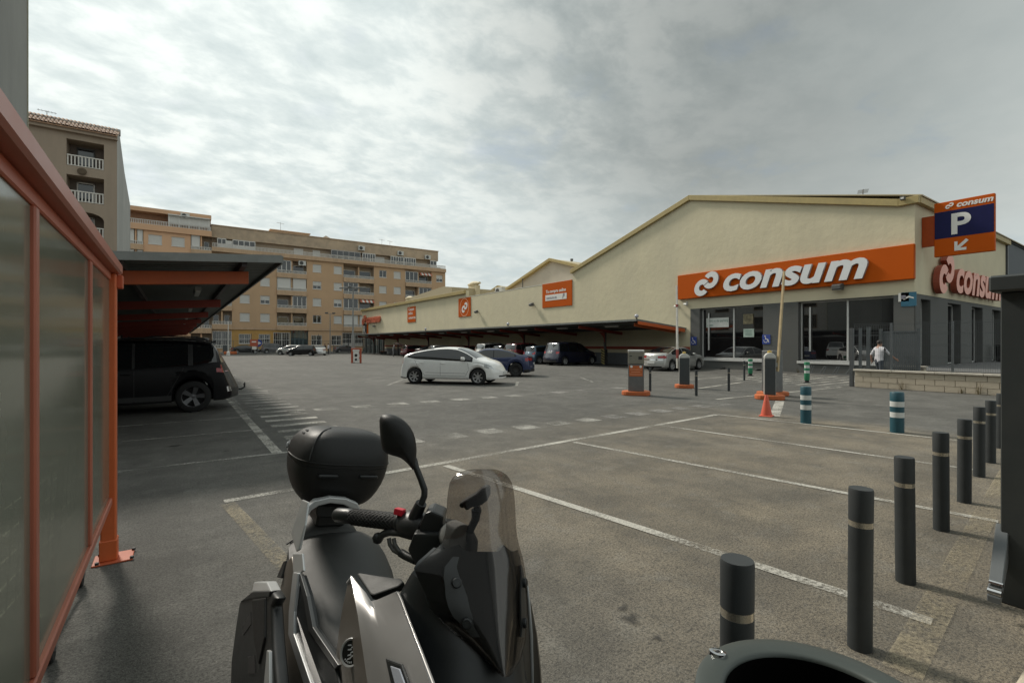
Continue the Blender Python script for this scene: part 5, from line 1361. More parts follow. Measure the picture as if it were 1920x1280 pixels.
# blue coupe: rear wheel placed, nose behind the white car
hd = Vector((-.80, .60)); nl = Vector((-hd.y, hd.x))
rwp = gnd(967, 706).xy
c_ = rwp + hd*1.38 - nl*.86
build_car('blue_car', 'dark blue coupe with black wheels partly behind the white car', 'car', COUPE, blue, c_, face(hd))
build_car('blue_minivan', 'navy blue minivan nosed in under the supermarket canopy', 'car', MPV, navy, (25.3, 28.7), face((1, .02)))
build_car('silver_car', 'silver saloon car parked by the grey pier at the canopy end', 'car', SEDAN, silver, (25.62, 19.35), face((1, .03)))
build_car('black_suv', 'black estate SUV with grey alloy wheels under the left canopy', 'car', SUV, mat('suv_black', (0.003,0.003,0.004), .35, 0, spec=.18, var=.03), (-.97, 14.62), face((-1, 0.0)))
tb = bpy.data.objects['black_suv']
hk = MB().tube([(-2.2,0,.42),(-2.38,0,.42),(-2.46,0,.47),(-2.46,0,.54)], .022, 8).lathe([(.001,.53),(.03,.545),(.001,.60)], 10, Matrix.Translation((-2.46,0,0))).build('tow_bar', m_trim, tb, smooth=50)
CANP = [  # cars nosed in along the wall: y, shape, paint, label
 (31.6, HATCH, teal, 'steel blue hatchback next to the navy minivan under the canopy'),
 (36.9, var(HATCH, top=[(x, z*1.03) for x, z in HATCH['top']]), black, 'black hatchback behind the blue coupe roof under the canopy'),
 (34.2, SUV, red, 'red car under the canopy behind the blue coupe'),
 (39.6, var(SUV, rsm=m_screen), silver, 'silver crossover with a pale rear behind the white bonnet'),
 (44.9, SEDAN, maroon, 'dark maroon saloon in the shade behind the white car roof'),
 (50.3, var(HATCH, rsm=m_screen), silver, 'silver grey hatchback behind the white car tail'),
 (53.2, SEDAN, black, 'black saloon low under the canopy right of the grey hatchback'),
 (58.4, HATCH, maroon, 'maroon hatchback with its tailgate raised near the shop entrance')]
for y, P, pt, lab in CANP:
    nm = {'HATCH': 'hatchback'}.get('x', 'parked_car')
    o = build_car('parked_car', lab, 'car', P, pt, (25.3+rnd.uniform(-.2,.2), y), face((1, rnd.uniform(-.02,.03))), group='cars parked nose in along the supermarket wall', detail=True)
    if 'tailgate' in lab:
        M = Matrix.Translation((-1.70,0,1.44)) @ Matrix.Rotation(radians(18), 4, 'Y')
        tg = MB().add([(0,-.6,0),(0,.6,0),(-.95,.52,.0),(-.95,-.52,.0),(0,-.6,-.06),(0,.6,-.06),(-.95,.52,-.07),(-.95,-.52,-.07)], [(0,1,2,3),(7,6,5,4),(0,4,5,1),(1,5,6,2),(2,6,7,3),(3,7,4,0)], M).build('tailgate', pt, o, bevel=.03)
        MB().add([(-.1,-.45,.004),(-.1,.45,.004),(-.6,.4,.004),(-.6,-.4,.004)], [(0,1,2,3)], M).build('rear_window', m_cargl, tg)
# second car in the left bays, then two deeper in the shade
build_car('red_tail_car', 'pale car with tall red tail lights behind the black SUV', 'car', var(MPV, L=4.5, patches=[('tail_light',-2.32,-2.05,1.0,1.62,4,7)], rear=[('lower_bumper',.2,.4,0,.9)]), silver, (-1.02, 17.45), face((-1, 0)))
build_car('parked_car', 'white topped van roof showing over the black SUV', 'car', var(MPV, top=[(x, z*1.07) for x, z in MPV['top']]), white, (-.9, 23.2), face((-1, 0)), detail=False)
# far side of the lot
p = gnd(568, 667); dv = Vector((-RX, -RY))
build_car('black_hatchback', 'black hatchback driving across the far end of the lot', 'car', var(HATCH, rimm=m_rim), black, (p.x, p.y+.8), face((-.93, .36)))
BACK = [(598, 74, SEDAN, white, (.2, 1), 'white car half hidden behind the black hatchback'), (461, 93.4, SEDAN, black, (1, 0), 'dark saloon parked on the street left of the red road sign'),
        (515, 93.6, var(MPV), grey, (1, 0), 'grey estate parked beyond the railing left of the black hatchback'), (545, 78.5, HATCH, silver, (-.9,.35), 'silver car roof showing just behind the black hatchback'),
        (648, 93.6, SEDAN, grey, (1, 0), 'grey saloon on the street behind the lamp post')]
for u, Y, P, pt, hd_, lab in BACK:
    x = py_(u, 650, Y).x
    build_car('parked_car', lab, 'car', P, pt, (x, Y), face(hd_), group='cars at the far end of the lot', detail=False)
# ================================================================== LOT FURNITURE
m_boll = mat('bollard_anthracite', (0.026, 0.031, 0.033), 0.62, var=.1, vscale=9, grime=.15)
m_foil = mat('reflective_band', (0.50, 0.46, 0.38), 0.25, 0.8, var=.1)
# ------------------------------------------------------------------ bollards
def bollard(loc, label, h=.84, r=.056, group='dark bollards along the gate side of the bays', tilt=(0,0)):
    t = thing('bollard', label, 'bollard', (loc[0], loc[1], 0), rnd.random()*3, group)
    MB().lathe([(r,-.01),(r,h*.765)], 28).build('post', m_boll, t, smooth=30)
    MB().lathe([(r*.985,h*.765),(r*.985,h*.80)], 28).build('band', m_foil, t, smooth=30)
    MB().lathe([(r*1.0,h*.80),(r*1.01,h*.985),(r*.96,h)], 28).build('head', m_boll, t, smooth=30)
    MB().lathe([(r*.984,h*.7655),(r*.984,h*.7995)], 28).build('band_core', m_boll, t) if False else None
    t.rotation_euler[0], t.rotation_euler[1] = radians(tilt[0]), radians(tilt[1])
    return t
first = None
bp = [(1.63,.97,'nearest dark bollard, rising behind the litter bin'), (*gnd(1612,1213).xy,'dark bollard second from the camera, right of the litter bin'), (*gnd(1698,1090).xy,'dark bollard third from the camera, beside the gate guide arm'),
      (*gnd(1765,993).xy,'dark bollard fourth from the camera, below the teal striped post'), (*gnd(1808,941).xy,'dark bollard fifth in the receding row'), (*gnd(1836,893).xy,'slightly leaning dark bollard sixth in the receding row'),
      (*gnd(1857,867).xy,'dark bollard second from the gate post in the picture'), (*gnd(1876,840).xy,'farthest dark bollard, touching the gate post in the picture')]
for i, (x, y, l) in enumerate(bp): bollard((x, y), l, tilt=(rnd.uniform(-.6,.6), 1.4 if i == 5 else rnd.uniform(-.6,.6)))
for u, v, l in ((1305.5, 742, 'slim dark bollard right of the left barrier base'), (1219, 733, 'slim dark bollard just right of the ticket machine'), (1366.5, 733, 'slim dark bollard in the middle of the lane below the black wheel stop'), (1395.5, 713, 'slim dark bollard left of the green striped marker')):
    bollard(gnd(u, v).xy, l, .80 if u < 1390 else .86, .042, 'slim bollards round the barrier lane')
def banded(loc, label, cols, h, r, group, foot=False, name='marker_post', cat='marker post'):
    t = thing(name, label, cat, (loc[0], loc[1], 0), 0, group)
    zs = [(0 if not foot else .13, .47, 0), (.47, .60, 1), (.60, .71, 0), (.71, .85, 1), (.85, 1.0, 0)] if foot else [(0, .375, 0), (.375, .505, 1), (.505, .64, 0), (.64, .77, 1), (.77, 1.0, 0)]
    for a, b, c in zs:
        pr = [(r, a*h), (r, b*h)] if not (b == 1.0) else [(r, a*h), (r, h*.975), (r*.9, h)]
        if foot and a < .2: pr = [(r*.8, a*h), (r, .2*h), (r, b*h)]
        if foot and c == 0: pr = [(q*1.06, z) for q, z in pr]
        MB().lathe(pr, 20).build('band' if c else 'sleeve', cols[c], t, smooth=30)
    if foot: MB().lathe([(r*1.45,0),(r*1.4,.03*h),(r*.85,.05*h),(r*.78,.135*h)], 16).build('foot', m_tyre, t, smooth=30)
m_teal = mat('teal_plastic', (0.012, 0.070, 0.095), 0.5, var=.08, grime=.2); m_wband = mat('white_band', (0.58, 0.60, 0.58), 0.45, grime=.2)
m_green = mat('green_plastic', (0.02, 0.19, 0.09), 0.5, grime=.2)
banded(gnd(1511,793).xy, 'fat teal and white banded post right of the traffic cone', (m_teal, m_wband), .74, .098, 'teal striped posts')
banded(gnd(1682,810).xy, 'fat teal and white banded post in front of the stone block wall', (m_teal, m_wband), .73, .106, 'teal striped posts')
banded(gnd(1407,704.5).xy, 'green and white flexible marker left of the barrier cabinet', (m_green, m_wband), .86, .10, 'green markers by the shop', True)
banded(gnd(1513,718).xy, 'green and white flexible marker right of the barrier cabinet', (m_green, m_wband), .87, .095, 'green markers by the shop', True)
# wheel stops: low rubber bars
for u, v, w_, l in ((1366, 691.5, 1.3, 'black rubber wheel stop behind the middle bollard'), (1433, 694.5, 1.5, 'black rubber wheel stop under the left shop window')):
    p = gnd(u, v); t = thing('wheel_stop', l, 'wheel stop', (p.x, p.y, 0), -YAW*.3)
    MB().box(-w_/2, w_/2, -.08, .08, 0, .10).build('bar', m_trim, t, bevel=.03)
# ------------------------------------------------------------------ barriers, ticket machine, cabinet
m_cab = mat('cabinet_anthracite', (0.045, 0.052, 0.055), 0.5, var=.05, grime=.15); m_cabl = mat('cabinet_light', (0.34, 0.34, 0.32), 0.5, 0.3, grime=.2)
m_kerbo = mat('orange_kerb', (0.50, 0.125, 0.035), 0.75, var=.12, grime=.35, gscale=3, bump=.3, bscale=30)
m_arm = mat('barrier_arm', (0.62, 0.60, 0.55), 0.5, grime=.2); m_army = mat('barrier_arm_tan', (0.48, 0.37, 0.21), 0.55, grime=.25)
def island(w, d, h, parent):
    n = 8; pts = []
    for cx, a0 in ((w/2-d/2, -90), (-w/2+d/2, 90)):
        for k in range(n+1):
            a = radians(a0+180*k/n); pts.append((cx+d/2*cos(a)*.7, d/2*sin(a)))
    return MB().prism(pts, 0, h).build('kerb_island', m_kerbo, parent, bevel=.025, seg=2)
def barrier(loc, label, w, h, arm_top, arm_dx, armmat, iw, face_m, rz):
    t = thing('parking_barrier', label, 'barrier', (loc[0], loc[1], 0), rz)
    island(iw, .62, .13, t)
    MB().box(-w/2, w/2, -.17, .17, .13, h-.16).build('cabinet', m_cabl, t, bevel=.015)
    MB().box(-w/2+.012, w/2-.012, -.182, -.171, .15, h-.18).build('door', face_m, t, bevel=.004)
    hd = MB(); n = 10
    hd.prism([(w/2*cos(pi*k/n)*1.0, h-.16+.15*sin(pi*k/n)) for k in range(n+1)], -.17, .17, frame((0,0,0), (1,0,0), (0,0,1))).build('hood', mat('hood_white', (0.55,0.55,0.52), .4), t, bevel=.01)
    MB().lathe([(.06,h-.02),(.055,h+.045),(.001,h+.06)], 12).build('warning_lamp', mat('amber_lamp', (0.50,0.36,0.10), .3), t, smooth=40)
    x0 = w/2+.05 if arm_dx > 0 else -w/2-.05
    a = MB(); p0, p1 = Vector((x0, -.02, h-.55)), Vector((x0+arm_dx, -.02, arm_top)); 
    a.tube([p0, p0.lerp(p1, .5), p1], [.044,.040,.034], 4, flat=1.0, up=(1,0,0))
    a.build('arm', armmat, t)
    for k in range(2): 
        q = p0.lerp(p1, .12+.62*k); MB().tube([q, q.lerp(p1, .12)], .047, 4, up=(1,0,0)).build('red_mark', mat('red_mark', (0.25,0.05,0.04), .6), t) if armmat is m_arm else None
    MB().box(min(x0,0), max(x0,0), -.06, .06, h-.42, h-.30).build('hub', m_cabl, t)
    return t
b1 = gnd(1283, 727); barrier(b1.xy, 'left parking barrier with its white arm raised upright', .37, 1.27, 3.75, .03, m_arm, .86, m_cab, -.90) 
b1o = bpy.data.objects['parking_barrier']
for ch in b1o.children:
    if ch.name.startswith('arm') or ch.name.startswith('red_mark') or ch.name.startswith('hub'): ch.scale.x = -1
b2 = gnd(1443, 748); barrier(b2.xy, 'right parking barrier with its tan arm raised behind the traffic cone', .30, 1.36, 3.70, .17, m_army, .98, m_cab, -1.0)
cbp = gnd(1472, 744); t = thing('control_cabinet', 'tall plain grey cabinet on an orange kerb behind the right barrier', 'cabinet', (cbp.x+.15, cbp.y+.45, 0), -YAW+.4)
MB().box(-.24, .2, -.2, .2, .12, 1.40).build('cabinet', mat('cabinet_grey', (0.15,0.155,0.155), .5, .2, grime=.2), t, bevel=.012); island(1.15, .7, .12, t)
tm = gnd(1191, 741.5); t = thing('ticket_machine', 'grey ticket machine with an orange notice on an orange kerb', 'ticket machine', (tm.x+.17, tm.y+.12, 0), -.83)
island(1.06, .62, .13, t)
MB().box(-.24, .24, -.17, .17, .13, 1.00).build('cabinet', mat('machine_grey', (0.13,0.13,0.128), .5, grime=.15), t, bevel=.012)
MB().box(-.245, .245, -.19, .18, .985, 1.36).build('head', mat('machine_head', (0.23,0.22,0.18), .45, .3, grime=.2), t, bevel=.012)
MB().box(-.25, .25, -.20, .19, 1.352, 1.42).build('lid', mat('hood_white', (0.55,0.55,0.52), .4), t, bevel=.015)
MB().box(.07, .19, -.196, -.188, 1.12, 1.22).build('screen', m_trim, t); MB().box(-.20, -.12, -.195, -.189, 1.22, 1.245).build('slot', m_trim, t)
MB().box(-.21, .20, -.176, -.171, .60, .93).build('notice', m_kerbo, t)
for k, (a, b_) in enumerate(((-.18,.17),(-.15,.13),(-.19,.18))): MB().box(a, b_, -.1785, -.1765, .80-.075*k, .815-.075*k).build('printed_line', mat('pale_orange_print', (0.70,0.34,0.20), .6), t)
for x in (-.14, .14): MB().cyl((x,-.1765,.90), (x,-.179,.90), .04, n=12).build('sticker', m_print, t)
# cone
p = gnd(1437, 780); t = thing('traffic_cone', 'plain red orange traffic cone in front of the right barrier', 'traffic cone', (p.x, p.y, 0), .3)
mc = mat('cone_orange', (0.62, 0.105, 0.055), 0.55, var=.06)
MB().box(-.135, .135, -.135, .135, 0, .025).build('base', mc, t, bevel=.012)
MB().lathe([(.118,.024),(.112,.05),(.032,.455),(.026,.47),(.018,.462)], 24).build('cone', mc, t, smooth=40)
# ------------------------------------------------------------------ low block wall, mesh fence, terrace
wallt = thing('block_wall', 'low wall of pale stone blocks with a flat coping beside the shop lane', 'wall', (21, 7.8, 0))
m_blk = mat('pale_block', (0.46, 0.40, 0.31), 0.88, var=.12, vscale=1.7, bump=.35, bscale=18, grime=.3, gscale=2.5, gcol=(0.28,0.22,0.15))
MB().box(.02, .22, -12, -.002, 0, .60).build('mortar', mat('mortar', (0.34,0.30,0.235), .95), wallt)
blk = None; z = .01
for r in range(3):
    y = -.005-(0 if r % 2 == 0 else .0); k = 0
    while y > -9.5:
        wd = .52 if not (k == 0 and r % 2) else .27
        if blk is None:
            blk = MB().box(-.115, .115, -.5, .5, 0, 1).build('stone_block', m_blk, wallt); o = blk
        else: o = inst(blk, 'stone_block', wallt)
        o.location = (.11+rnd.uniform(-.004,.004), y-wd/2, z); o.scale = (1, wd-.016, .188)
        y -= wd; k += 1
    z += .20
m_cope = mat('stone_coping', (0.50, 0.46, 0.39), 0.85, grime=.3)
y = .03
while y > -9.4: MB().box(-.06, .28, y-1.19, y, .60, .665).build('coping_stone', m_cope, wallt, bevel=.008); y -= 1.2
fen = thing('mesh_fence', 'thin grey wire mesh fence standing on the stone block wall', 'fence', (21.12, 7.9, 0))
m_fen = mat('fence_grey', (0.10, 0.11, 0.115), 0.5, .3)
MB().box(-.06, .06, -.02, .10, 0, 2.20).build('post', mat('fence_post_grey', (0.075,0.08,0.083), .5), fen, bevel=.006)
for yy in (-1.2+.0, -2.88, -5.6):
    MB().box(-.03, .03, yy-.03, yy+.03, .665, 2.36).build('post', m_fen, fen)
wr = MB()
for k in range(150):
    y = -.05-.055*k; wr.box(-.0022, .0022, y-.0022, y+.0022, .70, 2.32)
for z in (.75, 1.15, 1.55, 1.95, 2.30): wr.box(-.004, .004, -8.3, -.03, z-.004, z+.004); wr.box(-.02, .004, -8.3, -.03, z+.05, z+.056)
wr.build('wire_mesh', m_fen, fen)
ter = thing('terrace', 'dark grey raised entrance terrace along the shop side wall', 'terrace', (25.4, 8.2, 0))
MB().box(.6, 22, -7, 0, 0, .50).build('platform', mat('terrace_paving', (0.115,0.115,0.115), .85, grime=.3), ter)
MB().box(.2, .5, -1.2, .35, 0, .62).build('low_wall', m_blk, ter); MB().box(.14, .56, -1.25, .40, .62, .68).build('coping_stone', m_cope, ter)
gp = thing('slatted_gate', 'dark grey slatted gate panel behind the man in the white shirt', 'gate', (25.0, 8.3, 0))
m_gate = mat('gate_grey', (0.07,0.08,0.085), .5, .2)
for y in (.0, -1.3): MB().box(-.05, .05, y-.05, y+.05, 0, 2.25).build('post', m_gate, gp, bevel=.004)
s0 = None
for k in range(18):
    y = -.09-.067*k
    if s0 is None: s0 = MB().box(-.015, .015, -.027, .027, .25, 2.1).build('slat', m_gate, gp); o = s0
    else: o = inst(s0, 'slat', gp)
    o.location = (0, y, 0)
for z in (.2, 2.12): MB().box(-.03, .03, -1.25, -.05, z-.03, z+.03).build('rail', m_gate, gp)
t = thing('gate_post', 'free grey post left of the slatted gate', 'post', (24.6, 8.62, 0)); MB().box(-.06,.06,-.06,.06,0,2.3).box(-.065,.065,-.065,.065,2.3,2.34).build('post', m_gate, t)
t = thing('gate_post', 'thin grey post behind the end of the wire fence', 'post', (*py_(1613,640,9.4).xy, 0)); MB().box(-.05,.05,-.05,.05,0,2.3).box(-.055,.055,-.055,.055,2.3,2.34).build('post', m_gate, t)
t = thing('waste_bin', 'black waste bin in the doorway on the terrace', 'bin', (42.2, 7.7, .5)); MB().lathe([(.24,0),(.32,.95),(.34,1.0),(.30,1.0),(.26,.9)], 16).build('body', m_trim, t); MB().lathe([(.345,1.0),(.30,1.09),(.001,1.12)], 16).build('lid', m_trim, t)
# weeds in the foot of the wall and by the shop: blades
m_weed = mat('dry_weed', (0.14, 0.11, 0.05), .9, var=.3)
def weed(x, y, lab, h=.35, n=13):
    mb = MB()
    for k in range(n):
        a = rnd.uniform(0, 2*pi); l = h*rnd.uniform(.4, 1); sp = rnd.uniform(.1, .55)*l
        p = Vector((rnd.uniform(-.04,.04), rnd.uniform(-.06,.06), 0)); q = p+Vector((-abs(cos(a))*sp, sin(a)*sp, l)); w_ = Vector((sin(a), cos(a), 0))*.006
        m_ = p.lerp(q, .5)+Vector((0,0,.12*l)); mb.add([p-w_, p+w_, m_+w_*.7, m_-w_*.7, q], [(0,1,2,3),(3,2,4)])
    o = mb.build('dry_weed', m_weed, None, fix=False); o.location = (x, y, 0); tag(o, lab, 'weed', 'weeds along the wall foot'); return o
for u, v, l, h in ((1691, 730, 'dry weed stalk at the foot of the stone wall, leftmost', .45), (1801, 737, 'bushy dry weed at the wall foot', .25), (1834, 738, 'tall thin dry weed at the wall foot, rightmost', .5)):
    p = px_(u, v, 20.97); weed(p.x, p.y, l, h)
p = px_(1497, 693, 28.8); weed(p.x, p.y, 'small weed at the shop wall beside the right window', .4)
# bicycle stand under the right shop window
bs = thing('bicycle_stand', 'low row of slanted bicycle racks under the right shop window', 'bicycle rack', (28.6, 12.9, 0))
for k in range(6):
    MB().tube([(0,-.62*k,0),(.1,-.62*k-.22,.42),(.1,-.62*k-.30,.42),(0,-.62*k-.2,0)], .018, 6).build('hoop', m_fen, bs)
MB().tube([(0,.2,.02),(0,-3.6,.02)], .015, 6).build('rail', m_fen, bs)
# ------------------------------------------------------------------ sliding gate at the right edge
gt = thing('sliding_gate', 'dark steel gate leaf with a stout end post at the right edge', 'gate', (4.262, .715, 0))
m_gs = mat('gate_steel', (0.040, 0.046, 0.046), 0.5, .2, var=.06, grime=.2, gscale=3, gcol=(0.10,0.095,0.085))
MB().box(-.05, .07, -.06, .06, .0, 1.92).build('end_post', m_gs, gt, bevel=.006)
MB().box(-.13, 3.5, -.10, .10, 1.92, 2.02).build('top_rail', m_gs, gt, bevel=.012)
MB().box(.08, 3.5, -.04, .04, .10, .22).build('bottom_rail', m_gs, gt, bevel=.006)
for k in range(18): MB().box(.16+.18*k, .19+.18*k, -.02, .02, .22, 1.92).build('bar', m_gs, gt)
MB().box(.062, .068, -.062, -.02, 1.70, 1.76).build('tag_plate', m_print, gt)
ga = MB(); p0, p1 = pd_(1876, 1075, 3.02)-gt.location, pd_(1866, 1128, 2.85)-gt.location
ga = MB().add([p0+Vector((.05,.03,.30)), p0+Vector((.05,-.03,.30)), p1+Vector((-.03,-.03,.04)), p1+Vector((-.03,.03,.04)), p0+Vector((.06,.03,.10)), p0+Vector((.06,-.03,.10)), p1+Vector((-.03,-.03,0)), p1+Vector((-.03,.03,0))],
              [(0,1,2,3),(7,6,5,4),(0,4,5,1),(1,5,6,2),(2,6,7,3),(3,7,4,0)])
ga.build('guide_arm', mat('galvanised', (0.11,0.12,0.124), .55, .3), gt, bevel=.004)
MB().cyl(p1+Vector((-.01,-.03,.06)), p1+Vector((-.01,.03,.06)), .02, n=10).cyl(p1+Vector((.02,-.03,.10)), p1+Vector((.02,.03,.10)), .014, n=8).build('bolt', m_chrome, gt)
kw = thing('stone_kerb', 'pale stone kerb wall at the lower right corner under the gate', 'kerb', (3.0, .52, 0))
for k in range(6):
    MB().box(-.62+.52*k, -.62+.52*k+.508, -.42, -.02+rnd.uniform(-.006,.006), 0, .16+rnd.uniform(-.004,.004)).build('stone_block', m_blk, kw, bevel=.012)
# ------------------------------------------------------------------ litter bin close to the camera
bc = 0.80; bx, by = .80*FX+.51*RX, .80*FY+.51*RY
lb = thing('litter_bin', 'dark green grey round litter bin with a key lock at the bottom edge', 'litter bin', (bx, by, 0))
m_bin = mat('bin_green_grey', (0.060, 0.070, 0.064), 0.42, .3, var=.05)
MB().lathe([(.150,.08),(.165,.10),(.190,.93),(.196,.965),(.199,.985),(.196,.999),(.188,1.003),(.156,1.001),(.150,.998),(.1485,.992)], 72, cap=False).build('rim', m_bin, lb, smooth=50)
MB().lathe([(.001,.30),(.145,.30),(.1465,.95),(.1484,.9915)], 64, cap=False).build('liner', mat('bin_inner_shade', (0.0015,0.0015,0.0015), .9, spec=.05), lb, smooth=50)  # near-black colour stands in for the unlit inside of the bin
MB().lathe([(.12,0),(.13,.02),(.13,.09),(.05,.10)], 32).build('foot', m_bin, lb)
kp_ = pd_(1345, 1228, .945)
lk = Matrix.Translation((kp_.x-bx, kp_.y-by, 1.0)) @ Matrix.Rotation(radians(8), 4, 'Y')
MB().lathe([(.0165,-.002),(.0155,.006),(.011,.0075),(.0105,.0055),(.001,.0055)], 20, lk).build('lock_ring', m_chrome, lb, smooth=40)
MB().box(-.005, .005, -.0018, .0018, .0056, .0068, lk).build('keyhole', m_trim, lb)

# ------------------------------------------------------------------ trolley shelter on the left
m_shO = mat('shelter_orange', (0.46, 0.09, 0.03), 0.45, var=.07, vscale=4, grime=.15, gscale=2, gcol=(0.25,0.10,0.07)); m_shR = mat('shelter_rail', (0.42, 0.125, 0.075), 0.42, var=.06, vscale=4, grime=.12)
def panel_mat():
    m = bpy.data.materials.new('shelter_panel'); m.use_nodes = True; t = m.node_tree; p = t.nodes['Principled BSDF']
    tc = N(t, 'ShaderNodeTexCoord'); n = noise(t, tc.outputs['Object'], 1.6, 6, .65, .4); n2 = noise(t, tc.outputs['Object'], 14, 4, .6)
    c = mixc(t, n, (0.25, 0.258, 0.20), (0.35, 0.355, 0.285)); c = mixc(t, mathn(t, 'MULTIPLY', ramp(t, n2, [(.5,0),(.8,1)]), .25), c, (0.24,0.235,0.20))
    t.links.new(c, p.inputs['Base Color']); t.links.new(mathn(t, 'MULTIPLY_ADD', n, .10, .06), p.inputs['Roughness']); p.inputs['IOR'].default_value = 1.5
    b = N(t, 'ShaderNodeBump'); b.inputs['Strength'].default_value = .05; b.inputs['Distance'].default_value = .02; t.links.new(noise(t, tc.outputs['Object'], 2.2, 2), b.inputs['Height']); t.links.new(b.outputs[0], p.inputs['Normal'])
    tr = N(t, 'ShaderNodeBsdfTransparent'); tr.inputs[0].default_value = (0.62, 0.66, 0.56, 1)
    mx = N(t, 'ShaderNodeMixShader'); mx.inputs[0].default_value = 0.72
    t.links.new(tr.outputs[0], mx.inputs[1]); t.links.new(p.outputs[0], mx.inputs[2]); t.links.new(mx.outputs[0], t.nodes['Material Output'].inputs[0])
    return m
m_pan = panel_mat()
sh = thing('trolley_shelter', 'orange framed trolley shelter with greenish glazed panels at the left edge', 'shelter', (-.42, 4.68, 0))
SX, SY = .42, 4.68
def sb(n, x0, x1, y0, y1, z0, z1, m, bev=.006, par=None): return MB().box(x0+SX, x1+SX, y0-SY, y1-SY, z0, z1).build(n, m, par or sh, bevel=bev)
sb('top_beam', -.50, -.335, -2.0, 4.76, 2.125, 2.205, m_shR, .012)
sb('top_rail', -.425, -.392, -2.0, 4.62, 2.068, 2.1245, m_shO)
sb('bottom_rail', -.425, -.385, -2.0, 4.62, .425, .475, m_shR)
for y in (.98, 2.29, 3.60): sb('mullion', -.425, -.388, y-.028, y+.028, .4755, 2.0675, m_shR)
for a, b_ in ((-2.0,.95),(1.01,2.262),(2.318,3.572),(3.628,4.615)):
    MB().box(-.409+SX, -.403+SX, a-SY, b_-SY, .476, 2.067).build('panel', m_pan, sh)
sb('post', -.455, -.365, 4.625, 4.735, .012, 2.1245, m_beam, .008)
sb('post_sleeve', -.462, -.358, 4.618, 4.742, .012, .16, m_beam, .006)
pl = sb('base_plate', -.50, -.265, 4.575, 4.79, .0, .012, m_shO, .003)
for x, y in ((-.47,4.59),(-.27,4.59),(-.27,4.77),(-.47,4.77)): MB().cyl((x+SX,y-SY,.012), (x+SX,y-SY,.028), .013, n=6).build('bolt', m_boll, pl)
sb('bracket', -.37, -.33, 4.70, 4.78, 2.02, 2.12, m_shO)
for y in (-1.9, 4.68):
    sb('post', -2.35, -2.26, y-.05, y+.05, 0, 2.12, m_beam)
sb('back_beam', -2.38, -2.24, -2.0, 4.76, 2.125, 2.2, m_shR, .01)
for y in (1.4, 4.70): sb('cross_beam', -2.24, -.501, y-.04, y+.04, 2.14, 2.195, m_shO)
# trolleys inside it
def trolley(x, y, lab):
    t = thing('shopping_trolley', lab, 'shopping trolley', (x, y, 0), 0, 'trolleys inside the shelter')
    mt = mat('trolley_wire', (0.35,0.35,0.35), .35, .8)
    wv = MB()
    for k in range(9):
        s = k/8; y0 = -.38+.80*s
        hw_ = lerp(.20, .26, s); 
        for sx in (-1, 1): wv.cyl((sx*hw_, y0, .55), (sx*(hw_+.02), y0, .98), .004, n=4)
        wv.cyl((-hw_, y0, .55), (hw_, y0, .55), .004, n=4)
    for z in (.55,.65,.75,.85,.95):
        for sx in (-1, 1): wv.cyl((sx*.20, -.38, z), (sx*.265, .42, z), .005, n=4)
        wv.cyl((-.2,-.38,z), (.2,-.38,z), .005, n=4)
    wv.build('basket', mt, t)
    fr = MB()
    for sx in (-1, 1): fr.tube([(sx*.18,-.36,.14),(sx*.24,.34,.14),(sx*.24,.44,.6),(sx*.26,.52,1.02)], .012, 6)
    fr.build('frame', mt, t); MB().cyl((-.27,.52,1.02), (.27,.52,1.02), .016, n=10).build('handle', m_kerbo, t)
    for sx, yy in ((-.18,-.34),(.18,-.34),(-.24,.34),(.24,.34)):
        w_ = MB().cyl((sx-.015,yy,.058), (sx+.015,yy,.058), .058, n=18).build('castor', m_tyre, t, bevel=.006); MB().box(sx-.024, sx+.024, yy-.02, yy+.02, .06, .145).build('fork', mt, w_)
trolley(-.76, 3.93, 'wire shopping trolley behind the last shelter panel'); trolley(-.76, 3.0, 'wire shopping trolley behind the middle shelter panel')
# ------------------------------------------------------------------ lamp posts, road signs, guard, fence at the far end
m_conc = mat('lamp_post_grey', (0.26,0.26,0.25), .7, .2, grime=.2)
p = gnd(662, 680); lp = thing('lamp_post', 'tall grey lamp post with cross arms in the middle of the lot', 'lamp post', (p.x, p.y, 0), -YAW)
MB().lathe([(.15,0),(.14,2.3),(.075,2.5),(.06,6.6)], 14).build('post', m_conc, lp, smooth=30)
MB().cyl((-1.1,0,6.45), (1.1,0,6.45), .035, n=8).cyl((0,-1.0,6.45), (0,1.0,6.45), .035, n=8).build('cross_arm', m_conc, lp)
for x, y in ((-1.0,0),(1.0,0),(-.5,0),(.5,0),(0,-.9),(0,.9)): MB().box(x-.17, x+.17, y-.09, y+.09, 6.35, 6.43).build('lamp_head', m_flood, lp, bevel=.02)
pp = py_(619, 660, 88); l2 = thing('lamp_post', 'slim two headed lamp post in front of the tan apartment block', 'lamp post', (pp.x, 88, 0), 0)
MB().lathe([(.11,0),(.06,py_(619,588,88).z)], 10).build('post', m_conc, l2); zt_ = py_(619,588,88).z
MB().box(-.75, .75, -.03, .03, zt_-.05, zt_+.02).build('cross_arm', m_conc, l2)
for s in (-1,1): MB().box(s*.6-.25, s*.6+.25, -.16, .16, zt_+.0, zt_+.22).build('lamp_head', m_flood, l2, bevel=.03)
pp = py_(428, 640, 80); l3 = thing('lamp_post', 'thin white pole on a base near the left end of the far fence', 'lamp post', (pp.x, 80, 0)); MB().lathe([(.25,0),(.2,.5),(.05,.6),(.045,py_(428,602,80).z)], 10).build('post', m_print, l3)
gd = thing('post_guard', 'red and white guard frame round the foot of the tall lamp post', 'guard', (p.x+.05, p.y-.75, 0), -YAW)
m_gr = mat('guard_red', (0.42,0.09,0.045), .6)
for x in (-.36,.36): MB().box(x-.07, x+.07, -.07, .07, 0, 1.22).build('post', m_gr, gd, bevel=.02)
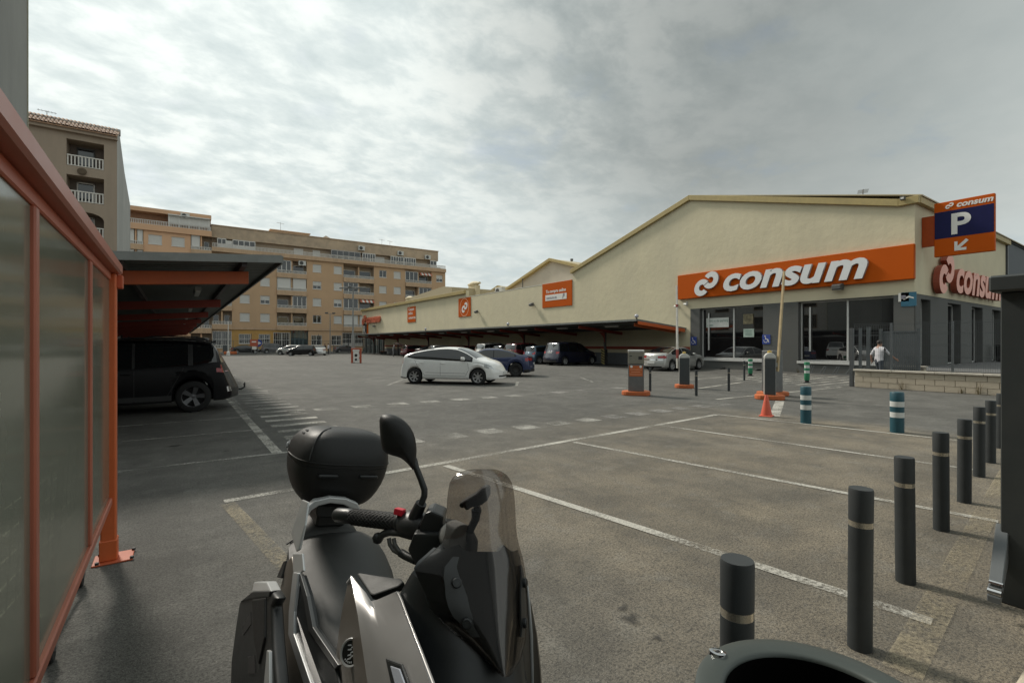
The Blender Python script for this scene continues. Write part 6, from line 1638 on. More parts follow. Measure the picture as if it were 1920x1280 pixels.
for z in (.38,.85,1.16): MB().box(-.42, .42, -.05, .05, z, z+.10).build('rail', m_gr, gd, bevel=.02)
MB().box(-.24, .24, -.09, -.06, .08, .98).build('panel', m_print, gd)
for z, r in ((.66,.12),(.30,.10)): MB().lathe([(.001,0),(r,0),(r,.01),(.001,.01)], 14, frame((0,-.092,z), (1,0,0), (0,0,1))).build('black_mark', m_trim, gd)
MB().box(-.28,.28,-.09,-.06,1.0,1.14).build('panel', m_print, gd)
sg = gnd; YS = 89.0
def at_y(u, v): return py_(u, v, YS)
q = at_y(477, 643); t = thing('road_sign', 'red no entry sign over a small white plate by the far fence', 'road sign', (q.x, YS, 0))
MB().cyl((0,0,0), (0,0,q.z+.5), .035, n=8).build('pole', m_conc, t); MB().box(-.65,.5,-.06,-.036,q.z-.5,q.z+.6).build('plate', m_gr, t); MB().box(-.4,.25,-.068,-.061,q.z+.1,q.z+.3).build('bar', m_print, t); MB().box(-.35,.3,-.06,-.036,q.z-1.05,q.z-.55).build('plate', m_print, t)
q = at_y(484, 643); t = thing('road_sign', 'round blue arrow sign beside the red road sign', 'road sign', (q.x, YS+.3, 0))
MB().cyl((0,0,0), (0,0,q.z+.3), .035, n=8).build('pole', m_conc, t); Mq = frame((0,-.04,q.z), (1,0,0), (0,0,1)); MB().lathe([(.001,0),(.62,0),(.62,.02),(.001,.02)], 24, Mq).build('disc', m_blue, t); MB().prism([(-.45,-.1),(.05,-.1),(.05,-.3),(.5,0),(.05,.3),(.05,.1),(-.45,.1)], .022, .03, Mq).build('arrow', m_print, t)
fx0, fx1 = at_y(402, 650).x, at_y(684, 650).x
fe = thing('lot_fence', 'thin dark wire fence with tall posts along the far end of the lot', 'fence', (fx0, 89.6, 0))
n = int((fx1-fx0)/2.6); 
for i in range(n+1): MB().box(2.6*i-.035, 2.6*i+.035, -.03, .03, 0, 3.4 if i % 2 == 0 else 2.2).build('post', m_fen, fe)
fw = MB()
for z in (.15, 1.1, 2.15): fw.box(0, fx1-fx0, -.015, .015, z-.02, z+.02)
for k in range(int((fx1-fx0)/.16)): fw.box(.16*k-.006, .16*k+.006, -.006, .006, .15, 2.15)
fw.build('wire_mesh', m_fen, fe)
t = thing('kerb_block', 'salmon red kerb block near the far left bays', 'kerb', (*gnd(432, 664).xy, 0), -YAW); MB().box(-.9,.9,-.3,.3,0,.45).build('block', m_kerbo, t, bevel=.05)
t = thing('control_cabinet', 'small grey cabinet by the far left bays', 'cabinet', (*gnd(424, 662).xy, 0), -YAW); MB().box(-.45,.45,-.3,.3,0,1.5).build('cabinet', m_cabl, t, bevel=.02); MB().box(-.4,.4,-.31,-.301,.1,1.4).build('door', m_cab, t)
bn = thing('bench', 'red slatted bench by the shop entrance under the canopy end', 'bench', (27.4, 76, 0), 0)
for k in range(4): MB().box(-.25+.13*k-.05, -.25+.13*k+.05, -1, 1, .42, .46).build('slat', m_gr, bn)
for y in (-.8,.8): MB().box(-.25,.2,y-.04,y+.04,0,.42).build('leg', m_fen, bn)
# ================================================================== PEOPLE
m_skin = mat('skin', (0.36, 0.20, 0.14), .6); m_hair = mat('dark_hair', (0.02, 0.014, 0.011), .7)
m_shoe = mat('shoe_dark', (0.04, 0.04, 0.04), .6)
def person(label, loc, heading, shirt, trousers, pose, H=1.72, hair_len=0.0, sleeve=.5, group=None, hairm=None):
    """one skinned body; +x is forward"""
    k = H/1.72
    J = {'pel': (0,0,.94), 'spi': (0,0,1.12), 'che': (.01,0,1.33), 'nec': (.0,0,1.47), 'hea': (.02,0,1.585), 'top': (.01,0,1.70)}
    R_ = {'pel': (.135,.105), 'spi': (.128,.092), 'che': (.150,.105), 'nec': (.052,.055), 'hea': (.078,.095), 'top': (.055,.06)}
    E = [('pel','spi'),('spi','che'),('che','nec'),('nec','hea'),('hea','top')]
    for s, n in ((1,'l'),(-1,'r')):
        J['sh'+n] = (0, .175*s, 1.395); J['el'+n] = pose.get('el'+n, (-.03, .235*s, 1.13)); J['wr'+n] = pose.get('wr'+n, (.05, .25*s, .90)); J['ha'+n] = tuple(Vector(J['wr'+n])+(Vector(J['wr'+n])-Vector(J['el'+n])).normalized()*.085)
        J['hi'+n] = (0, .092*s, .90); J['kn'+n] = pose.get('kn'+n, (.02, .10*s, .50)); J['an'+n] = pose.get('an'+n, (-.02, .105*s, .085)); J['to'+n] = tuple(Vector(J['an'+n])+Vector((.16, .015*s, -.045)))
        R_['sh'+n] = (.062,.062); R_['el'+n] = (.042,.042); R_['wr'+n] = (.029,.03); R_['ha'+n] = (.022,.040)
        R_['hi'+n] = (.090,.088); R_['kn'+n] = (.062,.060); R_['an'+n] = (.043,.045); R_['to'+n] = (.040,.032)
        E += [('che','sh'+n),('sh'+n,'el'+n),('el'+n,'wr'+n),('wr'+n,'ha'+n),('pel','hi'+n),('hi'+n,'kn'+n),('kn'+n,'an'+n),('an'+n,'to'+n)]
    names = list(J); lean = pose.get('lean', 0)
    def L_(p):
        p = Vector(p)
        if p.z > .95 and lean: 
            d = p-Vector((0,0,.95)); c, s_ = cos(lean), sin(lean); p = Vector((d.x*c+d.z*s_, d.y, -d.x*s_+d.z*c))+Vector((0,0,.95))
        return p*k
    me = bpy.data.meshes.new('body'); me.from_pydata([L_(J[n]) for n in names], [(names.index(a), names.index(b)) for a, b in E], [])
    ob = bpy.data.objects.new('tmp', me); C.objects.link(ob)
    sk = ob.modifiers.new('s', 'SKIN'); sk.use_smooth_shade = True; ob.modifiers.new('u', 'SUBSURF').levels = 1
    for i, n in enumerate(names):
        v = me.skin_vertices[0].data[i]; v.radius = (R_[n][0]*k, R_[n][1]*k); v.use_root = (n == 'pel')
    dg = bpy.context.evaluated_depsgraph_get(); m2 = bpy.data.meshes.new_from_object(ob.evaluated_get(dg)); bpy.data.objects.remove(ob)
    root = thing('person', label, 'person', (loc[0], loc[1], loc[2] if len(loc) > 2 else 0), heading, group)
    m2.materials.clear()
    for m in (m_skin, shirt, trousers, m_shoe): m2.materials.append(m)
    jn = {n: L_(J[n]) for n in names}
    def seg(p, a, b):
        a, b = jn[a], jn[b]; t_ = max(0, min(1, (p-a).dot(b-a)/(b-a).length_squared)); return (p-a.lerp(b, t_)).length, t_
    for f in m2.polygons:
        p = f.center; best = min((seg(p, a, b)+(a, b) for a, b in E), key=lambda q: q[0]/max(.03, R_[q[2]][0])); a, b, t_ = best[2], best[3], best[1]
        if (a, b) in (('nec','hea'),('hea','top')): i = 0
        elif a == 'che' and b == 'nec': i = 1 if t_ < .62 else 0
        elif a[:2] == 'sh': i = 1 if t_ < sleeve*2 else 0
        elif a[:2] == 'el': i = 1 if sleeve > .9 and t_ < .9 else 0
        elif a[:2] == 'wr': i = 0
        elif a[:2] == 'an': i = 3
        elif a[:2] in ('hi', 'kn'): i = 2
        elif a == 'pel' and b == 'spi': i = 1 if p.z > .93*k else 2
        elif a == 'pel': i = 2 if p.z < .93*k else 1
        else: i = 1
        f.material_index = i
    # fingers and features join the same mesh
    bm = bmesh.new(); bm.from_mesh(m2)
    ex = MB()
    for n, s in (('l',1),('r',-1)):
        h = jn['ha'+n]; d = (jn['ha'+n]-jn['wr'+n]).normalized(); sd_ = d.cross(Vector((0,1,0))); sd_ = (sd_ if sd_.length > .2 else Vector((1,0,0))).normalized(); cu = d.cross(sd_)*(-s)
        for q, (off, ln) in enumerate(((-.024,.062),(-.008,.072),(.008,.068),(.023,.052))):
            b0 = h-d*.015+sd_*off*k; ex.tube([b0, b0+d*ln*.55*k+cu*.004, b0+d*ln*k+cu*.018], [.0085*k,.008*k,.006*k], 6)
        b0 = h-d*.05+sd_*.026*k; ex.tube([b0, b0+sd_*.022*k+d*.025*k, b0+sd_*.026*k+d*.055*k], [.010*k,.009*k,.007*k], 6)
    hd = jn['hea']
    ex.tube([hd+Vector((.085,0,.0))*k, hd+Vector((.108,0,-.022))*k], [.010,.015], 6)
    for s in (-1,1): ex.tube([hd+Vector((-.005,s*.074,.015))*k, hd+Vector((-.01,s*.086,-.02))*k], [.018,.012], 6)
    mm_ = bpy.data.meshes.new('x'); mm_.from_pydata(ex.v, [], ex.f); bm.from_mesh(mm_); bm.to_mesh(m2); bm.free()
    m2.shade_smooth(); m2.name = 'body'
    bo_ = bpy.data.objects.new('body', m2); C.objects.link(bo_); bo_.parent = root
    hr = MB(); sec = []
    for i in range(6):
        a = i/5*pi*.62; r = .098*sin(a)+.004; z = .115*cos(a)
        sec.append([hd+Vector((-.022+r*1.10*cos(2*pi*q/14), r*.92*sin(2*pi*q/14), .045+z*.85+(0.03 if cos(2*pi*q/14) > .3 and i > 3 else 0)))*k for q in range(14)])
    if hair_len: 
        last = sec[-1]; sec.append([Vector((min(p.x, hd.x*1-.0)-.02, p.y*1.0, p.z-hair_len)) for p in last])
    hr.grid(sec, True).build('hair', hairm or m_hair, root, smooth=60, fix=False)
    return root
m_wsh = mat('white_shirt', (0.58,0.57,0.60), .85, var=.08, vscale=8); m_jean = mat('jeans', (0.045,0.055,0.07), .85); m_bk = mat('black_cloth', (0.02,0.02,0.022), .85); m_gsh = mat('grey_shirt', (0.22,0.22,0.22), .85)
walk = dict(kn_=0)
q = px_(1648, 640, 23.2)
person('man in a white T-shirt and dark trousers walking behind the stone wall', (23.2, q.y, .0), face((.95, -.35)), m_wsh, m_jean,
       dict(elr=(.16,-.30,1.16), wrr=(.36,-.36,1.02), ell=(-.10,.25,1.14), wrl=(-.02,.28,.92), knl=(.14,.09,.50), anl=(.10,.1,.10), knr=(-.02,-.1,.50), anr=(-.22,-.1,.14), lean=.06), 1.76, 0, .5)
q = gnd(609, 664)
person('woman with dark hair in black at the far end of the lot', (q.x, q.y, 0), face((.3,-1)), m_bk, m_bk, dict(), 1.68, .16, .95, 'two people by the far fence')
q = gnd(615.5, 664.5)
person('person in a white top and black trousers beside the woman in black', (q.x, q.y, 0), face((1,.1)), m_wsh, m_bk, dict(ell=(.05,.24,1.15), wrl=(.28,.2,1.1), elr=(.06,-.24,1.15), wrr=(.3,-.2,1.08)), 1.7, 0, .8, 'two people by the far fence')
person('man in grey loading the maroon hatchback under the canopy', (22.6, 59.3, 0), face((1,-.35)), m_gsh, m_gsh, dict(ell=(.14,.22,1.18), wrl=(.36,.16,1.05), elr=(.14,-.22,1.18), wrr=(.36,-.16,1.05), lean=.25), 1.74, 0, .5)
# ================================================================== MOTOR SCOOTER IN THE FOREGROUND (leaning on its side stand, nose towards the camera side)
LEAN = radians(9.5)
sct = thing('motor_scooter', 'black and grey maxi scooter with smoked windscreen and black top box', 'scooter', (.39, 1.40, 0))
sct.rotation_euler = (0, LEAN, 0)
SM = Matrix.Translation((.39, 1.40, 0)) @ Matrix.Rotation(LEAN, 4, 'Y'); SI = SM.inverted()
E_ = SI @ Vector((0, 0, EYE))
def sdir(u, v):
    a, b = ray(u); return SI.to_3x3() @ Vector((a, b, -(v-VH)/FPX))
def sp(u, v, c):
    d = sdir(u, v); return E_+d*((c-E_.x)/d.x)
def sd(u, v, d): return SI @ pd_(u, v, d)
mir = lambda p: Vector((-p[0], p[1], p[2]))
s_blk = mat('scooter_black', (0.012, 0.0135, 0.014), .42, var=.15, vscale=20, bump=.08, bscale=300)
s_cowl = mat('scooter_gloss_cowl', (0.011, 0.013, 0.014), .36, var=.1, spec=.4)
s_box = mat('topbox_plastic', (0.011, 0.0115, 0.0115), .50, var=.1, vscale=30, bump=.10, bscale=420, spec=.35)
s_sil = mat('scooter_silver', (0.46, 0.47, 0.47), .34, .45, var=.04); s_tit = mat('scooter_titanium', (0.225, 0.22, 0.215), .42, .35, var=.05, coat=.2)
s_brn = mat('scooter_bronze', (0.125, 0.110, 0.092), .42, .35, var=.06)
s_seat = mat('seat_vinyl', (0.036, 0.0375, 0.036), .55, var=.10, vscale=30, bump=.10, bscale=420, spec=.4)
s_grip = mat('grip_rubber', (0.013, 0.013, 0.013), .75)
s_rbtn = mat('red_button', (0.50, 0.012, 0.03), .4)
s_scr = tint_mat('smoked_screen', (0.67, 0.65, 0.635), .018, rough=.08)
def slabm(name, px, off, m, par=sct, bevel=.006, both=False, seg=2, smooth=None):
    pts = [sp(u, v, c) for u, v, c in px]
    o = MB().slab(pts, off).build(name, m, par, bevel=bevel, seg=seg, smooth=smooth)
    if both: MB().slab([Vector((-p.x*.70, p.y, p.z)) for p in pts], mir(Vector(off))).build(name, m, par, bevel=bevel, seg=seg, smooth=smooth)
    return o
# ---- windscreen and the cowl behind it: centre line and both edges measured, the sheet curved between them
def sy(u, v, c):
    d = sdir(u, v); return E_+d*((c-E_.y)/d.y)
Ce = [(879,903),(950,911),(1037,917),(1160,932),(1268,948)]
Le = [(879,884),(881,874),(884,863),(889,855),(896,848),(905,843),(935,838.5),(990,836),(1016,829),(1030,815),(1048,795),(1066,777),(1080,782),(1105,794),(1140,806),(1175,838),(1200,868),(1235,908),(1262,935),(1268,942)]
Re = [(879,926),(881,934),(884,941),(889,949),(896,955),(905,960),(935,965),(990,968),(1016,972),(1030,976),(1048,981),(1066,984),(1080,986),(1105,987),(1140,988),(1175,988),(1200,986),(1235,977),(1262,961),(1268,953)]
def scr(v, q, off=0.0):
    c = sp(interp(Ce, v), v, 0.0); wl = min(1.0, (interp(Re, v)-interp(Le, v))/120)
    l = sy(interp(Le, v), v, c.y+.048*wl); r = sy(interp(Re, v), v, c.y+.055*wl)
    p = c+(r-l)/2*q+((r+l)/2-c)*q*q
    return p+Vector((0, off, 0))
qs = [-1+2*i/24 for i in range(25)]
vs_ = [879,881,884,889,896,905,920,935,962,990,1003,1016,1030,1048,1066,1080,1105,1140,1175,1200,1235,1262,1268]
MB().grid([[scr(v, q) for q in qs] for v in vs_]).build('windscreen', s_scr, sct, smooth=70, solid=.003)
def cowl_top(q):
    ears = (15 if q < 0 else 13)*max(0, 1-abs(q+.60)/.22 if q < 0 else 1-abs(q-.50)/.20)
    return 1037-ears-(8 if q < -.7 else 0)*min(1, (abs(q)-.7)/.3)-(4*max(0, (q-.7)/.3))
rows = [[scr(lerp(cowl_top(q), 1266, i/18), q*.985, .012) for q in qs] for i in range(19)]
MB().grid(rows).build('windscreen_cowl', mat('cowl_sky_sheen', (0.024, 0.029, 0.032), .42, var=.1, spec=.4), sct, smooth=60, solid=.012)  # bluish lift in this colour stands in for reflected sky
MB().tube([scr(v, .0, .009) for v in (1038,1070,1110,1150,1190,1230,1262)], .0022, 6).build('cowl_crease', s_blk, sct, smooth=60)
for qa, qb, w0, w1, va, vb in ((-.60,-.62,.05,.15,1042,1192), (.80,.78,.03,.12,1058,1192)):
    r_ = []
    for i in range(9):
        f = i/8; w_ = lerp(w0, w1, min(1, f*2)) if f < .85 else w1*.6; qc = lerp(qa, qb, f)
        r_.append([scr(lerp(va, vb, f), qc+d*w_, -.004) for d in (-1,-.4,.4,1)])
    MB().grid(r_).build('screen_bracket', s_blk, sct, smooth=50, solid=.004)
for q_, v_ in ((-.57,1090),(-.62,1165),(.83,1090),(.79,1165)):
    p = scr(v_, q_, -.006); n_ = (scr(v_, q_+.05)-scr(v_, q_-.05)).cross(scr(v_+6, q_)-scr(v_-6, q_)).normalized()
    n_ = n_ if n_.y < 0 else -n_
    MB().cyl(p-n_*.004, p+n_*.006, .0105, n=18).build('screw', s_cowl, sct, bevel=.002)
    MB().cyl(p+n_*.006, p+n_*.0066, .0055, n=6).build('screw_socket', s_blk, sct)
# ---- nose and inner cowl
crease = sorted([(sp(u, v, 0).z, sp(u, v, 0).y) for u, v in ((905,879),(911,950),(917,1037),(932,1160),(948,1266))])
def outline(z, w, ys, yf, n=16):
    pts = []
    for i in range(n+1):
        a = radians(-90+180*i/n); pts.append((w*sin(a), ys-(ys-yf)*max(0, cos(a))**.8, z))
    return pts+[(w*.8, ys+.03, z), (-w*.8, ys+.03, z)]
yc = lambda z: interp(crease, z)
nose = []
for z, w, ys, yf in ((.30,.10,-.45,-.60),(.42,.16,-.42,-.70),(.56,.19,-.38,-.74),(.70,.195,-.34,-.70),(.80,.185,-.33,-.63),(.875,.165,-.34,yc(.90)+.02),(.96,.150,-.35,yc(.98)+.035),(1.03,.145,-.35,yc(1.05)+.04),(1.075,.13,-.36,yc(1.09)+.045)):
    nose.append(outline(z, w, ys, yf))
MB().loft(nose).build('front_cowl', s_cowl, sct, smooth=50)
# ---- silver front flanks, right and mirrored left
Q = [[(652,1092,-.165),(659,1083,-.190),(697,1134,-.172),(746,1111,-.150)],
     [(642,1140,-.155),(667,1120,-.197),(706,1150,-.180),(753,1126,-.150)],
     [(635,1186,-.148),(676,1156,-.202),(716,1180,-.186),(768,1166,-.158)],
     [(629,1242,-.140),(686,1216,-.206),(736,1226,-.192),(788,1216,-.168)],
     [(634,1292,-.138),(698,1292,-.210),(756,1292,-.198),(817,1292,-.180)],
     [(655,1390,-.138),(715,1390,-.210),(790,1390,-.200),(848,1380,-.190)]]
rowsP = [[sp(*p) for p in r] for r in Q]
for nm, c0, c1, m in (('flank_panel', 0, 2, s_brn), ('front_panel', 1, 4, s_tit)):
    rr = []
    for r in rowsP:
        r = r[c0:c1]; d = []
        for a, b in zip(r[:-1], r[1:]): d += [a.lerp(b, k/3) for k in range(3)]
        rr.append(d+[r[-1]])
    MB().grid(rr).build(nm, m, sct, smooth=40, solid=-.008)
e_ = rowsP[0]; MB().tube([e_[0], e_[1], e_[2].lerp(e_[1], .12), e_[2], e_[2].lerp(e_[3], .25), e_[3]], .0042, 8).build('edge_trim', s_sil, sct, smooth=60)
rg = [r[1] for r in rowsP]; MB().tube([p+Vector((-.001,0,0)) for p in rg[:4]], [.0030,.0022,.0016,.0010], 6).build('edge_trim', s_sil, sct, smooth=60)
re = [r[3] for r in rowsP]; MB().tube(re, .0030, 6).build('edge_trim', s_tit, sct, smooth=60)
# the far flank shows as a narrow strip past the screen
LQ = [[(978,1080,.150),(984,1086,.165),(988,1096,.172)], [(978,1130,.150),(988,1130,.170),(997,1136,.180)], [(976,1190,.150),(992,1186,.178),(1006,1190,.190)], [(970,1250,.145),(994,1246,.182),(1012,1252,.195)], [(965,1330,.14),(996,1320,.182),(1016,1320,.195)], [(960,1400,.14),(990,1400,.175),(1012,1400,.19)]]
LQ = [[sp(*p) for p in r] for r in LQ]
MB().grid(LQ).build('flank_panel', s_brn, sct, smooth=60, solid=.008)
MB().tube([r[1]+Vector((.004,-.004,0)) for r in LQ[:5]], [.002,.0035,.0045,.004,.004], 6).build('edge_trim', s_sil, sct, smooth=60)
MB().tube([sp(1001,1206,.196), sp(1005,1218,.198), sp(1004,1250,.198), sp(1003,1300,.198)], .0035, 6).build('edge_trim', s_sil, sct, smooth=60)
# turn indicator
slabm('indicator_bezel', [(727,1232,-.202),(757,1243,-.196),(778,1300,-.200),(742,1300,-.206)], (-.006,0,0), s_blk, bevel=.003)
slabm('indicator_lens', [(734,1247,-.211),(751,1253,-.206),(768,1300,-.209),(748,1300,-.213)], (-.003,0,0), mat('indicator_lens', (0.35,0.37,0.42), .12, .2, coat=.6), bevel=.001)
# badge on the flank
A, B_, C_ = sp(632,1222,-.142), sp(687,1222,-.206), sp(672,1140,-.198)
nb = (B_-A).cross(sp(686,1260,-.208)-sp(676,1156,-.202)).normalized(); nb = nb if nb.x < 0 else -nb
cb = sp(660,1222,-.176); nb = (nb*.55+(E_-cb).normalized()*.60).normalized(); cb = cb+(E_-cb).normalized()*.016
up = Vector((0,0,1)); up = (up-nb*up.dot(nb)).normalized(); xd = up.cross(nb)
bm0 = frame(cb, xd, up)
rad = .0315
MB().lathe([(rad*.9,-.03),(rad,-.004),(rad,.004),(rad*.94,.0065),(rad*.82,.005),(rad*.80,.003)], 36, bm0).build('badge_ring', s_sil, sct, smooth=40)
MB().lathe([(.001,.0045),(rad*.81,.0042)], 32, bm0).build('badge_disc', mat('badge_black', (0.008,0.008,0.009), .25), sct)
fl = MB()
for k, (x, y, a) in enumerate(((-.30,.42,20),(.05,.40,35),(.30,.30,60),(-.18,.15,25),(.12,.08,40),(-.05,-.18,30),(.18,-.22,50),(.0,-.42,35))):
    q_ = bm0 @ Matrix.Translation((x*rad, y*rad, .0048)) @ Matrix.Rotation(radians(a), 4, 'Z')
    fl.add([q_ @ Vector(p) for p in ((-.0062,-.0012,0),(.0062,-.0018,0),(.0045,.0018,0),(-.0045,.0014,0))], [(0,1,2,3)])
for k in range(5): 
    q_ = bm0 @ Matrix.Rotation(radians(-118+14*k), 4, 'Z') @ Matrix.Translation((rad*.64, 0, .0048)); fl.add([q_ @ Vector(p) for p in ((-.002,-.0016,0),(.002,-.0016,0),(.002,.0016,0),(-.002,.0016,0))], [(0,1,2,3)])
fl.build('badge_mark', mat('badge_white', (0.55,0.56,0.57), .35), sct, fix=False)
# ---- tunnel, fuel lid panel, seat, rear body
def ring(y, z0, z1, w, n=20, e=3.0, wt=1.0):
    pts = []
    for i in range(n):
        a = 2*pi*i/n; c, s_ = cos(a), sin(a)
        x = w*(abs(c)**(2/e))*(1 if c > 0 else -1); zz = (abs(s_)**(2/e))*(1 if s_ > 0 else -1)
        if s_ > 0: x *= lerp(1, wt, s_)
        pts.append((x, y, (z0+z1)/2+(z1-z0)/2*zz))
    return pts
MB().loft([ring(-.34,.35,.99,.13),ring(-.22,.33,.93,.13),ring(-.10,.32,.84,.125),ring(.05,.32,.70,.13),ring(.20,.32,.66,.14)]).build('centre_tunnel', s_blk, sct, smooth=50)
def planar(px, ref):
    a_, b_, c_ = [sp(*t_) for t_ in ref]; n_ = (b_-a_).cross(c_-a_); out = []
    for u, v in px:
        d = sdir(u, v); out.append(E_+d*((a_-E_).dot(n_)/d.dot(n_)))
    return out, n_.normalized()
pl_, nn_ = planar([(669,1075),(674,1073),(712,1079),(752,1084),(757,1090),(746,1099),(700,1115),(694,1113)], [(669,1075,-.160),(697,1116,-.150),(757,1090,-.085)])
nn_ = nn_ if nn_.z > 0 else -nn_
MB().slab(pl_, -nn_*.02).build('fuel_lid', s_seat, sct, bevel=.004, seg=2)
def seat_sec(y, zt, w, dr, n=17, cx=0.0):
    pts = []
    for i in range(n):
        f = -1+2*i/(n-1); pts.append((w*f if abs(f) < 1 else w*f, y, zt-dr*abs(f)**2.6))
    w_ = w
    pts += [(w*1.02, y, zt-dr-.09), (w*.7, y, zt-dr-.10), (-w*.7, y, zt-dr-.10), (-w*1.02, y, zt-dr-.09)]
    return [(x+cx, y_, z_) for x, y_, z_ in pts]
seat = [seat_sec(y, z, w*.90, d, cx=.030*min(1, (y-.06)/.4)) for y, z, w, d in ((.06,.60,.085,.05),(.10,.645,.12,.06),(.17,.675,.150,.065),(.28,.700,.180,.065),(.40,.738,.200,.06),(.52,.778,.212,.055),(.62,.806,.212,.05),(.69,.822,.204,.045),(.735,.829,.19,.042),(.76,.822,.170,.05))]
MB().loft(seat).build('seat', s_seat, sct, smooth=55)
pil = [seat_sec(y, z, w, d) for y, z, w, d in ((.70,.80,.125,.03),(.72,.850,.130,.04),(.78,.872,.120,.04),(.90,.880,.085,.04),(.98,.876,.06,.04),(1.0,.865,.05,.04))]
ps_ = MB().loft(pil).build('pillion_seat', s_seat, sct, smooth=55)
# seam welt round the rider seat
MB().tube([Vector((w*f, y+.004, z-.058*abs(f)**2.6+.002)) for f in [-.93+1.86*i/16 for i in range(17)] for (y, z, w) in ((.725,.827,.168),)], .0035, 6).build('seat_welt', s_blk, sct, smooth=60)
MB().loft([ring(.0,.34,.60,.135),ring(.2,.34,.66,.158),ring(.45,.36,.70,.160),ring(.62,.40,.74,.142,wt=.85),ring(.8,.46,.76,.112,wt=.8),ring(.95,.54,.78,.075,wt=.8),ring(1.05,.62,.78,.05,wt=.8)]).build('rear_body', s_blk, sct, smooth=50)
X1 = -.188
slabm('side_panel', [(545,1042,X1),(552,1076,X1),(546,1146,X1),(545,1189,X1),(580,1290,X1-.004),(608,1360,X1-.004),(560,1400,X1),(528,1290,X1+.01),(516,1190,X1+.015),(522,1112,X1+.01),(538,1050,X1+.005)], (.03,0,0), s_brn, bevel=.010, seg=3, smooth=40)
slabm('side_stripe', [(549,1072,X1-.006),(558,1074,X1-.006),(551,1146,X1-.007),(550,1187,X1-.008),(586,1292,X1-.010),(612,1360,X1-.010),(600,1360,X1-.010),(572,1292,X1-.010),(540,1189,X1-.008),(541,1146,X1-.007)], (.012,0,0), s_sil, bevel=.003)
slabm('inner_side_panel', [(558,1078,X1+.004),(570,1117,X1+.008),(580,1177,X1+.014),(628,1248,X1+.03),(640,1300,X1+.03),(640,1380,X1+.03),(612,1360,X1),(588,1290,X1),(552,1189,X1),(553,1146,X1)], (.03,0,0), s_blk, bevel=.004)
slabm('side_stripe', [(558,1076,X1+.0),(563,1076,X1+.0),(575,1117,X1+.004),(586,1175,X1+.010),(634,1246,X1+.026),(628,1254,X1+.026),(578,1181,X1+.010),(568,1119,X1+.004)], (.012,0,0), mat('scooter_graphite', (0.09,0.092,0.092), .4, .6), bevel=.002)
slabm('rail_end', [(566,936,-.165),(577,941,-.160),(571,985,-.165),(561,1030,-.172),(555,1034,-.178),(545,1000,-.182),(549,985,-.180)], (.008,0,0), s_sil, bevel=.005)
slabm('rail_foot', [(548,1037,-.190),(566,1037,-.182),(569,1070,-.182),(558,1076,-.188),(549,1073,-.192)], (.008,0,0), s_sil, bevel=.004)
yr_ = sp(630, 935, 0).y-.155
MB().slab([sy(u, v, yr_) for u, v in ((571,966),(577,949),(590,938),(620,931.5),(650,934),(671,943),(692,986),(684,986),(664,956),(645,946),(620,943),(598,948),(584,957),(577,970))], (0,.03,.0)).build('grab_rail', s_sil, sct, bevel=.005, seg=2)
slabm('pillion_peg', [(518,1082,-.19),(531,1052,-.18),(536,1050,-.18),(527,1084,-.19)], (.03,0,0), s_blk, bevel=.004)
# ---- top box
bcn = sp(632, 866, 0.0)
zb0, zb1 = sp(622, 936, 0).z, sp(628, 794, 0).z
bx_ = MB(); sec = []
def box_ring(f, n=48):
    sc_ = interp([(0,.60),(.03,.68),(.12,.80),(.30,.93),(.48,.99),(.60,1.0),(.74,.97),(.86,.88),(.94,.75),(.985,.56),(1.0,.38)], f)
    z = lerp(zb0, zb1, f); pts = []
    for i in range(n):
        a = 2*pi*i/n; c, s_ = cos(a), sin(a); e = 3.2
        x = .192*sc_*(abs(c)**(2/e))*(1 if c > 0 else -1); y = .205*sc_*(abs(s_)**(2/e))*(1 if s_ > 0 else -1)
        pts.append((x, bcn.y+y, z-(.012*(y/.2) if f > .8 else 0)))
    return pts
fl_ = [0,.03,.07,.12,.2,.3,.4,.48,.545]
tb_ = MB().loft([box_ring(f) for f in fl_]).build('top_box', s_box, sct, smooth=50)
MB().loft([box_ring(f) for f in (.553,.60,.67,.74,.80,.86,.90,.94,.965,.985,1.0)]).build('lid', s_box, tb_, smooth=50)
MB().loft([[(x*.985, bcn.y+(y-bcn.y)*.985, z) for x, y, z in box_ring(f)] for f in (.54,.556)]).build('seam', s_blk, tb_)
MB().tube([(x*1.003, bcn.y+(y-bcn.y)*1.003, z) for x, y, z in box_ring(.60)]+[box_ring(.60)[0]], .0035, 6).build('lid_rib', s_box, tb_, smooth=60)
# panel joint across the lid, hinge grips on the front, small badge on the tail
jt = []
for i in range(15):
    f = .62+.375*i/14; r_ = box_ring(f); jt.append(Vector(r_[30])*1.0)
MB().tube([p+Vector((-.001,0,.001)) for p in jt], .0028, 6).build('lid_joint', s_blk, tb_)
for dx in (-.085, .075):
    r_ = box_ring(.46); y_ = min(p[1] for p in r_)
    MB().box(dx-.038, dx+.038, y_-.008, y_+.02, lerp(zb0,zb1,.435), lerp(zb0,zb1,.475)).build('hinge_grip', s_cowl, tb_, bevel=.004)
for k in range(2):
    r0 = box_ring(.93-.035*k); p = Vector(r0[24]); MB().box(p.x-.004, p.x+.02, p.y-.035, p.y+.005, p.z+.0, p.z+.005).build('lid_mark', s_cowl, tb_, bevel=.002)
pa = Vector(box_ring(.64)[19]); pb_ = Vector(box_ring(.64)[22]); nrm = (pb_-pa).cross(Vector((0,0,1))).normalized(); nrm = nrm if nrm.x < 0 else -nrm
tpl = frame(pa.lerp(pb_, .0)+nrm*.006, (pb_-pa).normalized(), (0,0,1)) if (pb_-pa).normalized().cross(Vector((0,0,1))).dot(nrm) > 0 else frame(pb_+nrm*.006, (pa-pb_).normalized(), (0,0,1))
text('maker_lettering', 'SHAD', .032, tpl, mat('badge_white', (0.55,0.56,0.57), .35), tb_, extrude=.0012, offset=.001, shear=.15)
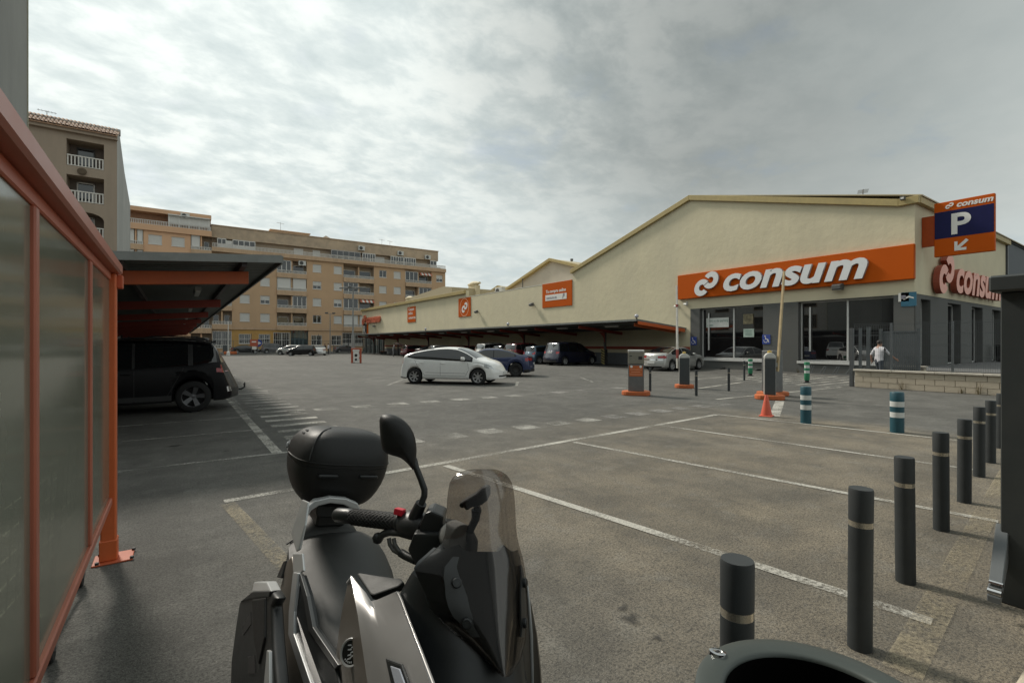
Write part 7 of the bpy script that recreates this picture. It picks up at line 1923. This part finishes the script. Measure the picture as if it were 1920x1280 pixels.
MB().loft([ring(bcn.y-.12, zb0-.045, zb0+.012, .085, e=4), ring(bcn.y+.13, zb0-.045, zb0+.012, .085, e=4)]).build('box_plate', s_blk, sct, bevel=.004)
MB().box(-.06, .06, bcn.y-.06, bcn.y+.10, zb0-.10, zb0-.046).build('rack', s_blk, sct, bevel=.008)
# ---- handlebar, right side
def T(pts): return [sd(u, v, d) for u, v, d in pts]
gp_ = T([(662,968,1.392),(690,971,1.365),(725,975,1.33),(752,979,1.302)])
MB().tube(T([(630,964.5,1.424),(634,965,1.42),(655,967,1.40),(660,967.5,1.394)]), [.0165,.0205,.0215,.0185], 20).build('bar_end', s_blk, sct, smooth=45)
hb_ = MB().tube(T([(660,967.5,1.394),(760,980,1.295),(805,990,1.25),(860,1010,1.20)]), .011, 12).build('handlebar', s_blk, sct, smooth=60)
MB().tube(gp_, [.0215,.0225,.0225,.0228], 20).build('grip', s_grip, sct, smooth=45)
# diamond knurl as fine raised ribs round the grip
kn = MB(); a_, b2_ = gp_[0], gp_[-1]; ax = (b2_-a_).normalized(); o1 = ax.orthogonal().normalized(); o2 = ax.cross(o1)
for sg in (-1, 1):
    for k in range(12):
        pts = []
        for i in range(13):
            t_ = i/12; ang = 2*pi*k/12+sg*t_*2.4*pi*.9; pts.append(a_.lerp(b2_, t_)+(o1*cos(ang)+o2*sin(ang))*.0228)
        kn.tube(pts, .0011, 4, cap=False)
kn.build('grip_knurl', s_grip, sct)
fg = T([(751,979,1.303),(757,979.5,1.297)]); MB().tube(fg, .0285, 20).build('grip_flange', s_blk, sct, smooth=45, bevel=.002)
MB().tube(T([(757,979,1.297),(765,981,1.288),(785,985,1.268),(798,988,1.256)]), [.026,.033,.034,.028], 16, flat=1.1).build('switch_housing', s_blk, sct, smooth=45)
rb0 = sd(749.5, 958.5, 1.285); MB().box(-.013,.013,-.010,.010,-.009,.008).build('kill_switch', s_rbtn, sct, bevel=.003, seg=2, M=Matrix.Translation(rb0) @ Matrix.Rotation(radians(-55), 4, 'Z'))
MB().tube(T([(772,984,1.272),(778,968,1.262),(790,943,1.252)]), [.017,.0165,.0145], 12).build('mirror_clamp', s_blk, sct, smooth=50)
st_ = MB().tube(T([(789,945,1.252),(795.5,930,1.255),(796,918,1.258),(789,898,1.262),(780,876,1.268),(774,862,1.272)]), [.0085,.0085,.0085,.008,.0085,.012], 12).build('mirror_stem', s_blk, sct, smooth=60)
mo = [(1225,110),(1238,70),(1262,48),(1300,38),(1350,38),(1402,48),(1460,74),(1515,108),(1560,150),(1600,200),(1632,260),(1655,330),(1667,400),(1672,470),(1668,560),(1660,640),(1655,700),(1640,705),(1618,700),(1590,665),(1555,626),(1515,590),(1480,566),(1430,548),(1380,536),(1335,520),(1295,504),(1272,478),(1255,440),(1243,380),(1233,290),(1226,190)]
mo = [(520+x/6.4, 770+y/6.4) for x, y in mo]; mcx = sum(p[0] for p in mo)/len(mo); mcy = sum(p[1] for p in mo)/len(mo)
secs_m = []
for sc_, dd in ((.93,.020),(1.0,.008),(1.0,.0),(.955,-.012),(.84,-.022),(.6,-.031),(.3,-.035)):
    secs_m.append([sd(mcx+(u-mcx)*sc_, mcy+(v-mcy)*sc_, 1.272+dd) for u, v in mo])
MB().loft(secs_m).build('mirror', s_box, sct, smooth=50)
MB().slab([sd(mcx+(u-mcx)*.90, mcy+(v-mcy)*.90, 1.2935) for u, v in mo], SI.to_3x3() @ Vector((FX*.002, FY*.002, 0))).build('mirror_glass', glass_mat('mirror_glass', (0.2,0.2,0.2), f0=.6), sct)
# brake lever, reservoir block, hoses
MB().tube(T([(808,1006,1.235),(790,1004,1.245),(770,1001,1.262),(750,996.5,1.28),(732,996,1.298),(720,1000,1.31),(711,1007,1.318)]), [.010,.0105,.010,.009,.0085,.0085,.0095], 10, flat=1.5).build('brake_lever', s_blk, sct, smooth=60)
lv = sd(708.5, 1008.5, 1.32); MB().lathe([(.001,-.0155),(.011,-.011),(.0158,0),(.011,.011),(.001,.0155)], 14, Matrix.Translation(lv)).build('lever_ball', s_cowl, sct, smooth=60)
for dx, dd in ((0, 0), (9, -.012)):
    MB().tube(T([(729+dx,1008,1.272+dd),(731+dx,1020,1.268+dd),(738+dx,1031,1.262+dd),(750+dx*.7,1038,1.25),(765+dx*.3,1043,1.235),(782,1050,1.22)]), .0058, 8).build('brake_hose', mat('hose_grey', (0.10,0.10,0.095), .45, .4), sct, smooth=60)
MB().tube(T([(752,1036,1.25),(764,1043,1.237),(780,1050,1.222)]), .011, 8).build('hose_sleeve', s_blk, sct, smooth=60)
def blk(px, d, th, m, nm):
    MB().slab([sd(u, v, d) for u, v in px], SI.to_3x3() @ Vector((FX*th, FY*th, 0))).build(nm, m, sct, bevel=.006, seg=2)
blk([(797,962),(808,958),(832,968),(829,992),(822,1016),(800,1016),(786,1000),(786,985)], 1.215, .07, s_blk, 'brake_reservoir')
blk([(776,1000),(826,1000),(840,1024),(815,1050),(795,1070),(780,1064),(764,1032)], 1.20, .10, s_blk, 'handlebar_cover')
blk([(812,1000),(848,1005),(862,1050),(855,1120),(800,1120),(776,1110),(783,1065)], 1.22, .12, s_blk, 'handlebar_cover')
# display pod and phone holder behind the screen
pc = T([(848,1000,1.20),(868,1012,1.16)])
MB().tube(T([(843,1003,1.23),(850,1003,1.20),(866,1012,1.17)]), [.030,.036,.036], 20).build('display_pod', mat('pod_grey', (0.22,0.22,0.21), .5), sct, smooth=45, bevel=.002)
MB().tube(T([(862,994,1.20),(880,1000,1.19),(886,1016,1.18),(884,1036,1.17)]), .014, 10).build('display_pod_rim', s_blk, sct, smooth=60)
ph = MB().tube(T([(874,1006,1.19),(882,992,1.185),(892,972,1.18),(893,955,1.178)]), [.012,.010,.010,.012], 10).build('phone_holder', s_blk, sct, smooth=50)
MB().slab([sd(u, v, 1.170) for u, v in ((860.5,950),(862,944),(874,937),(893,926),(905,915),(914,912),(919,916),(919.5,926),(914,938),(904,946),(893,950),(884,951),(876,957),(871,955),(871,951),(866,953))], SI.to_3x3() @ Vector((FX*.025, FY*.025, 0))).build('clamp', s_blk, ph, bevel=.003)
MB().slab([sd(u, v, 1.172) for u, v in ((888,950),(899,950),(903,962),(896,968),(887,965))], SI.to_3x3() @ Vector((FX*.02, FY*.02, 0))).build('joint', s_blk, ph, bevel=.003)
# ---- silencer low on the right side
XM = -.30
slabm('silencer', [(430,1330,XM),(433,1240,XM),(441,1180,XM),(449,1127,XM),(473,1108,XM),(507,1107,XM),(516,1122,XM),(508,1136,XM),(511,1210,XM),(515,1260,XM),(520,1330,XM)], (.035,0,0), s_blk, bevel=.014, seg=3, smooth=40)
slabm('silencer_tip', [(472,1109,XM-.002),(476,1090.5,XM+.01),(500,1090.5,XM+.012),(508,1108,XM+.002)], (.03,0,0), s_sil, bevel=.004)
slabm('silencer_shoulder', [(449,1128,XM-.004),(472,1109.5,XM-.004),(506,1108,XM-.004),(504,1118,XM-.004),(474,1121,XM-.004)], (.02,0,0), s_cowl, bevel=.003)
slabm('silencer_slot', [(455,1175,XM-.002),(469,1146,XM-.002),(470,1170,XM-.002),(456,1190,XM-.002)], (.004,0,0), mat('slot_black', (0.003,0.003,0.003), .9), bevel=0)
slabm('silencer_slot', [(464,1232,XM-.002),(477,1228,XM-.002),(478,1262,XM-.002),(466,1262,XM-.002)], (.004,0,0), MATS['slot_black'], bevel=0)
slabm('silencer_rib', [(472,1124,XM-.006),(496,1120,XM-.006),(495,1195,XM-.006),(484,1245,XM-.006),(475,1200,XM-.006)], (.01,0,0), s_box, bevel=.004)
slabm('silencer_strip', [(500,1218,XM-.008),(504,1221,XM-.008),(505,1330,XM-.008),(490,1330,XM-.008)], (.01,0,0), s_sil, bevel=.002)
# ---- running gear below the frame of the picture
def sc_wheel(y, r, w, nm):
    Mx = frame((0, y, r), (0,1,0), (0,0,1))
    wl_ = MB().lathe([(r*.62,-w*.3),(r*.8,-w*.5),(r*.93,-w*.42),(r,-w*.15),(r,w*.15),(r*.93,w*.42),(r*.8,w*.5),(r*.62,w*.3)], 36, Mx, close=True).build(nm, m_tyre, sct, smooth=40)
    rm = MB().lathe([(r*.63,-w*.3),(r*.58,-w*.1),(r*.58,w*.1),(r*.63,w*.3)], 32, Mx).lathe([(.001,-.05),(.05,-.05),(.05,.05),(.001,.05)], 16, Mx)
    for k in range(5):
        a = 2*pi*k/5; rm.tube([Mx @ Vector((.04*cos(a), .04*sin(a), 0)), Mx @ Vector((r*.6*cos(a), r*.6*sin(a), 0))], .018, 8)
    rm.build('rim', s_blk, wl_, smooth=40)
sc_wheel(-.80, .285, .12, 'wheel'); sc_wheel(.66, .275, .14, 'wheel')
for s_ in (-1, 1): MB().tube([(s_*.085,-.80,.285),(s_*.085,-.62,.78)], .022, 10).build('fork_leg', s_blk, sct, smooth=60)
fen_ = MB(); rws = []
for i in range(11):
    a = radians(20+130*i/10); rws.append([(x, -.80-(.315-abs(x)*.25)*cos(a)*1.0, .285+(.315-abs(x)*.25)*sin(a)) for x in (-.075,-.04,0,.04,.075)])
fen_.grid(rws).build('mudguard', s_blk, sct, smooth=60, solid=.004)
MB().loft([ring(-.45,.20,.40,.16),ring(-.2,.16,.36,.22),ring(.3,.16,.36,.22),ring(.5,.18,.42,.18)]).build('footboard', s_blk, sct, smooth=40)
MB().box(-.08, .08, .3, .75, .18, .40).build('engine_case', s_blk, sct, bevel=.03, seg=2)
for s_ in (-1, 1): MB().slab([(s_*.03,-.705,.60),(s_*.13,-.66,.64),(s_*.14,-.66,.57),(s_*.05,-.715,.55)], (0,.03,0)).build('headlight', m_head, sct, bevel=.004)
MB().tube([(.06,.25,.25),(.17,.20,.06),(.20,.19,.02)], .012, 8).build('side_stand', s_blk, sct, smooth=60)
